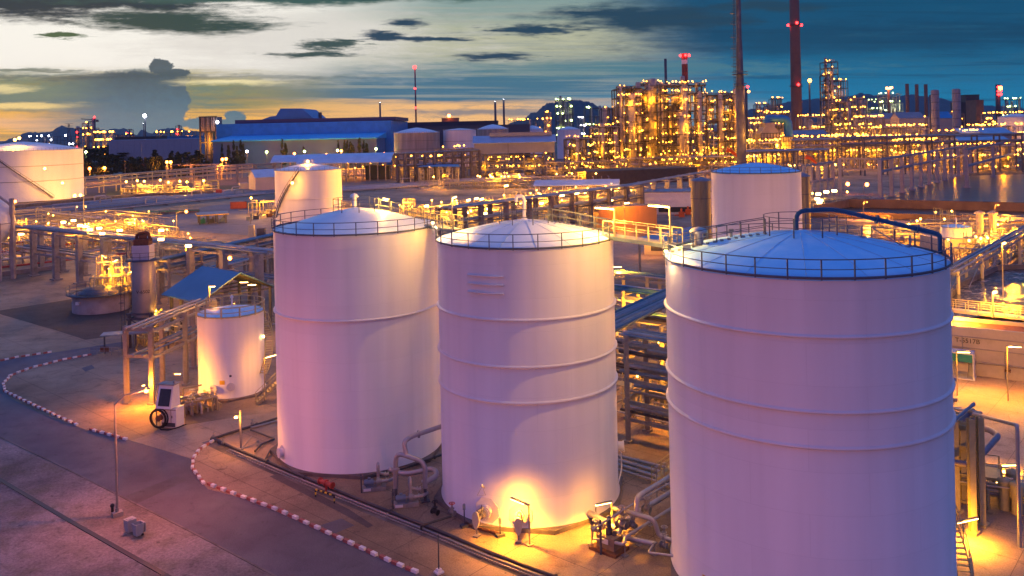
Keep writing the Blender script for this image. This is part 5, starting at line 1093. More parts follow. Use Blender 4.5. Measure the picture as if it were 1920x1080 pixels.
# ---------- behind the middle tank: grid racks and the golden yard
r1p, r1q = G(836, 389, 10.2), G(1190, 345, 10.2); rack('concrete pipe rack with dark posts crossing behind the middle tank', r1p, r1q, 5.5, [6.4, 9.9], 10, 3, 14, conc_d, 1.0, conc_d, rng=(.12, .25))
r2p, r2q = G(1184, 345, 10.2), G(1345, 317, 10.2); rack('concrete pipe rack continuing from behind the middle tank to the silo', r2p, r2q, 5.5, [4.5, 9.9], 8, 2, 15, conc, 1.1, conc, rng=(.12, .25))
for i, (px, py, w, d, n, l, ang) in enumerate(((880, 425, 30, 24, 60, 6, 50), (960, 410, 46, 34, 100, 12, 50), (1050, 395, 50, 36, 100, 12, 50), (1130, 378, 46, 30, 100, 9, 50), (800, 418, 30, 14, 40, 4, 50))):
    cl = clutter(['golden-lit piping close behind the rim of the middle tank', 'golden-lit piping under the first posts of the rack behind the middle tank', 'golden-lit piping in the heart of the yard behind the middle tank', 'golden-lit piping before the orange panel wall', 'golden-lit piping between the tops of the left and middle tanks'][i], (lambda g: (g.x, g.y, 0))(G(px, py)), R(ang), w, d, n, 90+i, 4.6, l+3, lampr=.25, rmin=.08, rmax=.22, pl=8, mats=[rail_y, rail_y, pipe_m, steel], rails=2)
    g = G(px, py); 
    for k in range(2): lamp_light('yard_light', cl, (g.x+(k-.5)*w*.5, g.y+(k-.5)*6, 6.5), 2600, (1, .46, .05), .5)
for i, (px, py) in enumerate(((946, 349), (1050, 367), (1078, 363), (1095, 361), (1102, 360), (1139, 356), (1159, 352), (1012, 382), (1013, 392), (980, 378), (958, 400), (905, 401), (912, 392), (870, 400), (875, 376), (890, 373), (900, 374), (1142, 376), (796, 387), (842, 390))):
    q = G(px, py, 9.5 if py < 370 else 6); tube_lamp('short bright tube lamp in the golden yard behind the middle tank', (q.x, q.y, 0), q.z, (1.2, 0, .2), 0, 1.3, group='tube lamps of the golden yard', thick=.26, mound=False)
# lamps standing on the bridges between the tank tops
for px, py, Y_, L_, lab, dx_, pw in ((1152, 392, 65.5, 1.45, 'long tube lamp on a yellow pole at the bridge end by the middle tank', -1.45, 1050), (1256, 388, 59.5, 1.45, 'long tube lamp on a yellow pole above the bridge near the right tank', -1.45, 1050), (847, 372, 73.5, .5, 'short lamp on a yellow pole above the bridge between left and middle tanks', .35, 950), (730, 374, 79.6, .55, 'short lamp on the crown railing of the left tank', -.6, 420)):
    q = P(px, py, Y_); zb_ = ZR+.3 if px != 730 else ZR+1.3; tube_lamp(lab, (q.x, q.y, zb_), q.z-zb_, (dx_, .35, .12), pw, L_, mound=False, col=(1, .60, .24), thick=.075)
# orange panel wall, white hut, brown pit, blue canopies
orange_w = corr('ochre_panel_wall', (.42, .24, .10), R(-40), .8)
g = G(1175, 433); mb = MB(); mb.box((g.x, g.y+3, 3.4), (17, 5, 6.8), R(12)); tag(mb.build('panel_building', orange_w), 'ochre corrugated building lit orange behind the bridge', 'building')
tl = tube_lamp('lamp lighting the ochre corrugated building', (g.x-1, g.y-4, 0), 8.0, (1.3, 0, .1), 2600, 1.3, (1, .33, .04), thick=.15)
g = G(1262, 404); t = thing('white_building', 'white flat-roofed building seen between the posts beside the silo', 'building', (g.x+2, g.y+8, 0)); mb = MB(); mb.box((g.x+3, g.y+9, 3.6), (24, 12, 7.2), R(-8)); mb.build('wall', white_p, t); mb = MB(); mb.box((g.x+3, g.y+9, 7.3), (24.6, 12.6, .3), R(-8)); mb.build('roof', steel_b, t); mb = MB(); mb.box((g.x+3, g.y+2.7, 1.6), (14, .3, 1.6), R(-8)); mb.build('window', blk_p, t)
for px, py, lab in ((1278, 408, 'small rusty red machine left of the silo foot'), (1290, 403, 'taller rusty red machine left of the silo foot')): p = G(px, py); mb = MB(); mb.box(p+UP*1.0, (1.6, 1.2, 1.6)); mb.cyl(p+UP*1.8, p+UP*2.8, .3, 8); mb.box(p+Vector((-1.5, 0, .8)), (1.4, .4, .4)); tag(mb.build('red_machine', pm('orange_red', (.5, .09, .02), .6)), lab, 'machine')
g = G(1145, 347); brown_w = pm('brown_wall', (.12, .085, .06), .9, 0, .2, .5); mb = MB(); mb.box((g.x+14, g.y+16, 3.5), (62, 20, 7), R(18)); tag(mb.build('bund_building', brown_w), 'long low dark brown walled pit before the refinery', 'wall')
gable('blue-white sheet roof just above the rack behind the middle tank', (lambda g: (g.x, g.y+6, 0))(G(1085, 372)), R(-8), 34, 16, 5.4, 7.2, corr('white_blue_roof_b', (.42, .50, .66), 0, .8), lilac, .4, True)
def canopy_flat(label, corners, z, mat, leg=.25, name='canopy'):
    pts = [G(*c, z) for c in corners]; c = sum(pts, Vector())/len(pts); t = thing(name, label, 'canopy', (c.x, c.y, 0)); mb = MB(); mb.poly([(p.x, p.y) for p in pts], z-.2, z); mb.build('roof', mat, t)
    for p in pts: q = p.lerp(c, .06); mb = MB(); mb.cyl((q.x, q.y, 0), (q.x, q.y, z-.2), leg, 8); mb.build('leg', steel, t)
    return t
canopy_flat('dark blue flat canopy behind the bridge to the right tank', [(1192, 446), (1330, 418), (1345, 428), (1290, 462)], 7.5, blue_sheet)
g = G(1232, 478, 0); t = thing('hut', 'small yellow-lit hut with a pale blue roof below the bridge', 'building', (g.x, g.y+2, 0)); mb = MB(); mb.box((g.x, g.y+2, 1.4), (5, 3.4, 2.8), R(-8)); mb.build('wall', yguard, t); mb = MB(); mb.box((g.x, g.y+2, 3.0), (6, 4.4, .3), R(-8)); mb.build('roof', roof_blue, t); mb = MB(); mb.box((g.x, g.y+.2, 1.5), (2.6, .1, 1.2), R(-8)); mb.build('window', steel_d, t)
lamp_light('hut_light', t, (g.x-2, g.y-3, 4), 700)
# silos either side of the fourth tank
silo_m = pm('old_metal_silo', (.26, .22, .15), .5, .5, .45, 1.2, 0, (.12, .1, .07), .6, .3, streak=True)
for px, w, top, lab in ((1318, 33, 338, 'old streaked metal silo left of the white tank'), (1509, 24, 330, 'old streaked metal silo right of the white tank')):
    Y_ = 168; r = w/2*Y_/F*1.1; x = PXW(px, Y_); zt_ = P(px, top, Y_).z; t = thing('silo', lab, 'silo', (x, Y_, 0)); mb = MB(); mb.lathe((x, Y_, 0), [(r, 0), (r, zt_)], 32); mb.build('shell', silo_m, t); mb = MB(); mb.lathe((x, Y_, 0), [(r+.15, zt_-.1), (r+.15, zt_+.1), (.1, zt_+.7)], 32); mb.build('roof', steel_b, t)
    for z in (zt_-3.5, zt_-9): mb = MB(); mb.ring((x, Y_, z), r+.03, 0, .06, 32, k=5); mb.build('band', steel_d, t)

# ---------- stacked racks seen in the gap between the middle and right tanks
for i, (x0, y0, tiers, n, ps, lab) in enumerate(((13.5, 77, [2.6, 4.2, 6.2, 8.0, 9.6], 4, 4, 'nearest steel rack in the gap between the middle and right tanks'), (12, 90, [3.0, 5.5, 8.6], 4, 5, 'second steel rack in the gap behind the middle tank'), (10, 108, [3.2, 6.0, 8.8], 4, 5, 'third steel rack in the gap with blue pipes on top'), (8, 128, [4.0, 8.0], 5, 5, 'farthest steel rack in the gap below the bridge'))):
    p = Vector((x0-2, y0+3, 0)); rack(lab, p, p+A_*26 if i % 2 == 0 else p+A_*24, 3.4, tiers, n, ps, 50+i, steel, .42, steel, pmats=[steel_b, pipe_dk, pipe_m, steel] if i < 2 else [pipe_b, steel_b, pipe_m], rng=(.1, .22), concp=False)
for k in range(7):
    o_ = Vector((-.766, .643, 0))*(k*.55); pipeline(['blue-grey pipe climbing away through the gap between the tanks, nearest', 'second blue-grey pipe climbing away through the gap', 'third blue-grey pipe climbing away through the gap', 'fourth blue-grey pipe climbing away through the gap', 'fifth blue-grey pipe climbing away through the gap', 'sixth blue-grey pipe climbing away through the gap', 'farthest of the blue-grey pipes climbing away through the gap'][k], [G(1150, 620, 9.9)+o_, G(1300, 548, 9.9)+o_], .16 if k % 2 else .22, steel_b if k % 3 else pipe_b)
clutter('yellow-lit valves and pumps at the foot of the racks between the tanks', (17, 84, 0), R(-40), 14, 9, 50, 61, 2.4, 3, lampr=.12, pl=2)
clutter('golden piping farther back in the gap between the tanks', (17, 100, 0), R(-40), 18, 10, 50, 62, 3.0, 4, lampr=.16, pl=3)
for x, y, z, pw, lab in ((15.8, 83, 5.2, 1200, 'lamp among the nearest racks between the tanks'), (15, 101, 7.5, 1500, 'lamp among the farther racks between the tanks'), (14.5, 122, 9, 2000, 'lamp beyond the racks between the tanks')): tube_lamp(lab, (x, y, 0), z, (1.2, 0, 0), pw, 1.2, (1, .45, .06), mound=False)

for i, (px, py, w, d, n, l, lab) in enumerate(((1010, 350, 70, 16, 90, 12, 'low golden pipework beyond the blue-white roof behind the middle tank'), (900, 352, 60, 12, 60, 6, 'low golden pipework on the far side of the second pipe way'), (700, 330, 90, 12, 60, 9, 'amber-lit store yard before the long vaulted canopy'), (1480, 330, 60, 14, 80, 12, 'golden pipework right behind the fourth tank and silo'), (560, 400, 40, 14, 50, 4, 'pipework behind the crown of the left tank'))):
    g = G(px, py); cl = clutter(lab, (g.x, g.y, 0), R(0 if i else 8), w, d, n, 400+i, 4.5, l, lampr=.4, rmin=.1, rmax=.28, pl=6, mats=[rail_y, pipe_m, steel]); [lamp_light('yard_light', cl, (g.x+w*f, g.y-3, 7), 1500, (1, .46, .05), .5) for f in (-.3, .3)]
# ================================================================== right of the widest tank
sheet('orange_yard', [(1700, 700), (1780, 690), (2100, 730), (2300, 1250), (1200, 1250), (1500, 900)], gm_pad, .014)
# concrete basin with its number, canopy hut
wp, wq = G(1770, 697), G(2010, 727); d = (wq-wp).normalized(); nb = Vector((-d.y, d.x, 0)); ang = math.atan2(d.y, d.x); Lw = (wq-wp).length; mid_ = (wp+wq)/2
cream = pm('cream_concrete', (.46, .40, .33), .8, 0, .12, .6, .2, (.25, .2, .15), .5, .4)
t = thing('basin', 'cream concrete basin marked T-5517B right of the widest tank', 'basin', (mid_.x, mid_.y, 0)); hz = 5.4
mb = MB(); mb.box(mid_+nb*.2+UP*hz/2, (Lw, .4, hz), ang); mb.box(mid_+nb*5.2+UP*hz/2, (Lw, .4, hz), ang); mb.box(wp+nb*2.7+UP*hz/2, (.4, 4.6, hz), ang); mb.build('wall', cream, t)
mb = MB(); mb.box(mid_+nb*2.7+UP*(hz-.5), (Lw-.4, 4.6, .2), ang); mb.build('filling', pm('red_soil', (.30, .10, .04), .9, 0, .4, 3), t)
g = wp.lerp(wq, .2)+UP*3.62; mb = MB(); text_flat(mb, 'T-5517B', .72, g-nb*.01, ang); mb.build('marking', blk_p, t)
for z in (4.35, 3.1, 1.6): mb = MB(); mb.tube([wp+UP*z-nb*.22, wq+UP*z-nb*.22], .05 if z > 2 else .09, 6); mb.build('pipe', steel, t)
for f in (.16, .5, .72): mb = MB(); mb.cyl(wp.lerp(wq, f)-nb*.2, wp.lerp(wq, f)-nb*.2+UP*(4.4 if f < .2 else 3.1), .06, 6); mb.build('down_pipe', steel, t)
g = wp.lerp(wq, .52)-nb*.5; valve('rusty valve on the face of the cream basin', g+UP*.9, .9, mat=rust)
h0 = G(1800, 712); t = thing('kiosk', 'small white kiosk with a green awning against the cream basin', 'kiosk', tuple(h0)); M = Matrix.Rotation(ang, 3, 'Z')
def T(x, y, z): return h0+M @ Vector((x, y, z))
mb = MB(); mb.box(T(0, 1.2, 2.9), (2.7, 1.8, .12), ang); mb.box(T(1.3, 1.2, 1.45), (.1, 1.8, 2.8), ang); mb.box(T(-1.3, 1.2, 1.45), (.1, 1.8, 2.8), ang); mb.box(T(0, 2.05, 1.45), (2.6, .08, 2.8), ang); mb.box(T(0, 1.2, .05), (2.9, 2.0, .1), ang); mb.build('shell', white_p, t)
mb = MB(); mb.add([T(-1.25, .25, 2.8), T(1.25, .25, 2.8), T(1.25, -.1, 2.05), T(-1.25, -.1, 2.05), T(-1.25, .32, 2.8), T(1.25, .32, 2.8), T(1.25, -.04, 2.05), T(-1.25, -.04, 2.05)], [(0, 3, 2, 1), (4, 5, 6, 7), (2, 3, 7, 6), (0, 1, 5, 4), (1, 2, 6, 5), (3, 0, 4, 7)]); mb.build('awning', grn_p, t)
mb = MB(); mb.box(T(.2, 1.0, 1.3), (1.1, .5, 1.0), ang); mb.cyl(T(-.3, .8, 0), T(-.3, .8, .9), .04, 5); mb.cyl(T(.7, .8, 0), T(.7, .8, .9), .04, 5); mb.build('cabinet', cream, t)
# aerated pond, its walls and walkways
def water(name, col, foam=.0, rough=.08, bump=.4, sc=.8):
    m = bpy.data.materials.new(name); m.use_nodes = True; t = m.node_tree; b = t.nodes['Principled BSDF']; L = t.links.new; N = t.nodes.new
    g = N('ShaderNodeNewGeometry'); n = N('ShaderNodeTexNoise'); n.inputs['Scale'].default_value = sc; n.inputs['Detail'].default_value = 7; n.inputs['Distortion'].default_value = 1.2; L(g.outputs['Position'], n.inputs['Vector'])
    r = N('ShaderNodeValToRGB'); r.color_ramp.elements[0].position = .5; r.color_ramp.elements[0].color = (*col, 1); r.color_ramp.elements[1].position = .72; r.color_ramp.elements[1].color = (foam, foam*.95, foam*.9, 1) if foam else (*[c*1.5 for c in col], 1)
    L(n.outputs[0], r.inputs[0]); L(r.outputs[0], b.inputs['Base Color']); b.inputs['Roughness'].default_value = rough
    bp = N('ShaderNodeBump'); bp.inputs['Strength'].default_value = bump; bp.inputs['Distance'].default_value = .3; L(n.outputs[0], bp.inputs['Height']); L(bp.outputs[0], b.inputs['Normal']); return m
w_foam = water('foamy_water', (.05, .045, .05), .42, .15, .6, .55); w_dark = water('dark_water', (.008, .008, .012), 0, .3, .8, .12)
zW = 2.6; pts = [G(px, py, zW) for px, py in ((1740, 600), (1800, 538), (1868, 506), (2060, 498), (2100, 610), (1850, 592))]
mb = MB(); mb.poly([(p.x, p.y) for p in pts], zW, zW); struct(mb.build('aeration_pond', w_foam))
mb = MB()
for a, b in ((pts[1], pts[2]), (pts[2], pts[3]), (pts[0], pts[1])):
    a, b = a.copy(), b.copy(); a.z = b.z = 1.7; mb.beam(a, b, .6, 3.4)
tag(mb.build('pond_wall', conc_d), 'dark concrete wall round the far sides of the foaming pond', 'wall')
br0, br1 = G(1700, 572, 3.6), G(2060, 612, 3.6); t = thing('pond_walkway', 'pale railed walkway crossing before the foaming pond', 'walkway', (br0.x, br0.y, 0))
mb = MB(); mb.beam(br0, br1, 1.6, .3); mb.build('deck', cream, t)
dd = (br1-br0).normalized(); nn = Vector((-dd.y, dd.x, 0))*.75
for sg in (-1, 1): mb = MB(); rail_run(mb, [br0+nn*sg+UP*.15, br1+nn*sg+UP*.15], 1.2, .05, 1.5); mb.build('handrail', rail_y, t)
lamp_light('pond_light', t, G(1795, 590, 6), 4500, (1, .45, .08), .3)
for px, py, tp, lab, gm_, pw in ((1862, 595, 550, 'small lamp post on the pond walkway', g_tube, 900), (1881, 560, 458, 'lamp post far side of the foaming pond', g_mid, 1400)):
    p = G(px, py, 3.6); z = P(px, tp, p.y).z; tl = tube_lamp(lab, p, z-3.6, (.5, 0, .2), pw*2.5, .5, (1, .5, .1), thick=.12)
# railed pipe bridge running to the far right, and golden yard beyond
rack('blue-topped pipe rack running away to the right behind the widest tank', G(1780, 508, 6), G(2010, 380, 6), 2.4, [5.8], 9, 4, 70, yguard, .35, steel, pmats=[pipe_m, steel_b, pipe_b], rng=(.12, .22), concp=False, brace=True)
for i, (px, py, w, d_, n, l) in enumerate(((1850, 486, 26, 9, 60, 5), (1900, 470, 26, 12, 50, 4), (1700, 452, 60, 8, 40, 5), (1890, 430, 50, 10, 36, 3))):
    g = G(px, py); cl = clutter(['golden-lit piping beyond the foaming pond, nearer the widest tank', 'golden-lit piping beyond the foaming pond at the right edge', 'low piping seen over the dome of the widest tank', 'low piping near the small tank with two chimneys'][i], (g.x, g.y, 0), R(50 if i < 2 else 0), w, d_, n, 120+i, 3.6, l, lampr=.26, rmin=.07, rmax=.2, pl=4, mats=[rail_y, pipe_m, steel])
    lamp_light('yard_light', cl, (g.x, g.y, 5.5), 1700, (1, .46, .06), .4)
q = P(1456/1440*0+1818, 456, 150)
g = G(1808, 472); t7 = tank('small white tank with a pale blue top next to two chimney pipes', (g.x, g.y+3.2), 3.1, P(1808, 428, g.y).z, [], .5, roof=roof_bl, seams=0, center_rail=0, rail_mat=steel, plinth=0, nseg=48); vent(t7, (g.x, g.y+3.2, P(1808, 428, g.y).z+.4), 1.2, .12, False)
mb = MB(); mb.box((g.x+3, g.y+3, 1.5), (18, 9, 3.0)); tag(mb.build('low_building', cream), 'low cream block beneath the small tank with the pale blue top', 'building')
for k, px in enumerate((1838, 1862)):
    p = G(px, 468); z = P(px, 401, p.y).z; mb = MB(); mb.cyl(p, p+UP*z, .75, 14); mb.lathe(p+UP*z, [(1.1, 0), (1.1, .3), (.1, .8)], 14); tag(mb.build('chimney_pipe', conc_w), ['pale chimney pipe with a cap, left of the pair at the right', 'pale chimney pipe with a cap, right of the pair at the right'][k], 'chimney')
# dark ponds, channel walls and banks
sheet('dark_pond', [(1640, 374), (1700, 352), (1800, 330), (2100, 322), (2200, 395), (1740, 384)], w_dark, .03)
sheet('channel', [(1520, 392), (1560, 384), (2200, 408), (2200, 424), (1520, 408)], w_dark, .028)
bank = ground_mat('dark_bank', (.14, .10, .075), (.05, .04, .035), 0, ang=5, fine=.08, big=.02, grain=2)
sheet('bank', [(1500, 378), (1650, 372), (1920, 300), (2300, 290), (2300, 480), (1740, 470), (1500, 420)], bank, .018)
sheet('wet_bed', [(1500, 418), (2200, 436), (2200, 470), (1500, 440)], w_dark, .03)
stone_w = pm('brown_basin_wall', (.20, .13, .085), .9, 0, .3, .3, .2)
def wall(label, a, b, h_, w=.8, mat=None): mb = MB(); a, b = Vector(a), Vector(b); a.z = b.z = h_/2; mb.beam(a, b, w, h_); return tag(mb.build('basin_wall', mat or stone_w), label, 'wall')
wall('upper brown basin wall running right from the fourth tank', G(1590, 388), G(2200, 404), 2.8, 1.2); wall('lower brown basin wall beyond the dome of the widest tank', G(1500, 404), G(2200, 428), 1.6, 1.0)
wall('short slanting basin wall near the fourth tank', G(1530, 400), G(1605, 385), 2.6, 1.2); 
mb = MB()
for k in range(40): q = G(1520+k*18, 402.5+k*.72, 1.7); mb.box(q, (.5, .4, .5))
sheet('basin_road', [(1540, 409), (2200, 431), (2200, 437), (1540, 413)], gm_pad, .035)
for k, (px, py, lab) in enumerate(((1620, 412, 'faint lamp beside the basin road over the dome'), (1866, 420, 'lamp by the basin road near the chimney pipes'))): p = G(px, py); street_lamp(lab, p, 5, (.8, 0, .2), 3500, (1, .40, .08), g_org, None, .1)
# post rows of the future rack at the right
def postrow(label, pairs, z_top, zb_beam, w=1.2, name='post_row', beam2=True, r=None):
    t = thing(name, label, 'rack', tuple(G(*pairs[0]))); pts = [G(*p) for p in pairs]
    for p in pts: mb = MB(); mb.box(p+UP*z_top/2, (w, w, z_top), .9); mb.box(p+UP*.3, (w*1.8, w*1.8, .6), .9); mb.build('post', conc_p, t)
    for z in ([z_top, zb_beam] if beam2 else [z_top]):
        mb = MB()
        for a, b in zip(pts, pts[1:]): mb.beam(a+UP*z, b+UP*z, .9, .8)
        mb.build('beam', steel_b, t)
    return t
conc_p = pm('violet_grey_concrete', (.36, .33, .34), .85, 0, .15, .6)
a, b = G(1651, 374), G(1896, 302); n = 20
row = []
for k in range(n+1): p = a.lerp(b, k/n); row.append(p)
def postrow_w(label, pts, zt_, zm, w=1.3):
    t = thing('post_row', label, 'rack', tuple(pts[0]))
    for p in pts: mb = MB(); mb.box(p+UP*zt_/2, (w, w, zt_), .9); mb.box(p+UP*.3, (w*1.7, w*1.7, .6), .9); mb.build('post', conc_p, t)
    for z in (zt_, zm): mb = MB(); mb.beam(pts[0]+UP*z, pts[-1]+UP*z, .9, .8); mb.build('beam', steel_b, t)
    return t
postrow_w('long row of bare concrete posts marching away to the right', row, 14.6, 10.2)
a2, b2 = G(1813, 352), G(1900, 318); postrow_w('second shorter row of bare concrete posts nearer the pond', [a2, a2.lerp(b2, .5), b2], 16, 9)
a3, b3 = G(1506, 378), G(1562, 366); postrow_w('row of posts with lamps next to the right silo', [a3.lerp(b3, k/4) for k in range(5)], 13.0, 6.5)
p, q = G(1562, 366)+UP*14.5, G(1651, 374)+UP*14.5; p = P(1574, 297, 320); q = P(1650, 298, 315); t = thing('truss_bridge', 'lattice truss bridge joining the post rows at the right', 'bridge', (p.x, p.y, 0))
mb = MB(); dz_ = UP*4; mb.beam(p, q, .6); mb.beam(p-dz_, q-dz_, .6)
for k in range(9):
    u = p.lerp(q, k/8); mb.beam(u, u-dz_, .3); 
    if k < 8: v = p.lerp(q, (k+1)/8); mb.beam(u, v-dz_, .2) if k % 2 else mb.beam(u-dz_, v, .2)
mb.build('truss', conc_p, t)
for u in (p, q): mb = MB(); mb.beam(u, (u.x, u.y, 0), 1.0); mb.build('leg', conc_p, t)
for i, (px, py) in enumerate(((1530, 364), (1545, 360), (1560, 358), (1528, 373), (1534, 376), (1532, 381))): q = P(px, py, 300); tube_lamp('bright tube lamp at the foot of the post row by the right silo', (q.x, q.y, 0), max(q.z, .6), (1.6, 0, 0), 2600 if i % 2 == 0 else 0, 1.6, group='tube lamps by the right silo', thick=.4, mound=False)
for px, py, lab in ((1584, 352, 'orange street lamp in the empty lot, left of two'), (1620, 353, 'orange street lamp in the empty lot, right of two')): p = G(px, py+12); h_ = P(px, py-6, p.y).z; street_lamp(lab, p, h_, (1.0, 0, .2), 5200, (1, .36, .08), g_org, None, .75, .16)
g = G(1600, 376); clutter('yellow-lit sluice pipework by the basin corner', (g.x-10, g.y-4, 0), R(0), 28, 5, 24, 140, 2.0, 3, lampr=.35, rails=2)
# truck
p = G(1573, 327); t = thing('truck', 'parked lorry with a pale cab beyond the truss bridge', 'truck', tuple(p))
mb = MB(); mb.box(p+Vector((0, 1, 2.6)), (5, 3, 3.6)); mb.build('cab', white_p, t); mb = MB(); mb.box(p+Vector((0, -.52, 3.4)), (4, .1, 1.2)); mb.build('windscreen', blk_p, t); mb = MB(); mb.box(p+Vector((0, 6, 2.4)), (5, 9, 3.0)); mb.build('load_body', steel_d, t)
for sx in (-2, 2):
    for yy in (0, 4, 8): mb = MB(); mb.cyl(p+Vector((sx-.3, yy, .8)), p+Vector((sx+.3, yy, .8)), .8, 14); mb.build('wheel', rubber, t)

# ---------- rack, pipes, stair lights and pumps right beside the widest tank
Yr = 64.0
def PR(px, py, Y=Yr): return P(px, py, Y)
t = thing('pipe_rack', 'tall yellow-lit steel rack standing right of the widest tank', 'pipe rack', (PR(1824, 900).x, 66, 0))
for px, pb, pt_, lab in ((1824, 1000, 785, ''), (1841, 985, 782, ''), (1793, 960, 790, ''), (1806, 940, 790, '')):
    b = G(px, pb); mb = MB(); zt_ = P(px, pt_, b.y).z; mb.ibeam(b, (b.x, b.y, zt_), .42); mb.box(b+UP*.1, (.8, .8, .2), .7); mb.build('post', rail_y, t)
for py, w in ((800, .3), (838, .3), (868, .25), (905, .25)):
    mb = MB(); a = PR(1762, py-6, 66); b = PR(1845, py+8, 63.5); mb.beam(a, b, w*.7, w); a2_ = PR(1790, py-14, 70); mb.beam(PR(1825, py+4, 63.8), a2_, w*.6, w); mb.build('crossbeam', rail_y, t)
for k, (z0, z1, r) in enumerate(((775, 783, .12), (781, 790, .12), (788, 797, .16), (845, 856, .12), (850, 862, .12), (792, 812, .1))): mb = MB(); mb.tube([PR(1740, z0-18, 72), PR(1840, z1-8, 66)], r, 8); mb.build('pipe', [pipe_m, steel_b][k % 2], t)
violet_p = pm('violet_grey_pipe', (.22, .19, .23), .45, .3, .2, 2)
pipeline('thick violet-grey pipe looping out right of the widest tank', [PR(1745, 860, 63), PR(1822, 873, 62), PR(1872, 817, 66), PR(1856, 806, 68), PR(1835, 802, 70)], .24, violet_p, n=14)
pipeline('two thick pipes climbing from the widest tank, upper one', [PR(1775, 812, 64), PR(1824, 770, 68)], .2, violet_p); pipeline('two thick pipes climbing from the widest tank, lower one', [PR(1775, 800, 64), PR(1826, 757, 68)], .13, steel_b)
b = G(1912, 1026); zt_ = P(1912, 797, b.y).z; pipeline('slim pipe bending over from the rack down to the yard at the right edge', [PR(1826, 776, 66), Vector((b.x, b.y, zt_)), b], .13, pipe_m)
pipeline('thin vertical rod standing against the right side of the widest tank', [Vector((T3c[0]+T3r+.25, T3c[1]-.8, 4)), Vector((T3c[0]+T3r+.25, T3c[1]-.8, ZR-1.2))], .05, steel)
for px, py, Y_, dx_, pw, lab, h_ in ((1868, 873, 70, 1.75, 3200, 'uppermost of the three bright tube lamps right of the widest tank', None), (1843, 905, 68, 1.7, 2800, 'middle of the three bright tube lamps right of the widest tank', None), (1787, 982, 58.5, 1.75, 1500, 'lowest bright tube lamp at the stair of the widest tank', None)):
    q = PR(px, py, Y_); tube_lamp(lab, (q.x, q.y, 0 if px != 1787 else q.z-.4), q.z if px != 1787 else .4, (dx_, .1, .0 if px != 1787 else .3), pw*.6, dx_*.95, (1, .45, .06), thick=.075, mound=False, down=4 if px != 1787 else 2)
g = G(1890, 962); clutter('golden-lit pump group with round motors in the yard at the right edge', (g.x+1, g.y+2, 0), R(-25), 9, 4.5, 44, 151, 1.8, 0, mats=[rail_y, pipe_m, yguard], pl=1)
for k, (px, py) in enumerate(((1884, 935), (1899, 918), (1908, 944))): p = G(px, py+20); t = thing('vertical_motor', ['round-topped yellow motor, left one of the pump group at the right edge', 'round-topped yellow motor, tallest of the pump group at the right edge', 'round-topped yellow motor, right one of the pump group at the right edge'][k], 'motor', tuple(p)); mb = MB(); mb.cyl(p, p+UP*1.5, .38, 16); mb.cyl(p+UP*1.5, p+UP*2.1, .45, 16); mb.lathe(p+UP*2.1, [(.5, 0), (.45, .2), (.1, .3)], 16); mb.build('motor', rail_y, t); mb = MB(); mb.box(p+Vector((.5, -.2, 1.2)), (.4, .4, .5)); mb.build('terminal_box', yguard, t)
clutter('yellow-lit valves under the rack right of the widest tank', (lambda g: (g.x-.5, g.y+3, 0))(G(1800, 930)), R(-40), 6, 6, 30, 152, 2.6, 0, mats=[rail_y, steel, pipe_m])

g = G(1890, 752); tube_lamp('added lamp on a post to light the yard before the cream basin at the right edge', (g.x, g.y, 0), 5.6, (1.3, -.3, 0), 900, 1.2, (1, .45, .06), mound=False, down=4)  # extra lamp, added to colour the yard paving orange

g = G(1795, 742); tube_lamp('lamp on a post between the kiosk with the green awning and the rack', (g.x, g.y, 0), 4.6, (1.3, -.2, 0), 500, 1.2, (1, .45, .06), mound=False, down=4)
LK = .2
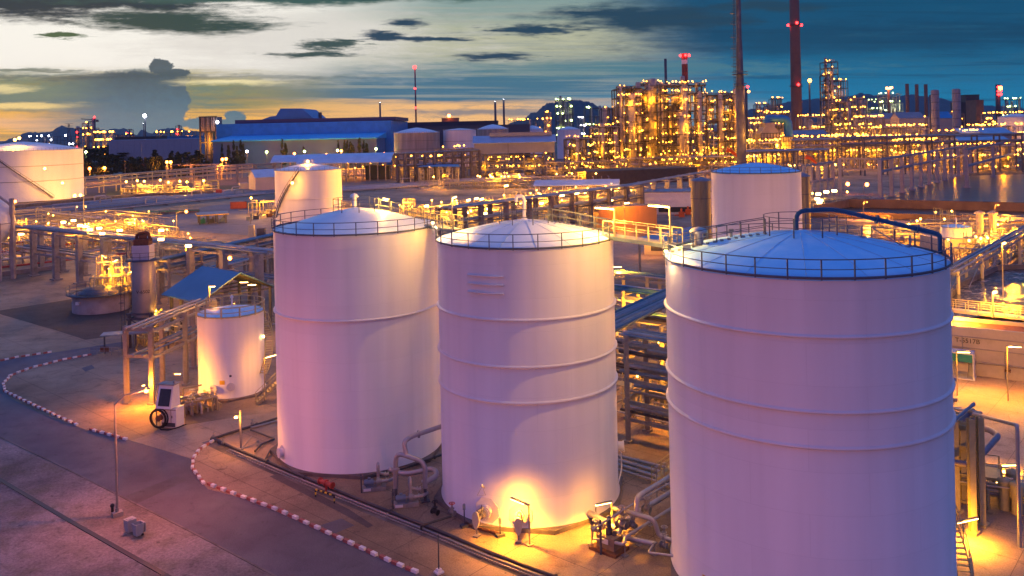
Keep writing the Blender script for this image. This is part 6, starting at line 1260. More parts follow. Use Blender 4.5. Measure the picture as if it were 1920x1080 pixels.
# ================================================================== the refinery and the far side
gold_s = pm('warm_grey_steel', (.17, .16, .15), .6, .1, .3, .4); gold_d = pm('sooty_steel', (.06, .055, .055), .6, .2, .3, .4)
clad = pm('clad_column', (.33, .30, .27), .45, .5, .2, .3)
def unit(label, x, y, W_, D_, H_, nx, ny, nz, seed, vessels=3, drums=4, pipes=24, lamps=40, ang=0.0, lampr=.5, gm=None, cat='process unit', light=6000, dark=False, name='process_unit', group=None, fs=.35, lcol=(1, .34, .006), plat=.6, lights=2, top=True, zbase=0):
    lights = lights+1
    rd = random.Random(seed); c = Vector((x, y, 0)); t = thing(name, label, cat, (x, y, 0), group); M = Matrix.Rotation(ang, 3, 'Z'); st = gold_d if dark else gold_s
    def T(a, b, z): return c+M @ Vector((a, b, z))
    xs = [-W_/2+W_*i/nx for i in range(nx+1)]; ys = [-D_/2+D_*i/ny for i in range(ny+1)]; zs = [H_*(k+1)/nz for k in range(nz)]
    hc = {}
    mb = MB()
    for i, a in enumerate(xs):
        for j, b in enumerate(ys):
            hc[i, j] = H_ if rd.random() < .75 else zs[-2] if nz > 1 else H_
            mb.beam(T(a, b, 0), T(a, b, hc[i, j]), fs*1.1)
    for z in zs:
        for b in ys: mb.beam(T(xs[0], b, z), T(xs[-1], b, z), fs*.8, fs)
        for a in xs: mb.beam(T(a, ys[0], z), T(a, ys[-1], z), fs*.8, fs)
    for k in range(nx*nz//3):
        i = rd.randrange(nx); kz = rd.randrange(nz); z0 = 0 if kz == 0 else zs[kz-1]; s_ = rd.random() < .5
        mb.beam(T(xs[i], ys[0], z0 if s_ else zs[kz]), T(xs[i+1], ys[0], zs[kz] if s_ else z0), fs*.5)
    mb.build('steel_frame', st, t)
    for kz, z in enumerate(zs):
        mb = MB()
        for i in range(nx):
            for j in range(ny):
                if rd.random() < plat: mb.box(T((xs[i]+xs[i+1])/2, (ys[j]+ys[j+1])/2, z+.03*fs), (W_/nx*.98, D_/ny*.98, .12), ang)
        if mb.v: mb.build('platform', st, t)
        mb = MB(); b = ys[0]-.3; x0, x1 = (xs[0], xs[-1]) if rd.random() < .6 else (xs[0], xs[nx//2]); mb.beam(T(x0, b, z+1.1), T(x1, b, z+1.1), .09); mb.beam(T(x0, b, z+.6), T(x1, b, z+.6), .07)
        for q in range(int((x1-x0)/2.2)+1): mb.beam(T(x0+q*2.2, b, z), T(x0+q*2.2, b, z+1.1), .08)
        mb.build('handrail', st, t)
    for k in range(vessels):
        r = rd.uniform(.5, 1)*min(2.6, D_*.18); a = rd.uniform(-W_/2+r, W_/2-r); b = rd.uniform(-D_/2+r, D_/2-r) if k % 2 else -D_/2+r*.6; hh = H_*rd.uniform(.7, 1.12); z0 = rd.uniform(0, 4)
        mb = MB(); mb.lathe(T(a, b, 0), [(r*.7, z0), (r, z0+.6), (r, hh-r*.5), (r*.8, hh-r*.15), (r*.05, hh)], 16); mb.build('vessel', clad, t)
        for q in range(3): mb = MB(); z = z0+(hh-z0)*(q+1)/3.3; mb.ring(T(a, b, z), r+.5, 0, .12, 12, k=4); mb.lathe(T(a, b, z), [(r+.4, 0), (r+.85, 0), (r+.85, .2)], 12); mb.build('vessel_platform', st, t)
    for k in range(drums):
        r = rd.uniform(.7, 1.5); L = rd.uniform(3, 8); z = rd.choice([0]+zs[:-1])+r+.4; a = rd.uniform(-W_/2+L/2, max(-W_/2+L/2+.1, W_/2-L/2)); b = rd.uniform(-D_/2+1.5, 0); u, v = T(a-L/2, b, z), T(a+L/2, b, z)
        mb = MB(); mb.tube([u-(v-u)*.05, u, v, v+(v-u)*.05], [r*.4, r, r, r*.4], 14); mb.build('drum', clad, t)
    for k in range(min(pipes, 90)):
        r = rd.uniform(.12, .42)*(1 if H_ > 15 else .7); a = rd.uniform(-W_/2, W_/2); b = rd.uniform(-D_/2-.8, D_/2*.4); z0 = rd.choice([0]+zs); z1 = min(H_*1.03, max(.6, z0+rd.uniform(-.4, .6)*H_)); a2 = max(-W_/2, min(W_/2, a+rd.uniform(-.5, .5)*W_))
        pts = [T(a, b, z0), T(a, b, z1), T(a2, b, z1)]
        if rd.random() < .6: pts.append(T(a2, b, max(.3, z1-rd.uniform(.1, .5)*H_)))
        mb = MB(); mb.pipe(pts, r, 6); mb.build('pipe', rd.choice([clad, pipe_m, st, clad]), t)
    pts = []
    for k in range(lamps):
        z = rd.choice(zs+([0] if rd.random() < .4 else []))+rd.uniform(1.8, 2.8); 
        if not top: z = min(z, H_-.5)
        pts.append((T(rd.uniform(-W_/2, W_/2), -D_/2-.6 if rd.random() < .65 else rd.uniform(-D_/2, D_/2), z), lampr*rd.uniform(.4, .95)*.85))
    pts.sort(key=lambda q: -q[1])
    for p, r in pts[:95]: bulb(t, p, r, gm or g_far)
    if len(pts) > 95:
        mb = MB()
        for p, r in pts[95:]: mb.ball(p, r, 6, 3)
        tag(mb.build('small_lamps', gm or g_far, t), kind='stuff')
    for k in range(lights):
        for kz in range(max(1, min(4, nz//3))): lamp_light('unit_light', t, T(-W_/2+W_*(k+.5)/lights, (-D_/2-4.0 if (k+kz) % 3 == 0 else -D_*.1), H_*(kz+.5)/max(1, min(4, nz//3))), light*LK, lcol, .6)
    return t
def ustat(x0, x1, top, Y): a, b = PXW(x0, Y), PXW(x1, Y); return (a+b)/2, b-a, P((x0+x1)/2, top, Y).z
def U(label, x0, x1, tp_, Y, D_, nx, ny, nz, seed, **k):
    x, w, h = ustat(x0, x1, tp_, Y); return unit(label, x, Y+D_/2, w, D_, h, nx, ny, nz, seed, **k)
U('tallest left bay of the big refinery block with round-headed vessels', 1164, 1212, 166, 540, 24, 3, 2, 9, 201, dark=True, fs=.62, vessels=6, pipes=60, lamps=70, light=30000)
U('dark-topped bay of the big refinery block behind its left edge', 1208, 1250, 158, 552, 22, 2, 2, 9, 202, dark=True, fs=.62, vessels=4, pipes=50, lamps=50, light=26000)
U('central grid-like bay of the big refinery block with two fat columns', 1246, 1332, 160, 530, 26, 4, 2, 10, 203, dark=True, fs=.62, vessels=7, pipes=90, lamps=120, light=34000, plat=.35, lights=3)
U('right bay of the big refinery block ending at the steel stack', 1330, 1398, 178, 538, 26, 3, 2, 8, 204, dark=True, fs=.62, vessels=4, drums=8, pipes=80, lamps=90, light=30000, lights=3)
U('low golden bay at the foot of the big refinery block, left part', 1068, 1118, 262, 500, 22, 4, 2, 4, 205, dark=True, fs=.5, vessels=2, drums=5, pipes=50, lamps=50, light=22000, lampr=.45)
U('low golden bay at the foot of the big refinery block, right part', 1118, 1168, 240, 512, 22, 4, 2, 5, 206, dark=True, fs=.5, vessels=3, drums=5, pipes=60, lamps=60, light=24000, lampr=.45)
U('golden ground-level piping before the central refinery bay', 1170, 1400, 296, 480, 14, 14, 1, 2, 207, vessels=0, drums=10, pipes=90, lamps=60, light=16000, lights=6, lampr=.4)
U('golden ground-level piping under and right of the grey roofed shed', 1030, 1180, 304, 468, 10, 10, 1, 2, 208, vessels=0, drums=8, pipes=80, lamps=44, light=14000, lights=4, lampr=.4)
# roofed shed on an open steel frame
Yg = 508; x0, x1 = PXW(895, Yg), PXW(1046, Yg); zt_, zb_ = P(970, 267, Yg).z, P(970, 287, Yg).z
t = thing('open_process_shed', 'grey clad shed raised on an open golden-lit frame left of the refinery', 'building', ((x0+x1)/2, Yg+11, 0))
mb = MB(); mb.box(((x0+x1)/2, Yg+11, (zt_+zb_)/2), (x1-x0, 22, zt_-zb_)); mb.build('cladding', grey_sheet, t)
mb = MB(); zr_ = zt_+4.2; a, b = x0-1, x1+1; mb.add([(a, Yg-1, zt_), (b, Yg-1, zt_), (b, Yg+11, zr_), (a, Yg+11, zr_), (a, Yg+23, zt_), (b, Yg+23, zt_), (a, Yg-1, zt_-.3), (b, Yg-1, zt_-.3), (a, Yg+23, zt_-.3), (b, Yg+23, zt_-.3)], [(0, 1, 2, 3), (3, 2, 5, 4), (6, 7, 1, 0), (4, 5, 9, 8), (6, 0, 3, 4, 8), (7, 9, 5, 2, 1), (6, 8, 9, 7)]); mb.build('roof', corr('pale_blue_sheet_roof', (.34, .42, .58), 0, 1.2), t)
mb = MB(); mb.box(((x0+x1)/2+4, Yg+11, zr_+.6), ((x1-x0)*.78, 5, 2.2)); mb.build('ridge_vent', grey_sheet, t)
mb = MB(); mb.box((x0+(x1-x0)*.42, Yg-.1, (zt_+zb_)/2), (.3, .3, zt_-zb_)); mb.build('down_pipe', steel_d, t)
mb = MB()
for k in range(9):
    xx = x0+.3+(x1-x0-.6)*k/8
    for yy in (Yg+.3, Yg+21.7): mb.beam((xx, yy, 0), (xx, yy, zb_), .55)
for z in (zb_*.33, zb_*.62): mb.beam((x0, Yg+.3, z), (x1, Yg+.3, z), .4)
for k in range(4): xx = x0+(x1-x0)*k/4; mb.beam((xx, Yg+.3, 0), (xx+(x1-x0)/8, Yg+.3, zb_*.62), .3)
mb.build('steel_frame', gold_s, t)
U('machines and golden lamps inside the open frame of the grey clad shed', 898, 1042, 292, Yg+3, 16, 8, 2, 3, 209, vessels=0, drums=10, pipes=70, lamps=50, light=16000, lights=4, lampr=.42, fs=.25, top=False)
# concrete frame rack in front, low canopy, control huts
x0, x1 = PXW(762, 480), PXW(897, 500); t = rack('dark concrete three-deck rack left of the grey clad shed', (x0, 470, 0), (x1, 506, 0), 7, [9.5, 13, 16.2], 9, 2, 211, conc_d, 1.3, conc_d, rng=(.3, .5), overhang=.1)
canopy_flat('flat blue canopy on thin posts before the dark three-deck rack', [(782, 312), (862, 312), (860, 308), (800, 308)], 9.5, blue_sheet, .3)
t = thing('thin_post_frame', 'group of thin bare posts under the flat blue canopy', 'frame', (PXW(820, 440), 440, 0))
for k in range(13): mb = MB(); xx = PXW(792+k*6, 440); mb.beam((xx, 440+(k % 3)*4, 0), (xx, 440+(k % 3)*4, 9.0), .35); mb.build('post', steel, t)
U('golden low process area between the weathered tanks and the concrete rack', 745, 830, 300, 505, 10, 6, 1, 2, 212, vessels=0, drums=4, pipes=34, lamps=12, light=12000, lights=2, lampr=.75)
U('golden pipe bridges before the two white-walled tanks', 820, 895, 280, 520, 10, 5, 1, 3, 213, vessels=1, drums=3, pipes=34, lamps=12, light=12000, lights=2, lampr=.75)
g = G(753, 330); vt = thing('ribbed_silo', 'pale ribbed round silo left of the dark concrete rack', 'silo', (g.x, g.y, 0)); mb = MB(); mb.lathe((g.x, g.y, 0), [(5.6, 0), (5.6, P(753, 288, g.y).z)], 40); mb.build('shell', clad, vt)
mb = MB(); zt_ = P(753, 288, g.y).z
for k in range(20): a = 2*pi*k/20; mb.beam((g.x+5.7*cos(a), g.y+5.7*sin(a), 0), (g.x+5.7*cos(a), g.y+5.7*sin(a), zt_), .3)
mb.ring((g.x, g.y, zt_), 6.2, .2, .3, 24, k=4); mb.ring((g.x, g.y, zt_+1.3), 6.2, .2, .15, 24, k=4); mb.build('rib', clad, vt)
# weathered and white tanks behind
def ftank(label, x0, x1, rim, Y, pnt, roof, rise=3, rings=()):
    xm, w, h_ = ustat(x0, x1, rim, Y); r = w/2; return tank(label, (xm, Y+r), r, h_, [h_*f for f in rings], rise, roof=roof, pnt=pnt, seams=0, center_rail=0, rail_mat=steel, nseg=64, cap=.3, ring_mat=steel_d, plinth=0)
ftank('weathered brown tank with a blue-grey roof, leftmost of the three before the dark factory', 739, 827, 249, 640, paint_old, roof_w, 4, (.78, .55)); t8 = ftank('pale white-walled tank, middle of the three before the dark factory', 835, 898, 244, 660, paint, roof_w, 1.5, (.7,)); ftank('brown streaked tank, rightmost of the three before the dark factory', 900, 960, 242, 690, paint_old, roof_w, 4, (.6,))
mb = MB(); xx = PXW(893, 660); text_flat(mb, 'T-401', 2.6, (PXW(889, 659), 660.4, 13), .4); mb.build('marking', blk_p, t8)
ftank('low lilac tank with a flat roof left of the grey shed ridge', 985, 1026, 243, 800, paint, roof_w, 4); ftank('wide lilac tank with a lit cone roof behind the golden bays', 1052, 1096, 243, 780, paint, roof_w, 3)
ftank('pale tank cut by the right edge of the picture', 1899, 1960, 219, 700, paint, roof_w, 3)
# stack and chimneys
def stack(label, px, base, top, w, Y, mat, taper=1.0, rings=(), red=(), bands=None, name='chimney', h=None, wt=None):
    x = PXW(px, Y); r = w/2*Y/F; zt_ = h or P(px, top, Y).z; t = thing(name, label, 'chimney', (x, Y, 0)); zb_ = 0
    mb = MB(); mb.lathe((x, Y, 0), [(r*1.0, 0), (r*(1+taper)/2, zt_*.5), (r*taper, zt_), (r*taper*.8, zt_), (r*taper*.8, zt_-2)], 28); mb.build('shaft', mat, t)
    for z in rings: mb = MB(); rr = r*(1+(taper-1)*z/zt_); mb.lathe((x, Y, z), [(rr, -.4), (rr*1.22+.4, 0), (rr*1.22+.4, .3), (rr, .3)], 24); mb.ring((x, Y, z+1.4), rr*1.22+.4, 0, .12, 20, k=4); mb.build('gallery', steel_d, t)
    for z, a in red: rr = r*(1+(taper-1)*z/zt_)*1.22+.7; bulb(t, (x+rr*cos(a), Y+rr*sin(a), z), max(.5, Y*.0016), g_red)
    for z0, z1, m_ in (bands or []): mb = MB(); rr = r*(1+(taper-1)*z1/zt_); mb.lathe((x, Y, 0), [(rr+.05, z0), (rr+.05, z1)], 28); mb.build('painted_band', m_, t)
    return t
Yc = 850
bs = stack('great brown concrete chimney with red lights, tallest thing on the right', 1501, 240, -90, 21, Yc, brown_m, .78, (P(1500, 162, Yc).z, P(1500, 47, Yc).z), [(P(1500, 159, Yc).z, R(-90)), (P(1500, 44, Yc).z, R(-90)), (P(1500, 47, Yc).z, R(0)), (P(1500, 47, Yc).z, R(180))])
Ys_ = 392; x = PXW(1396, Ys_); t = thing('steel_stack', 'slender grey steel stack with a caged ladder and ring platforms', 'chimney', (x, Ys_, 0)); zz = lambda py: P(1394, py, Ys_).z
mb = MB(); mb.lathe((x, Ys_, 0), [(2.15, 0), (2.0, zz(170)), (1.6, zz(140)), (1.5, zz(95)), (1.2, zz(70)), (1.1, zz(-40)), (1.0, zz(-60))], 28); mb.build('shaft', pm('lilac_grey_stack', (.11, .11, .135), .5, .4, .12, .3, 0, (.25, .24, .26), .5, .2), t)
mb = MB()
for py, r_ in ((162, 1.0), (140, 3.6)): mb.lathe((x, Ys_, zz(py)), [(1.5, 0), (3.0 if r_ < 2 else r_, 0), (3.0 if r_ < 2 else r_, .2), (1.5, .2)], 20); mb.ring((x, Ys_, zz(py)+1.3), 3.0 if r_ < 2 else r_, 0, .1, 20, k=4)
mb.build('ring_platform', steel_d, t)
mb = MB()
for sg in (-.3, .3): mb.cyl((x-2.6+sg, Ys_-.5, zz(165)), (x-2.0+sg, Ys_-.5, zz(-60)), .1, 5)
z = zz(165)
while z < zz(-60): xx = x-2.6+.6*(z-zz(165))/(zz(-60)-zz(165)); mb.ring((xx, Ys_-1.0, z), .75, 0, .07, 10, k=4); z += 1.6
mb.build('caged_ladder', steel_d, t)
mb = MB()
for py in (125, 108, 90, 70, 45, 25): mb.box((x-2.9, Ys_-.8, zz(py)), (2.2, 1.8, .15)); mb.beam((x-3.9, Ys_-1.6, zz(py)), (x-3.9, Ys_-1.6, zz(py)+1.2), .1); mb.beam((x-3.9, Ys_-1.6, zz(py)+1.2), (x-1.9, Ys_-1.6, zz(py)+1.2), .1)
mb.build('rest_platform', steel_d, t)
for dx_, py in ((3.2, 163), (3.6, 172)): bulb(t, (x+dx_, Ys_-1, zz(py)), .6, g_red if py == 163 else g_far)
lamp_light('stack_light', t, (x+5, Ys_-6, zz(255)), 2600, (1, .45, .08), .5); lamp_light('stack_light', t, (x+5, Ys_-5, zz(200)), 1200, (1, .45, .08), .5)
stack('thin dark pipe stack rising from the refinery block', 1257, 160, 110, 5, 560, steel_d); stack('red and white banded chimney with red lights behind the refinery block', 1293, 160, 100, 11, 620, brown_m, 1.0, (), [(P(1293, 104, 620).z, R(a)) for a in (-90, -20, 200)], [(P(1293, 120, 620).z, P(1293, 112, 620).z+.1, white_p), (P(1293, 112, 620).z+.2, P(1293, 100, 620).z, red_p), (P(1293, 160, 620).z, P(1293, 121, 620).z, pm('dull_red', (.25, .05, .04), .7))])
stack('dark stub stack right behind the slender steel stack', 1407, 300, 165, 5, 560, steel_d)
for k, (px, tp) in enumerate(((1709, 157), (1727, 158), (1744, 158))): stack(['dark chimney, left one of a row of three at the right', 'dark chimney, middle one of a row of three at the right', 'dark chimney, right one of a row of three at the right'][k], px, 200, tp, 6.4, 900, brown_m)
for k, (px, tp, w, Y) in enumerate(((1761, 168, 14, 640), (1801, 166, 14.5, 600))):
    xx = PXW(px, Y); r = w/2*Y/F; zt_ = P(px, tp, Y).z; t = thing('banded_column', ['fat ringed grey column, left one of two at the right', 'fat ringed grey column, right one of two at the right'][k], 'column', (xx, Y, 0)); mb = MB(); mb.lathe((xx, Y, 0), [(r, 0), (r, zt_-1), (r*.9, zt_-.3), (r*.5, zt_)], 28); mb.build('shell', pm('grey_violet_clad', (.28, .26, .27), .6, .3, .15, .4), t)
    for q in range(8): mb = MB(); mb.lathe((xx, Y, zt_*(q+1)/8.6), [(r, -.15), (r+.3, 0), (r, .15)], 28); mb.build('ring', steel_d, t)
stack('slim stack beside the fat ringed columns', 1752, 260, 178, 4, 650, steel_d)
for px, tp, w, Y, lab, fl in ((787, 127, 3.4, 900, 'tall thin flare mast over the dark factory', 1), (720, 193, 4, 1500, 'short dark chimney on the dark factory skyline', 0), (936, 191, 5, 1100, 'dark chimney left of the hill, shorter one', 0), (952, 187, 4.5, 1100, 'dark chimney left of the hill, taller one', 0), (1526, 152, 4, 1200, 'lattice flare tower with a flame, right of the great chimney', 1), (279, 218, 2.6, 1500, 'thin mast with a lamp in front of the left hills', 1), (276, 232, 2.2, 1500, 'shorter lattice mast beside the thin mast at the left', 0)):
    s_ = stack(lab, px, 230, tp, w, Y, steel_d, .8); x = PXW(px, Y); bulb(s_, (x, Y-2, P(px, tp-1, Y).z), Y*.0022 if fl else .3, g_far if 'flame' in lab else (g_red if Y == 900 else g_wht))
    if Y == 900: [bulb(s_, (x, Y-3, P(px, q, Y).z), 1.1, g_red) for q in (166, 202)]
# tall lit tower at the right
U('tall golden lattice tower with columns between the great chimney and the white-lit units', 1556, 1580, 116, 880, 14, 2, 1, 14, 221, vessels=2, pipes=24, lamps=26, light=14000, lampr=.8, dark=True, fs=.6)
U('dark pipe tower with platforms touching the golden lattice tower', 1551, 1566, 142, 868, 8, 1, 1, 9, 222, vessels=2, pipes=10, lamps=2, light=3000, dark=True, fs=.6, lampr=.7)
U('lower golden shoulder of the tall lattice tower', 1570, 1598, 152, 890, 12, 2, 1, 9, 223, vessels=1, pipes=20, lamps=20, light=10000, lampr=.8, dark=True, fs=.5)
U('golden unit at the foot of the tall lattice tower', 1568, 1616, 192, 860, 16, 3, 1, 5, 224, vessels=2, pipes=36, lamps=40, light=20000, lampr=.8)
U('greenish-white lit unit left of the three dark chimneys', 1622, 1652, 190, 1000, 14, 3, 1, 5, 225, vessels=2, pipes=20, lamps=16, light=16000, lcol=(.8, 1, .4), gm=g_grn, lampr=.9)
U('bright white-green unit with a flame stack before the right hills', 1655, 1700, 178, 980, 14, 3, 1, 6, 226, vessels=3, pipes=30, lamps=30, light=20000, lcol=(.85, 1, .5), gm=g_grn, lampr=.9)
s_ = stack('stub stack with a glowing orange head above the white-green unit', 1674, 190, 166, 4, 975, brown_m); [bulb(s_, (PXW(1674+d_, 970), 970, P(1674, 166-abs(d_)*.3, 970).z), 1.3, g_org) for d_ in (-3, 0, 3, 6)]
# belt of golden units along the right horizon
belt = [(1404, 1440, 226, 700, 'first golden low unit right of the steel stack'), (1440, 1492, 214, 900, 'golden unit behind the ribbed boiler housing'), (1508, 1556, 220, 800, 'golden low unit right of the great chimney foot'), (1560, 1640, 238, 680, 'long golden low unit under the tall lattice tower'), (1612, 1665, 222, 760, 'golden unit before the white-green lights'), (1660, 1750, 240, 640, 'golden low unit before the pale sheds at the right'), (1765, 1850, 250, 560, 'golden low unit behind the right post row'), (1830, 1925, 238, 700, 'golden low unit below the pale right tank'), (1400, 1470, 270, 470, 'golden piping at the foot of the boiler housing'), (1498, 1580, 262, 520, 'golden piping behind the truss bridge, left'), (1580, 1680, 262, 520, 'golden piping behind the truss bridge, middle'), (1680, 1770, 268, 500, 'golden piping behind the right post row, left'), (1770, 1925, 276, 470, 'golden piping behind the right post row, right'), (1850, 1925, 214, 1000, 'distant amber units at the right edge'), (1420, 1490, 236, 600, 'golden deck structure left of the boiler housing')]
for k, (a, b, tp, Y, lab) in enumerate(belt): U(lab, a, b, tp, Y, 14, max(3, int((b-a)*Y/F/7)), 1, 3 if Y > 550 else 2, 240+k, vessels=2, drums=8, pipes=64, lamps=int(24+(b-a)*.62), light=30000, lights=4, lampr=.00105*Y, dark=k in (13,))
for k, (a, b, tp, Y, lab) in enumerate(((1600, 1632, 186, 900, 'golden stepped unit just right of the tall lattice tower'), (1700, 1760, 222, 800, 'golden unit in front of the three dark chimneys'), (1780, 1815, 214, 760, 'golden unit between the fat ringed columns'), (1850, 1890, 226, 820, 'amber unit below the striped chimney at the right'), (1425, 1450, 196, 1100, 'amber twin towers right of the steel stack'), (1455, 1475, 186, 1000, 'dark pipe tower between the two great stacks'))): U(lab, a, b, tp, Y, 12, 3, 1, 5, 320+k, vessels=4, drums=4, pipes=50, lamps=34, light=26000, lights=2, lampr=.001*Y, dark=k > 3, fs=.5)
# horizontal pipe bridges in front of the belt
for k, (a, b, py, Y, tz, lab) in enumerate(((1494, 1700, 262, 500, 2, 'long horizontal pipe bridge across the right background, lower'), (1580, 1925, 256, 450, 2, 'long dark pipe bridge under the fat ringed columns'), (1400, 1560, 284, 420, 1, 'pale pipe bridge behind the fourth tank'))):
    z = P((a+b)/2, py, Y).z; rack(lab, (PXW(a, Y), Y, 0), (PXW(b, Y), Y+4, 0), 5, [z-3.5, z] if tz == 2 else [z], 9, 3, 260+k, gold_s, .6, gold_s, pmats=[clad, pipe_m, steel], rng=(.3, .6), concp=False)
# ribbed boiler housing with its duct, tall lattice box, pale sheds and dark blocks
Yb = 520; x0, x1 = PXW(1433, Yb), PXW(1468, Yb); zA, zB, zC = P(1450, 250, Yb).z, P(1450, 238, Yb).z, P(1450, 230, Yb).z; xm = (x0+x1)/2
t = thing('boiler_housing', 'pale ribbed boiler housing with a tapered top and a blue-capped duct', 'boiler', (xm, Yb+6, 0)); w = (x1-x0)/2
mb = MB(); P0 = [(-w, 0), (w, 0), (w, zA), (w*.55, zB), (w*.55, zC), (-w*.55, zC), (-w*.55, zB), (-w, zA)]; n_ = len(P0)
mb.add([(xm+a, Yb, z) for a, z in P0]+[(xm+a, Yb+12, z) for a, z in P0], [tuple(range(n_)), tuple(reversed(range(n_, 2*n_)))]+[(i, i+n_, (i+1) % n_+n_, (i+1) % n_) for i in range(n_)]); mb.build('casing', clad, t)
mb = MB()
for k in range(7): mb.beam((x0+(x1-x0)*k/6, Yb-.2, 5), (x0+(x1-x0)*k/6, Yb-.2, zA), .3)
for k in range(7): mb.beam((x0, Yb-.2, 6+(zA-6)*k/6), (x1, Yb-.2, 6+(zA-6)*k/6), .3)
mb.build('stiffener', gold_d, t)
mb = MB(); mb.pipe([(xm, Yb+6, zC-1), (xm, Yb+6, zC+2.5), (xm+13, Yb+6, zC+2), (xm+13, Yb+6, zA-6)], 2.6, 10, 4); mb.build('duct', blue_sheet, t)
bulb(t, (x1-3, Yb-2, P(1460, 272, Yb).z), 1.6, g_far); lamp_light('boiler_light', t, (x1+3, Yb-6, 14), 6000, (1, .42, .03), .6)
x2, x3 = PXW(1471, Yb), PXW(1494, Yb); zt_ = P(1480, 257, Yb).z; t = thing('lattice_box', 'tall golden box with a dark lattice face beside the boiler housing', 'tower', ((x2+x3)/2, Yb+5, 0)); mb = MB(); mb.box(((x2+x3)/2, Yb+5, zt_/2), (x3-x2, 9, zt_)); mb.build('casing', clad, t); mb = MB()
for k in range(6): mb.beam((x2+(x3-x2)*k/5, Yb+.2, 0), (x2+(x3-x2)*k/5, Yb+.2, zt_+.5), .3)
for k in range(9): mb.beam((x2, Yb+.15, zt_*k/8), (x3, Yb+.15, zt_*k/8), .3)
mb.build('lattice', gold_d, t)
pale = pm('pale_amber_wall', (.42, .37, .32), .7, 0, .1, .1)
for k, (a, b, tp, bt, Y, m_, rm, lab) in enumerate(((1640, 1690, 208, 240, 820, pale, grey_sheet, 'pale gabled shed before the three dark chimneys, left'), (1694, 1742, 206, 245, 760, pale, grey_sheet, 'long pale shed below the three dark chimneys'), (1769, 1796, 205, 260, 690, pale, blue_sheet, 'pale shed with a dark blue roof between the fat ringed columns'), (1496, 1560, 240, 262, 640, grey_sheet, grey_sheet, 'low grey roofed hall beside the great chimney foot'), (1810, 1905, 236, 246, 560, grey_sheet, roof_blue, 'wide low shed with a bluish roof near the right edge'), (1808, 1900, 250, 262, 500, grey_sheet, roof_blue, 'nearer low shed with a pale blue roof at the right edge'))):
    xm, w, h_ = ustat(a, b, tp+4, Y); gable(lab, (xm, Y+10, 0), 0, w, 18, h_*.85, h_, rm, m_, .3)
def block(label, a, b, tp, Y, mat, D_=24, roof=None, name='building', h2=None, extra=None):
    xm, w, h_ = ustat(a, b, tp, Y); t = thing(name, label, 'building', (xm, Y+D_/2, 0)); mb = MB(); mb.box((xm, Y+D_/2, h_/2), (w, D_, h_)); mb.build('wall', mat, t); mb = MB(); mb.box((xm, Y+D_/2, h_+.3), (w+.8, D_+.8, .6)); mb.build('roof', roof or mat, t)
    mb = MB()
    for k in range(int(w/6)): mb.box((xm-w/2+3+k*6, Y-.12, h_*.5), (.35, .25, h_*.96))
    mb.build('wall_rib', mat, t); return t
dkb = pm('dark_block', (.05, .06, .07), .7, 0, .2, .1)
block('dark boiler house with a stepped roof at the far right', 1819, 1844, 178, 1100, dkb); block('lower dark hall beside the far right boiler house', 1808, 1852, 192, 1090, dkb); block('dark round-shouldered block at the far right', 1838, 1852, 188, 1050, brown_m)
s_ = stack('red-lit striped chimney near the right edge', 1879, 230, 158, 9, 1150, dkb, .9, (), [(P(1879, q, 1150).z, R(a)) for q in (163, 171, 177) for a in (-110, -70)]); bulb(s_, (PXW(1884, 1140), 1140, P(1884, 165, 1140).z), 2.6, g_far)
U('tiny white-green lit towers at the right edge of the skyline', 1893, 1925, 186, 1600, 20, 3, 1, 4, 270, vessels=5, pipes=14, lamps=34, light=9000, gm=g_grn, lcol=(.8, 1, .5), lampr=1.6, dark=True)
# orange wind socks
for k, (px, py, Y, lab) in enumerate(((1362, 281, 400, 'orange wind sock in front of the refinery block'), (1510, 294, 300, 'orange wind sock behind the fourth tank'))):
    p = P(px, py, Y); t = thing('wind_sock', lab, 'wind sock', (p.x, p.y, 0)); s = Y/400; mb = MB(); mb.cyl((p.x, p.y, 0), (p.x, p.y, p.z+1), .16, 6); mb.build('mast', steel, t); mb = MB(); mb.tube([p, p+Vector((2.2, 0, -.5))*s, p+Vector((5.2, 0, -3.2))*s], [1.1*s, .9*s, .45*s], 10); mb.build('sock', pm('orange_cloth', (.85, .13, .015), .7, 0, .1, 2), t)
# lit groups before the hill and on the left horizon
U('green-lit dark towers in front of the hill, left group', 1050, 1068, 188, 1500, 20, 2, 1, 6, 281, vessels=4, pipes=8, lamps=18, light=6000, gm=g_grn, lcol=(.8, 1, .4), lampr=2.0, dark=True, fs=.8)
U('green-lit dark towers in front of the hill, middle group', 1064, 1082, 188, 1480, 20, 2, 1, 6, 282, vessels=4, pipes=8, lamps=12, light=5000, gm=g_grn, lcol=(.8, 1, .4), lampr=2.0, dark=True, fs=.8)
U('dark tank-like block with sparse lamps on the hill foot', 1104, 1135, 203, 1500, 20, 3, 1, 4, 283, vessels=3, pipes=8, lamps=9, light=3000, gm=g_grn, lampr=2.0, dark=True, fs=.8)
U('golden tower standing before the hill', 1028, 1040, 213, 900, 12, 2, 1, 6, 284, vessels=2, pipes=16, lamps=22, light=12000, lampr=1.0)
U('low amber lights left of the hill', 960, 1030, 226, 1300, 20, 6, 1, 3, 285, vessels=3, pipes=16, lamps=34, light=9000, lampr=1.6, dark=True)
U('crooked rusty pipework left of the big refinery block', 1135, 1168, 205, 640, 14, 3, 1, 5, 286, vessels=2, pipes=40, lamps=10, light=7000, dark=True, lampr=.7)
U('small white-lit units at the foot of the hill', 1090, 1104, 222, 1500, 14, 2, 1, 3, 287, vessels=1, pipes=6, lamps=8, light=4000, gm=g_wht, lcol=(.8, .8, 1), lampr=2.0)
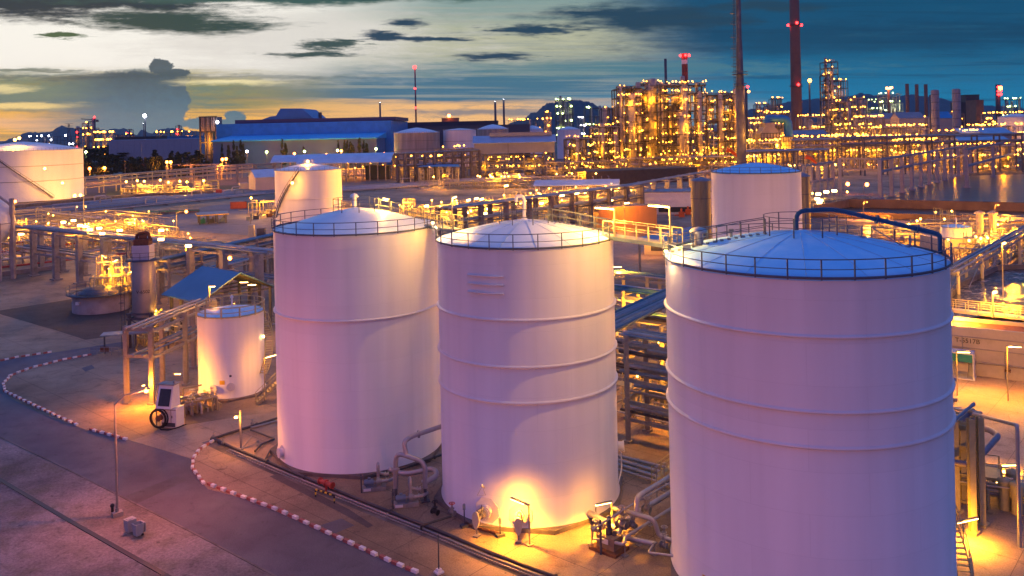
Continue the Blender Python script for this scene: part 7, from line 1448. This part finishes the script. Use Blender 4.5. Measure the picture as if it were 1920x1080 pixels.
for k, (a, b, tp, Y, lm, gm_, lab) in enumerate(((161, 172, 231, 1500, 16, g_far, 'amber-lit tower under construction at the left'), (173, 184, 228, 1500, 0, g_far, 'dark tower under a crane at the left'), (182, 220, 250, 1300, 60, g_far, 'blazing golden unit at the left'), (220, 252, 253, 1700, 18, g_far, 'small golden unit right of the blazing one'), (148, 153, 241, 1600, 4, g_red, 'slim red-lit tower at the left'), (243, 249, 243, 1600, 6, g_red, 'pinkish lit tower at the left'), (300, 395, 248, 1900, 34, g_far, 'far line of amber lamps before the left hills'), (336, 342, 236, 1900, 5, g_red, 'tiny red-lit stack before the left hills'), (60, 140, 256, 2200, 16, g_wht, 'far white lamps behind the big left tank'))):
    U(lab, a, b, tp, Y, 16, max(1, int((b-a)*Y/F/16)), 1, 5 if b-a < 15 else 3, 290+k, vessels=2, drums=2, pipes=12, lamps=lm, light=9000 if lm else 10, lampr=.0014*Y, dark=k not in (0, 2), gm=gm_, fs=.9)
p = P(178, 224, 1500); t = thing('tower_crane', 'tower crane over the dark tower at the left', 'crane', (p.x, p.y, 0)); mb = MB(); mb.beam((p.x, p.y, 0), (p.x, p.y, p.z+3), 1.6); mb.build('mast', steel_d, t); mb = MB(); mb.beam((p.x-24, p.y, p.z+1.5), (p.x+5, p.y, p.z-1), 1.3); mb.box((p.x+4, p.y, p.z-2), (4, 2, 3)); mb.build('jib', steel_d, t); bulb(t, (p.x, p.y-2, p.z+4), 1.8, g_red)
p = P(129, 232, 1500); t = thing('pylon', 'dark lattice pylon before the left hills', 'pylon', (p.x, p.y, 0)); mb = MB()
for a in (-4, 4): mb.beam((p.x+a, p.y, 0), (p.x+a*.25, p.y, p.z), .7)
for k in range(6): mb.beam((p.x-4+k*.5, p.y, p.z*k/6), (p.x+4-k*.6, p.y, p.z*(k+1)/6), .4)
for q in (0, -4, -8): mb.beam((p.x-7, p.y, p.z+q), (p.x+7, p.y, p.z+q), .5)
mb.build('lattice', steel_d, t)
# cooling tower-like framed block beside the blue hall
Yk = 760; t = thing('ribbed_tower', 'ribbed pale and dark tower block left of the blue hall', 'building', (PXW(395, Yk), Yk+8, 0)); a, b = PXW(379, Yk), PXW(413, Yk); zt_, zm_ = P(395, 219, Yk).z, P(395, 247, Yk).z
mb = MB()
for k in range(9): mb.box((a+(b-a)*(k+.5)/9, Yk+8, (zt_+zm_)/2), ((b-a)/9*.62, 15, zt_-zm_))
mb.box(((a+b)/2, Yk+9, (zt_+zm_)/2), (b-a-1, 13, zt_-zm_-1)); mb.build('louvre', pm('rust_grey_louvre', (.30, .24, .22), .7, 0, .3, .2), t)
mb = MB()
for k in range(4):
    for yy in (Yk+1, Yk+15): mb.beam((a+1+(b-a-2)*k/3, yy, 0), (a+1+(b-a-2)*k/3, yy, zt_), 1.3)
for z in (zm_*.35, zm_*.7, zm_, zt_): mb.beam((a, Yk+1, z), (b, Yk+1, z), 1.0)
mb.build('steel_frame', gold_d, t); mb = MB(); mb.cyl(((a+b)/2, Yk+8, 4), ((a+b)/2, Yk+8, zm_), 4, 14); mb.build('vessel', clad, t)
bulb(t, (b+1, Yk-1, P(410, 229, Yk).z), 1.4, g_wht); lamp_light('tower_light', t, ((a+b)/2, Yk-6, zm_*.7), 8000)
# the blue hall
Yw = 730; bh = corr('blue_cladding', (.04, .32, .72), 0, 1.5); a, b, c_ = PXW(412, Yw), PXW(740, Yw), PXW(405, Yw-40); z1, z2 = P(500, 231, Yw).z, P(500, 258, Yw).z
t = thing('blue_hall', 'huge dark blue industrial hall with a lower aisle and a humped roof', 'building', ((a+b)/2, Yw+60, 0))
mb = MB(); mb.box(((a+b)/2, Yw+60, z1/2), (b-a, 120, z1)); mb.build('wall', bh, t)
mb = MB(); d0 = PXW(405, Yw-50); d1 = PXW(712, Yw-50); zl, zh = P(540, 261, Yw-50).z, P(540, 252, Yw).z
mb.box(((d0+d1)/2, Yw-26, zl/2), (d1-d0, 48, zl)); mb.build('aisle_wall', pm('grey_blue_aisle_wall', (.13, .20, .32), .6, .1, .1, .1), t)
mb = MB(); mb.add([(d0-1, Yw-52, zl), (d1+1, Yw-52, zl), (d1+1, Yw-.1, zh), (d0-1, Yw-.1, zh), (d0-1, Yw-52, zl-1), (d1+1, Yw-52, zl-1), (d1+1, Yw-.1, zl-1), (d0-1, Yw-.1, zl-1)], [(0, 1, 2, 3), (4, 5, 1, 0), (5, 6, 2, 1), (7, 4, 0, 3), (4, 7, 6, 5)]); mb.build('aisle_roof', corr('light_blue_aisle_roof', (.07, .5, .85), 0, 2), t)
mb = MB(); e0, e1 = PXW(446, Yw+10), PXW(748, Yw+10); zq0, zq1 = P(560, 229, Yw+10).z, P(560, 223, Yw+10).z; mb.box(((e0+e1)/2, Yw+60, (z1+zq1)/2+.2), (e1-e0, 96, zq1-z1)); mb.build('upper_roof', pm('plum_roof', (.08, .07, .13), .6, 0, .2, .1), t)
mb = MB(); hp0 = [(495, 224), (512, 218), (522, 217), (531, 203), (571, 203), (590, 219), (598, 224)]; zz0 = zq1-.5
pp = [(PXW(x_, Yw+10), P(x_, y_, Yw+10).z) for x_, y_ in hp0]; pp = [(pp[0][0], zz0)]+pp+[(pp[-1][0], zz0)]; n_ = len(pp)
mb.add([(x_, Yw+14, z_) for x_, z_ in pp]+[(x_, Yw+70, z_) for x_, z_ in pp], [tuple(reversed(range(n_))), tuple(range(n_, 2*n_))]+[(i, i+n_, (i+1) % n_+n_, (i+1) % n_) for i in range(n_)][:-1]); mb.build('roof_hump', pm('blue_hump', (.06, .22, .44), .6, 0, .15, .1), t)
mb = MB()
for q, w_ in ((568, 3), (594, 4)): xx = PXW(q, Yw+12); mb.cyl((xx, Yw+40, zq1), (xx, Yw+40, zq1+6), 1.6, 8)
mb.build('roof_vent', steel_d, t)
block('long dark factory with a flat plum roof behind the three tanks', 742, 940, 229, 860, pm('navy_factory_wall', (.035, .05, .09), .6, 0, .2, .1), 60, pm('plum_flat_roof', (.07, .06, .10), .6)); block('low blue-grey hall roof sticking out above the middle weathered tank', 780, 1000, 236, 800, pm('slate_hall', (.06, .08, .12), .6), 40); s_ = block('small raised roof house with an amber lamp on the dark factory', 835, 866, 222, 870, brown_m, 16); bulb(s_, (PXW(849, 868), 868, P(849, 217, 868).z), 1.7, g_org)
block('long pale shed roof before the left hills', 210, 378, 262, 900, pm('pale_far_shed', (.34, .36, .40), .7), 30, roof_blue); block('dark far shed above the long pale shed', 222, 300, 257, 1000, dkb, 30); block('far blue shed roof left of the ribbed tower', 285, 372, 256, 1100, blue_sheet, 30)
# curved white-blue canopies behind the single tank
def vault(label, a, b, py, Y, D_, rise, mat, posts=8):
    x0, x1 = PXW(a, Y), PXW(b, Y); z = P((a+b)/2, py, Y).z; t = thing('vaulted_canopy', label, 'canopy', ((x0+x1)/2, Y+D_/2, 0)); mb = MB(); n_ = 10; vs = []
    for k in range(n_+1): f = k/n_; yy = Y+D_*f; zz_ = z+rise*sin(pi*f); vs += [(x0, yy, zz_), (x1, yy, zz_), (x0, yy, zz_-.4), (x1, yy, zz_-.4)]
    fs = []
    for k in range(n_): i = k*4; fs += [(i, i+1, i+5, i+4), (i+6, i+7, i+3, i+2)]+[(i, i+4, i+6, i+2), (i+1, i+3, i+7, i+5)]
    fs += [(0, 2, 3, 1)]; mb.add(vs, fs); mb.build('roof', mat, t)
    for k in range(posts):
        for yy in (Y+.5, Y+D_-.5): mb = MB(); xx = x0+(x1-x0)*(k+.3)/posts; mb.cyl((xx, yy, 0), (xx, yy, z), .35, 6); mb.build('post', steel, t)
    return t
cv = corr('white_blue_vault', (.50, .62, .80), R(90), 3.0)
vault('long vaulted white-blue canopy behind the single tank, right part', 560, 738, 305, 500, 34, 5, cv, 12); vault('blue vaulted canopy behind the single tank, left part', 512, 640, 303, 520, 20, 4, cv)
block('dark box store under the long vaulted canopy', 690, 735, 312, 515, dkb, 8)
for k, (px, py) in enumerate(((652, 302), (682, 303), (694, 304), (718, 311), (718, 316), (545, 294), (552, 288), (612, 290), (640, 283), (687, 291), (720, 288), (463, 284), (500, 285), (571, 284), (633, 282), (705, 279), (417, 299), (424, 298), (313, 304), (320, 304), (168, 316), (196, 315), (161, 285), (148, 290))):
    gm_ = g_grn if (px, py) in ((500, 285), (571, 284), (633, 282), (705, 279), (161, 285), (148, 290)) else (g_wht if px == 463 else g_org); Y = 560 if py > 296 else 660; q = P(px, py, Y); s_ = thing('yard_lamp', 'small %s lamp on a pole in the yards before the blue hall and trees' % ('greenish' if gm_ is g_grn else 'white' if gm_ is g_wht else 'orange'), 'lamp', (q.x, q.y, 0), 'small %s pole lamps before the blue hall' % ('greenish' if gm_ is g_grn else 'white' if gm_ is g_wht else 'orange')); mb = MB(); mb.cyl((q.x, q.y, 0), (q.x, q.y, q.z), .16, 5); mb.build('pole', steel, s_); bulb(s_, q, .95, gm_); lamp_light('pole_light', s_, (q.x, q.y-1.5, q.z), 4500 if Y > 600 else 9000, (.7, 1, .25) if gm_ is g_grn else (1, .32, .06), .5)
p = G(950, 322); container('pale site container standing under the grey clad shed', (PXW(968, 480), 480, 0), 0, pm('pale_container', (.40, .42, .50), .6), 9, 1.3); 
# ---------- trees
def tree(label, x, y, h_, r, seed, proto, group='dark trees before the left sheds', name='tree', sx=1.0):
    t = thing(name, label, 'tree', (x, y, 0), group); c, k = proto
    for o_ in (c, k): q = bpy.data.objects.new('crown' if o_ is c else 'trunk', o_); COL.objects.link(q); q.parent = t; q.scale = (r, r, h_); q.rotation_euler = (0, 0, seed*1.7)
    return t
def proto_tree(seed, kind):
    rd = random.Random(seed); mb = MB(); cl = []
    for k in range(26):
        z = rd.uniform(.22, .98); w = (1-abs(z-.5)*1.25) if kind == 'round' else (1.02-z)*.95; a = rd.uniform(0, 2*pi); rr = w*rd.uniform(.2, .95); cl.append((rr*cos(a), rr*sin(a), z, rd.uniform(.14, .3)))
    for (x, y, z, s) in cl:
        for q in range(34):
            d = Vector((rd.gauss(0, 1), rd.gauss(0, 1), rd.gauss(0, 1))).normalized()*s*rd.uniform(.4, 1.0); p = Vector((x+d.x, y+d.y, z+d.z*.35)); u = Vector((rd.gauss(0, 1), rd.gauss(0, 1), rd.gauss(0, 1)*.4)).normalized()*.085; v = Vector((rd.gauss(0, 1), rd.gauss(0, 1), rd.gauss(0, 1)*.4)).normalized()*.085; v.z *= .4; u.z *= .4
            mb.add([p-u-v, p+u-v, p+u+v, p-u+v], [(0, 1, 2, 3)])
    o = mb.build('crown', foliage, None, (0, 0, 0)); c = o.data; bpy.data.objects.remove(o); mb = MB(); mb.tube([(0, 0, 0), (.02, 0, .4), (0, .01, .85)], [.06, .045, .01], 6)
    for q in range(6): a = q*1.1; mb.tube([(0, 0, .3+q*.08), (.4*cos(a), .4*sin(a), .5+q*.08)], [.03, .008], 5)
    o = mb.build('trunk', bark, None, (0, 0, 0)); k = o.data; bpy.data.objects.remove(o); return c, k
PT = [proto_tree(i, 'round' if i % 2 == 0 else 'cone') for i in range(5)]
rd = random.Random(9)
for k in range(78):
    px = rd.uniform(146, 400); Y = rd.uniform(560, 760); tree('dark leafy tree in the belt between the far-left tank and the ribbed tower', PXW(px, Y), Y, rd.uniform(9, 17) if px > 240 or px < 200 else rd.uniform(8, 14), rd.uniform(4.5, 8), k, PT[k % 5])
for k in range(40):
    px = rd.uniform(40, 240); Y = rd.uniform(860, 1100); tree('dark tree on the low rise behind the far-left tank', PXW(px, Y), Y, rd.uniform(12, 19), rd.uniform(9, 14), k, PT[k % 5], 'trees on the rise behind the far-left tank')
for k, px in enumerate((422, 434, 444, 450, 457, 462, 535, 541, 640, 652, 657, 663, 668, 680, 688, 693, 575)):
    Y = 668+rd.uniform(-6, 6); tp = {535: 262, 541: 268, 575: 276, 680: 258}.get(px, 266+rd.uniform(-4, 8)); tree('slim dark conifer standing before the blue hall', PXW(px, Y), Y, P(px, tp, Y).z, rd.uniform(2.6, 4.2), k, PT[1+2*(k % 2)], 'slim conifers before the blue hall')
for k in range(10):
    px = rd.uniform(1835, 1925); Y = rd.uniform(760, 900); tree('dark tree among the amber lamps at the right edge', PXW(px, Y), Y, rd.uniform(9, 14), rd.uniform(6, 9), k, PT[k % 5], 'trees at the right edge')
# ---------- hills
hill_m = ground_mat('wooded_hill', (.045, .065, .075), (.02, .035, .045), 0, ang=0, fine=.004, big=.0009, grain=.03)
def hill(prof, Y, depth, name='hills', peak=.5):
    mb = MB(); nx = 140; ny = 14; rd = random.Random(len(prof)); x0, x1 = prof[0][0], prof[-1][0]; vs = []
    def pr(px):
        for (a, ya), (b, yb) in zip(prof, prof[1:]):
            if a <= px <= b: f = (px-a)/(b-a); f = f*f*(3-2*f); return ya+(yb-ya)*f
        return prof[-1][1]
    for j in range(ny+1):
        g = j/ny; yy = Y+(g-peak)*depth; s = max(0, sin(pi*min(1, g/peak*.5 if g < peak else .5+(g-peak)/(1-peak)*.5)))
        for i in range(nx+1):
            px = x0+(x1-x0)*i/nx; h_ = P(px, pr(px), Y).z+(rd.uniform(-1, 1)*Y*.0009); vs.append((PXW(px, Y)*yy/Y, yy, -3+max(0, h_+3)*s*(1 if g == peak else (.9+.2*sin(i*.7+j*2.1)*.5))))
    fs = [(j*(nx+1)+i, j*(nx+1)+i+1, (j+1)*(nx+1)+i+1, (j+1)*(nx+1)+i) for j in range(ny) for i in range(nx)]
    mb.add(vs, fs, True); return struct(mb.build(name, hill_m, None, (0, Y, 0)))
hill([(-60, 262), (0, 272), (30, 258), (60, 248), (100, 247), (121, 236), (140, 240), (175, 241), (200, 243), (240, 241), (262, 253), (272, 243), (290, 251), (300, 244), (330, 240), (370, 245), (420, 254), (520, 252)], 5200, 2600)
hill([(940, 238), (980, 226), (1010, 210), (1036, 193), (1055, 191), (1066, 190), (1085, 187), (1110, 191), (1135, 200), (1165, 206), (1220, 214), (1300, 222)], 4200, 1800)
hill([(1380, 222), (1420, 204), (1460, 196), (1500, 188), (1560, 183), (1600, 180), (1622, 175), (1650, 179), (1690, 180), (1710, 177), (1740, 180), (1770, 184), (1800, 190), (1850, 198), (1990, 206)], 5200, 2400)

# ---------- the evening air
mb = MB(); mb.box((0, 3600, 165), (9000, 7700, 340)); hz = mb.build('haze', white_p, None, (0, 3600, -5)); hz['kind'] = 'stuff'
m = bpy.data.materials.new('haze_air'); m.use_nodes = True; m.node_tree.nodes.clear(); v = m.node_tree.nodes.new('ShaderNodeVolumePrincipled'); v.inputs['Color'].default_value = (.5, .72, 1, 1); v.inputs['Density'].default_value = .000028
o = m.node_tree.nodes.new('ShaderNodeOutputMaterial'); m.node_tree.links.new(v.outputs[0], o.inputs['Volume']); hz.data.materials.clear(); hz.data.materials.append(m)
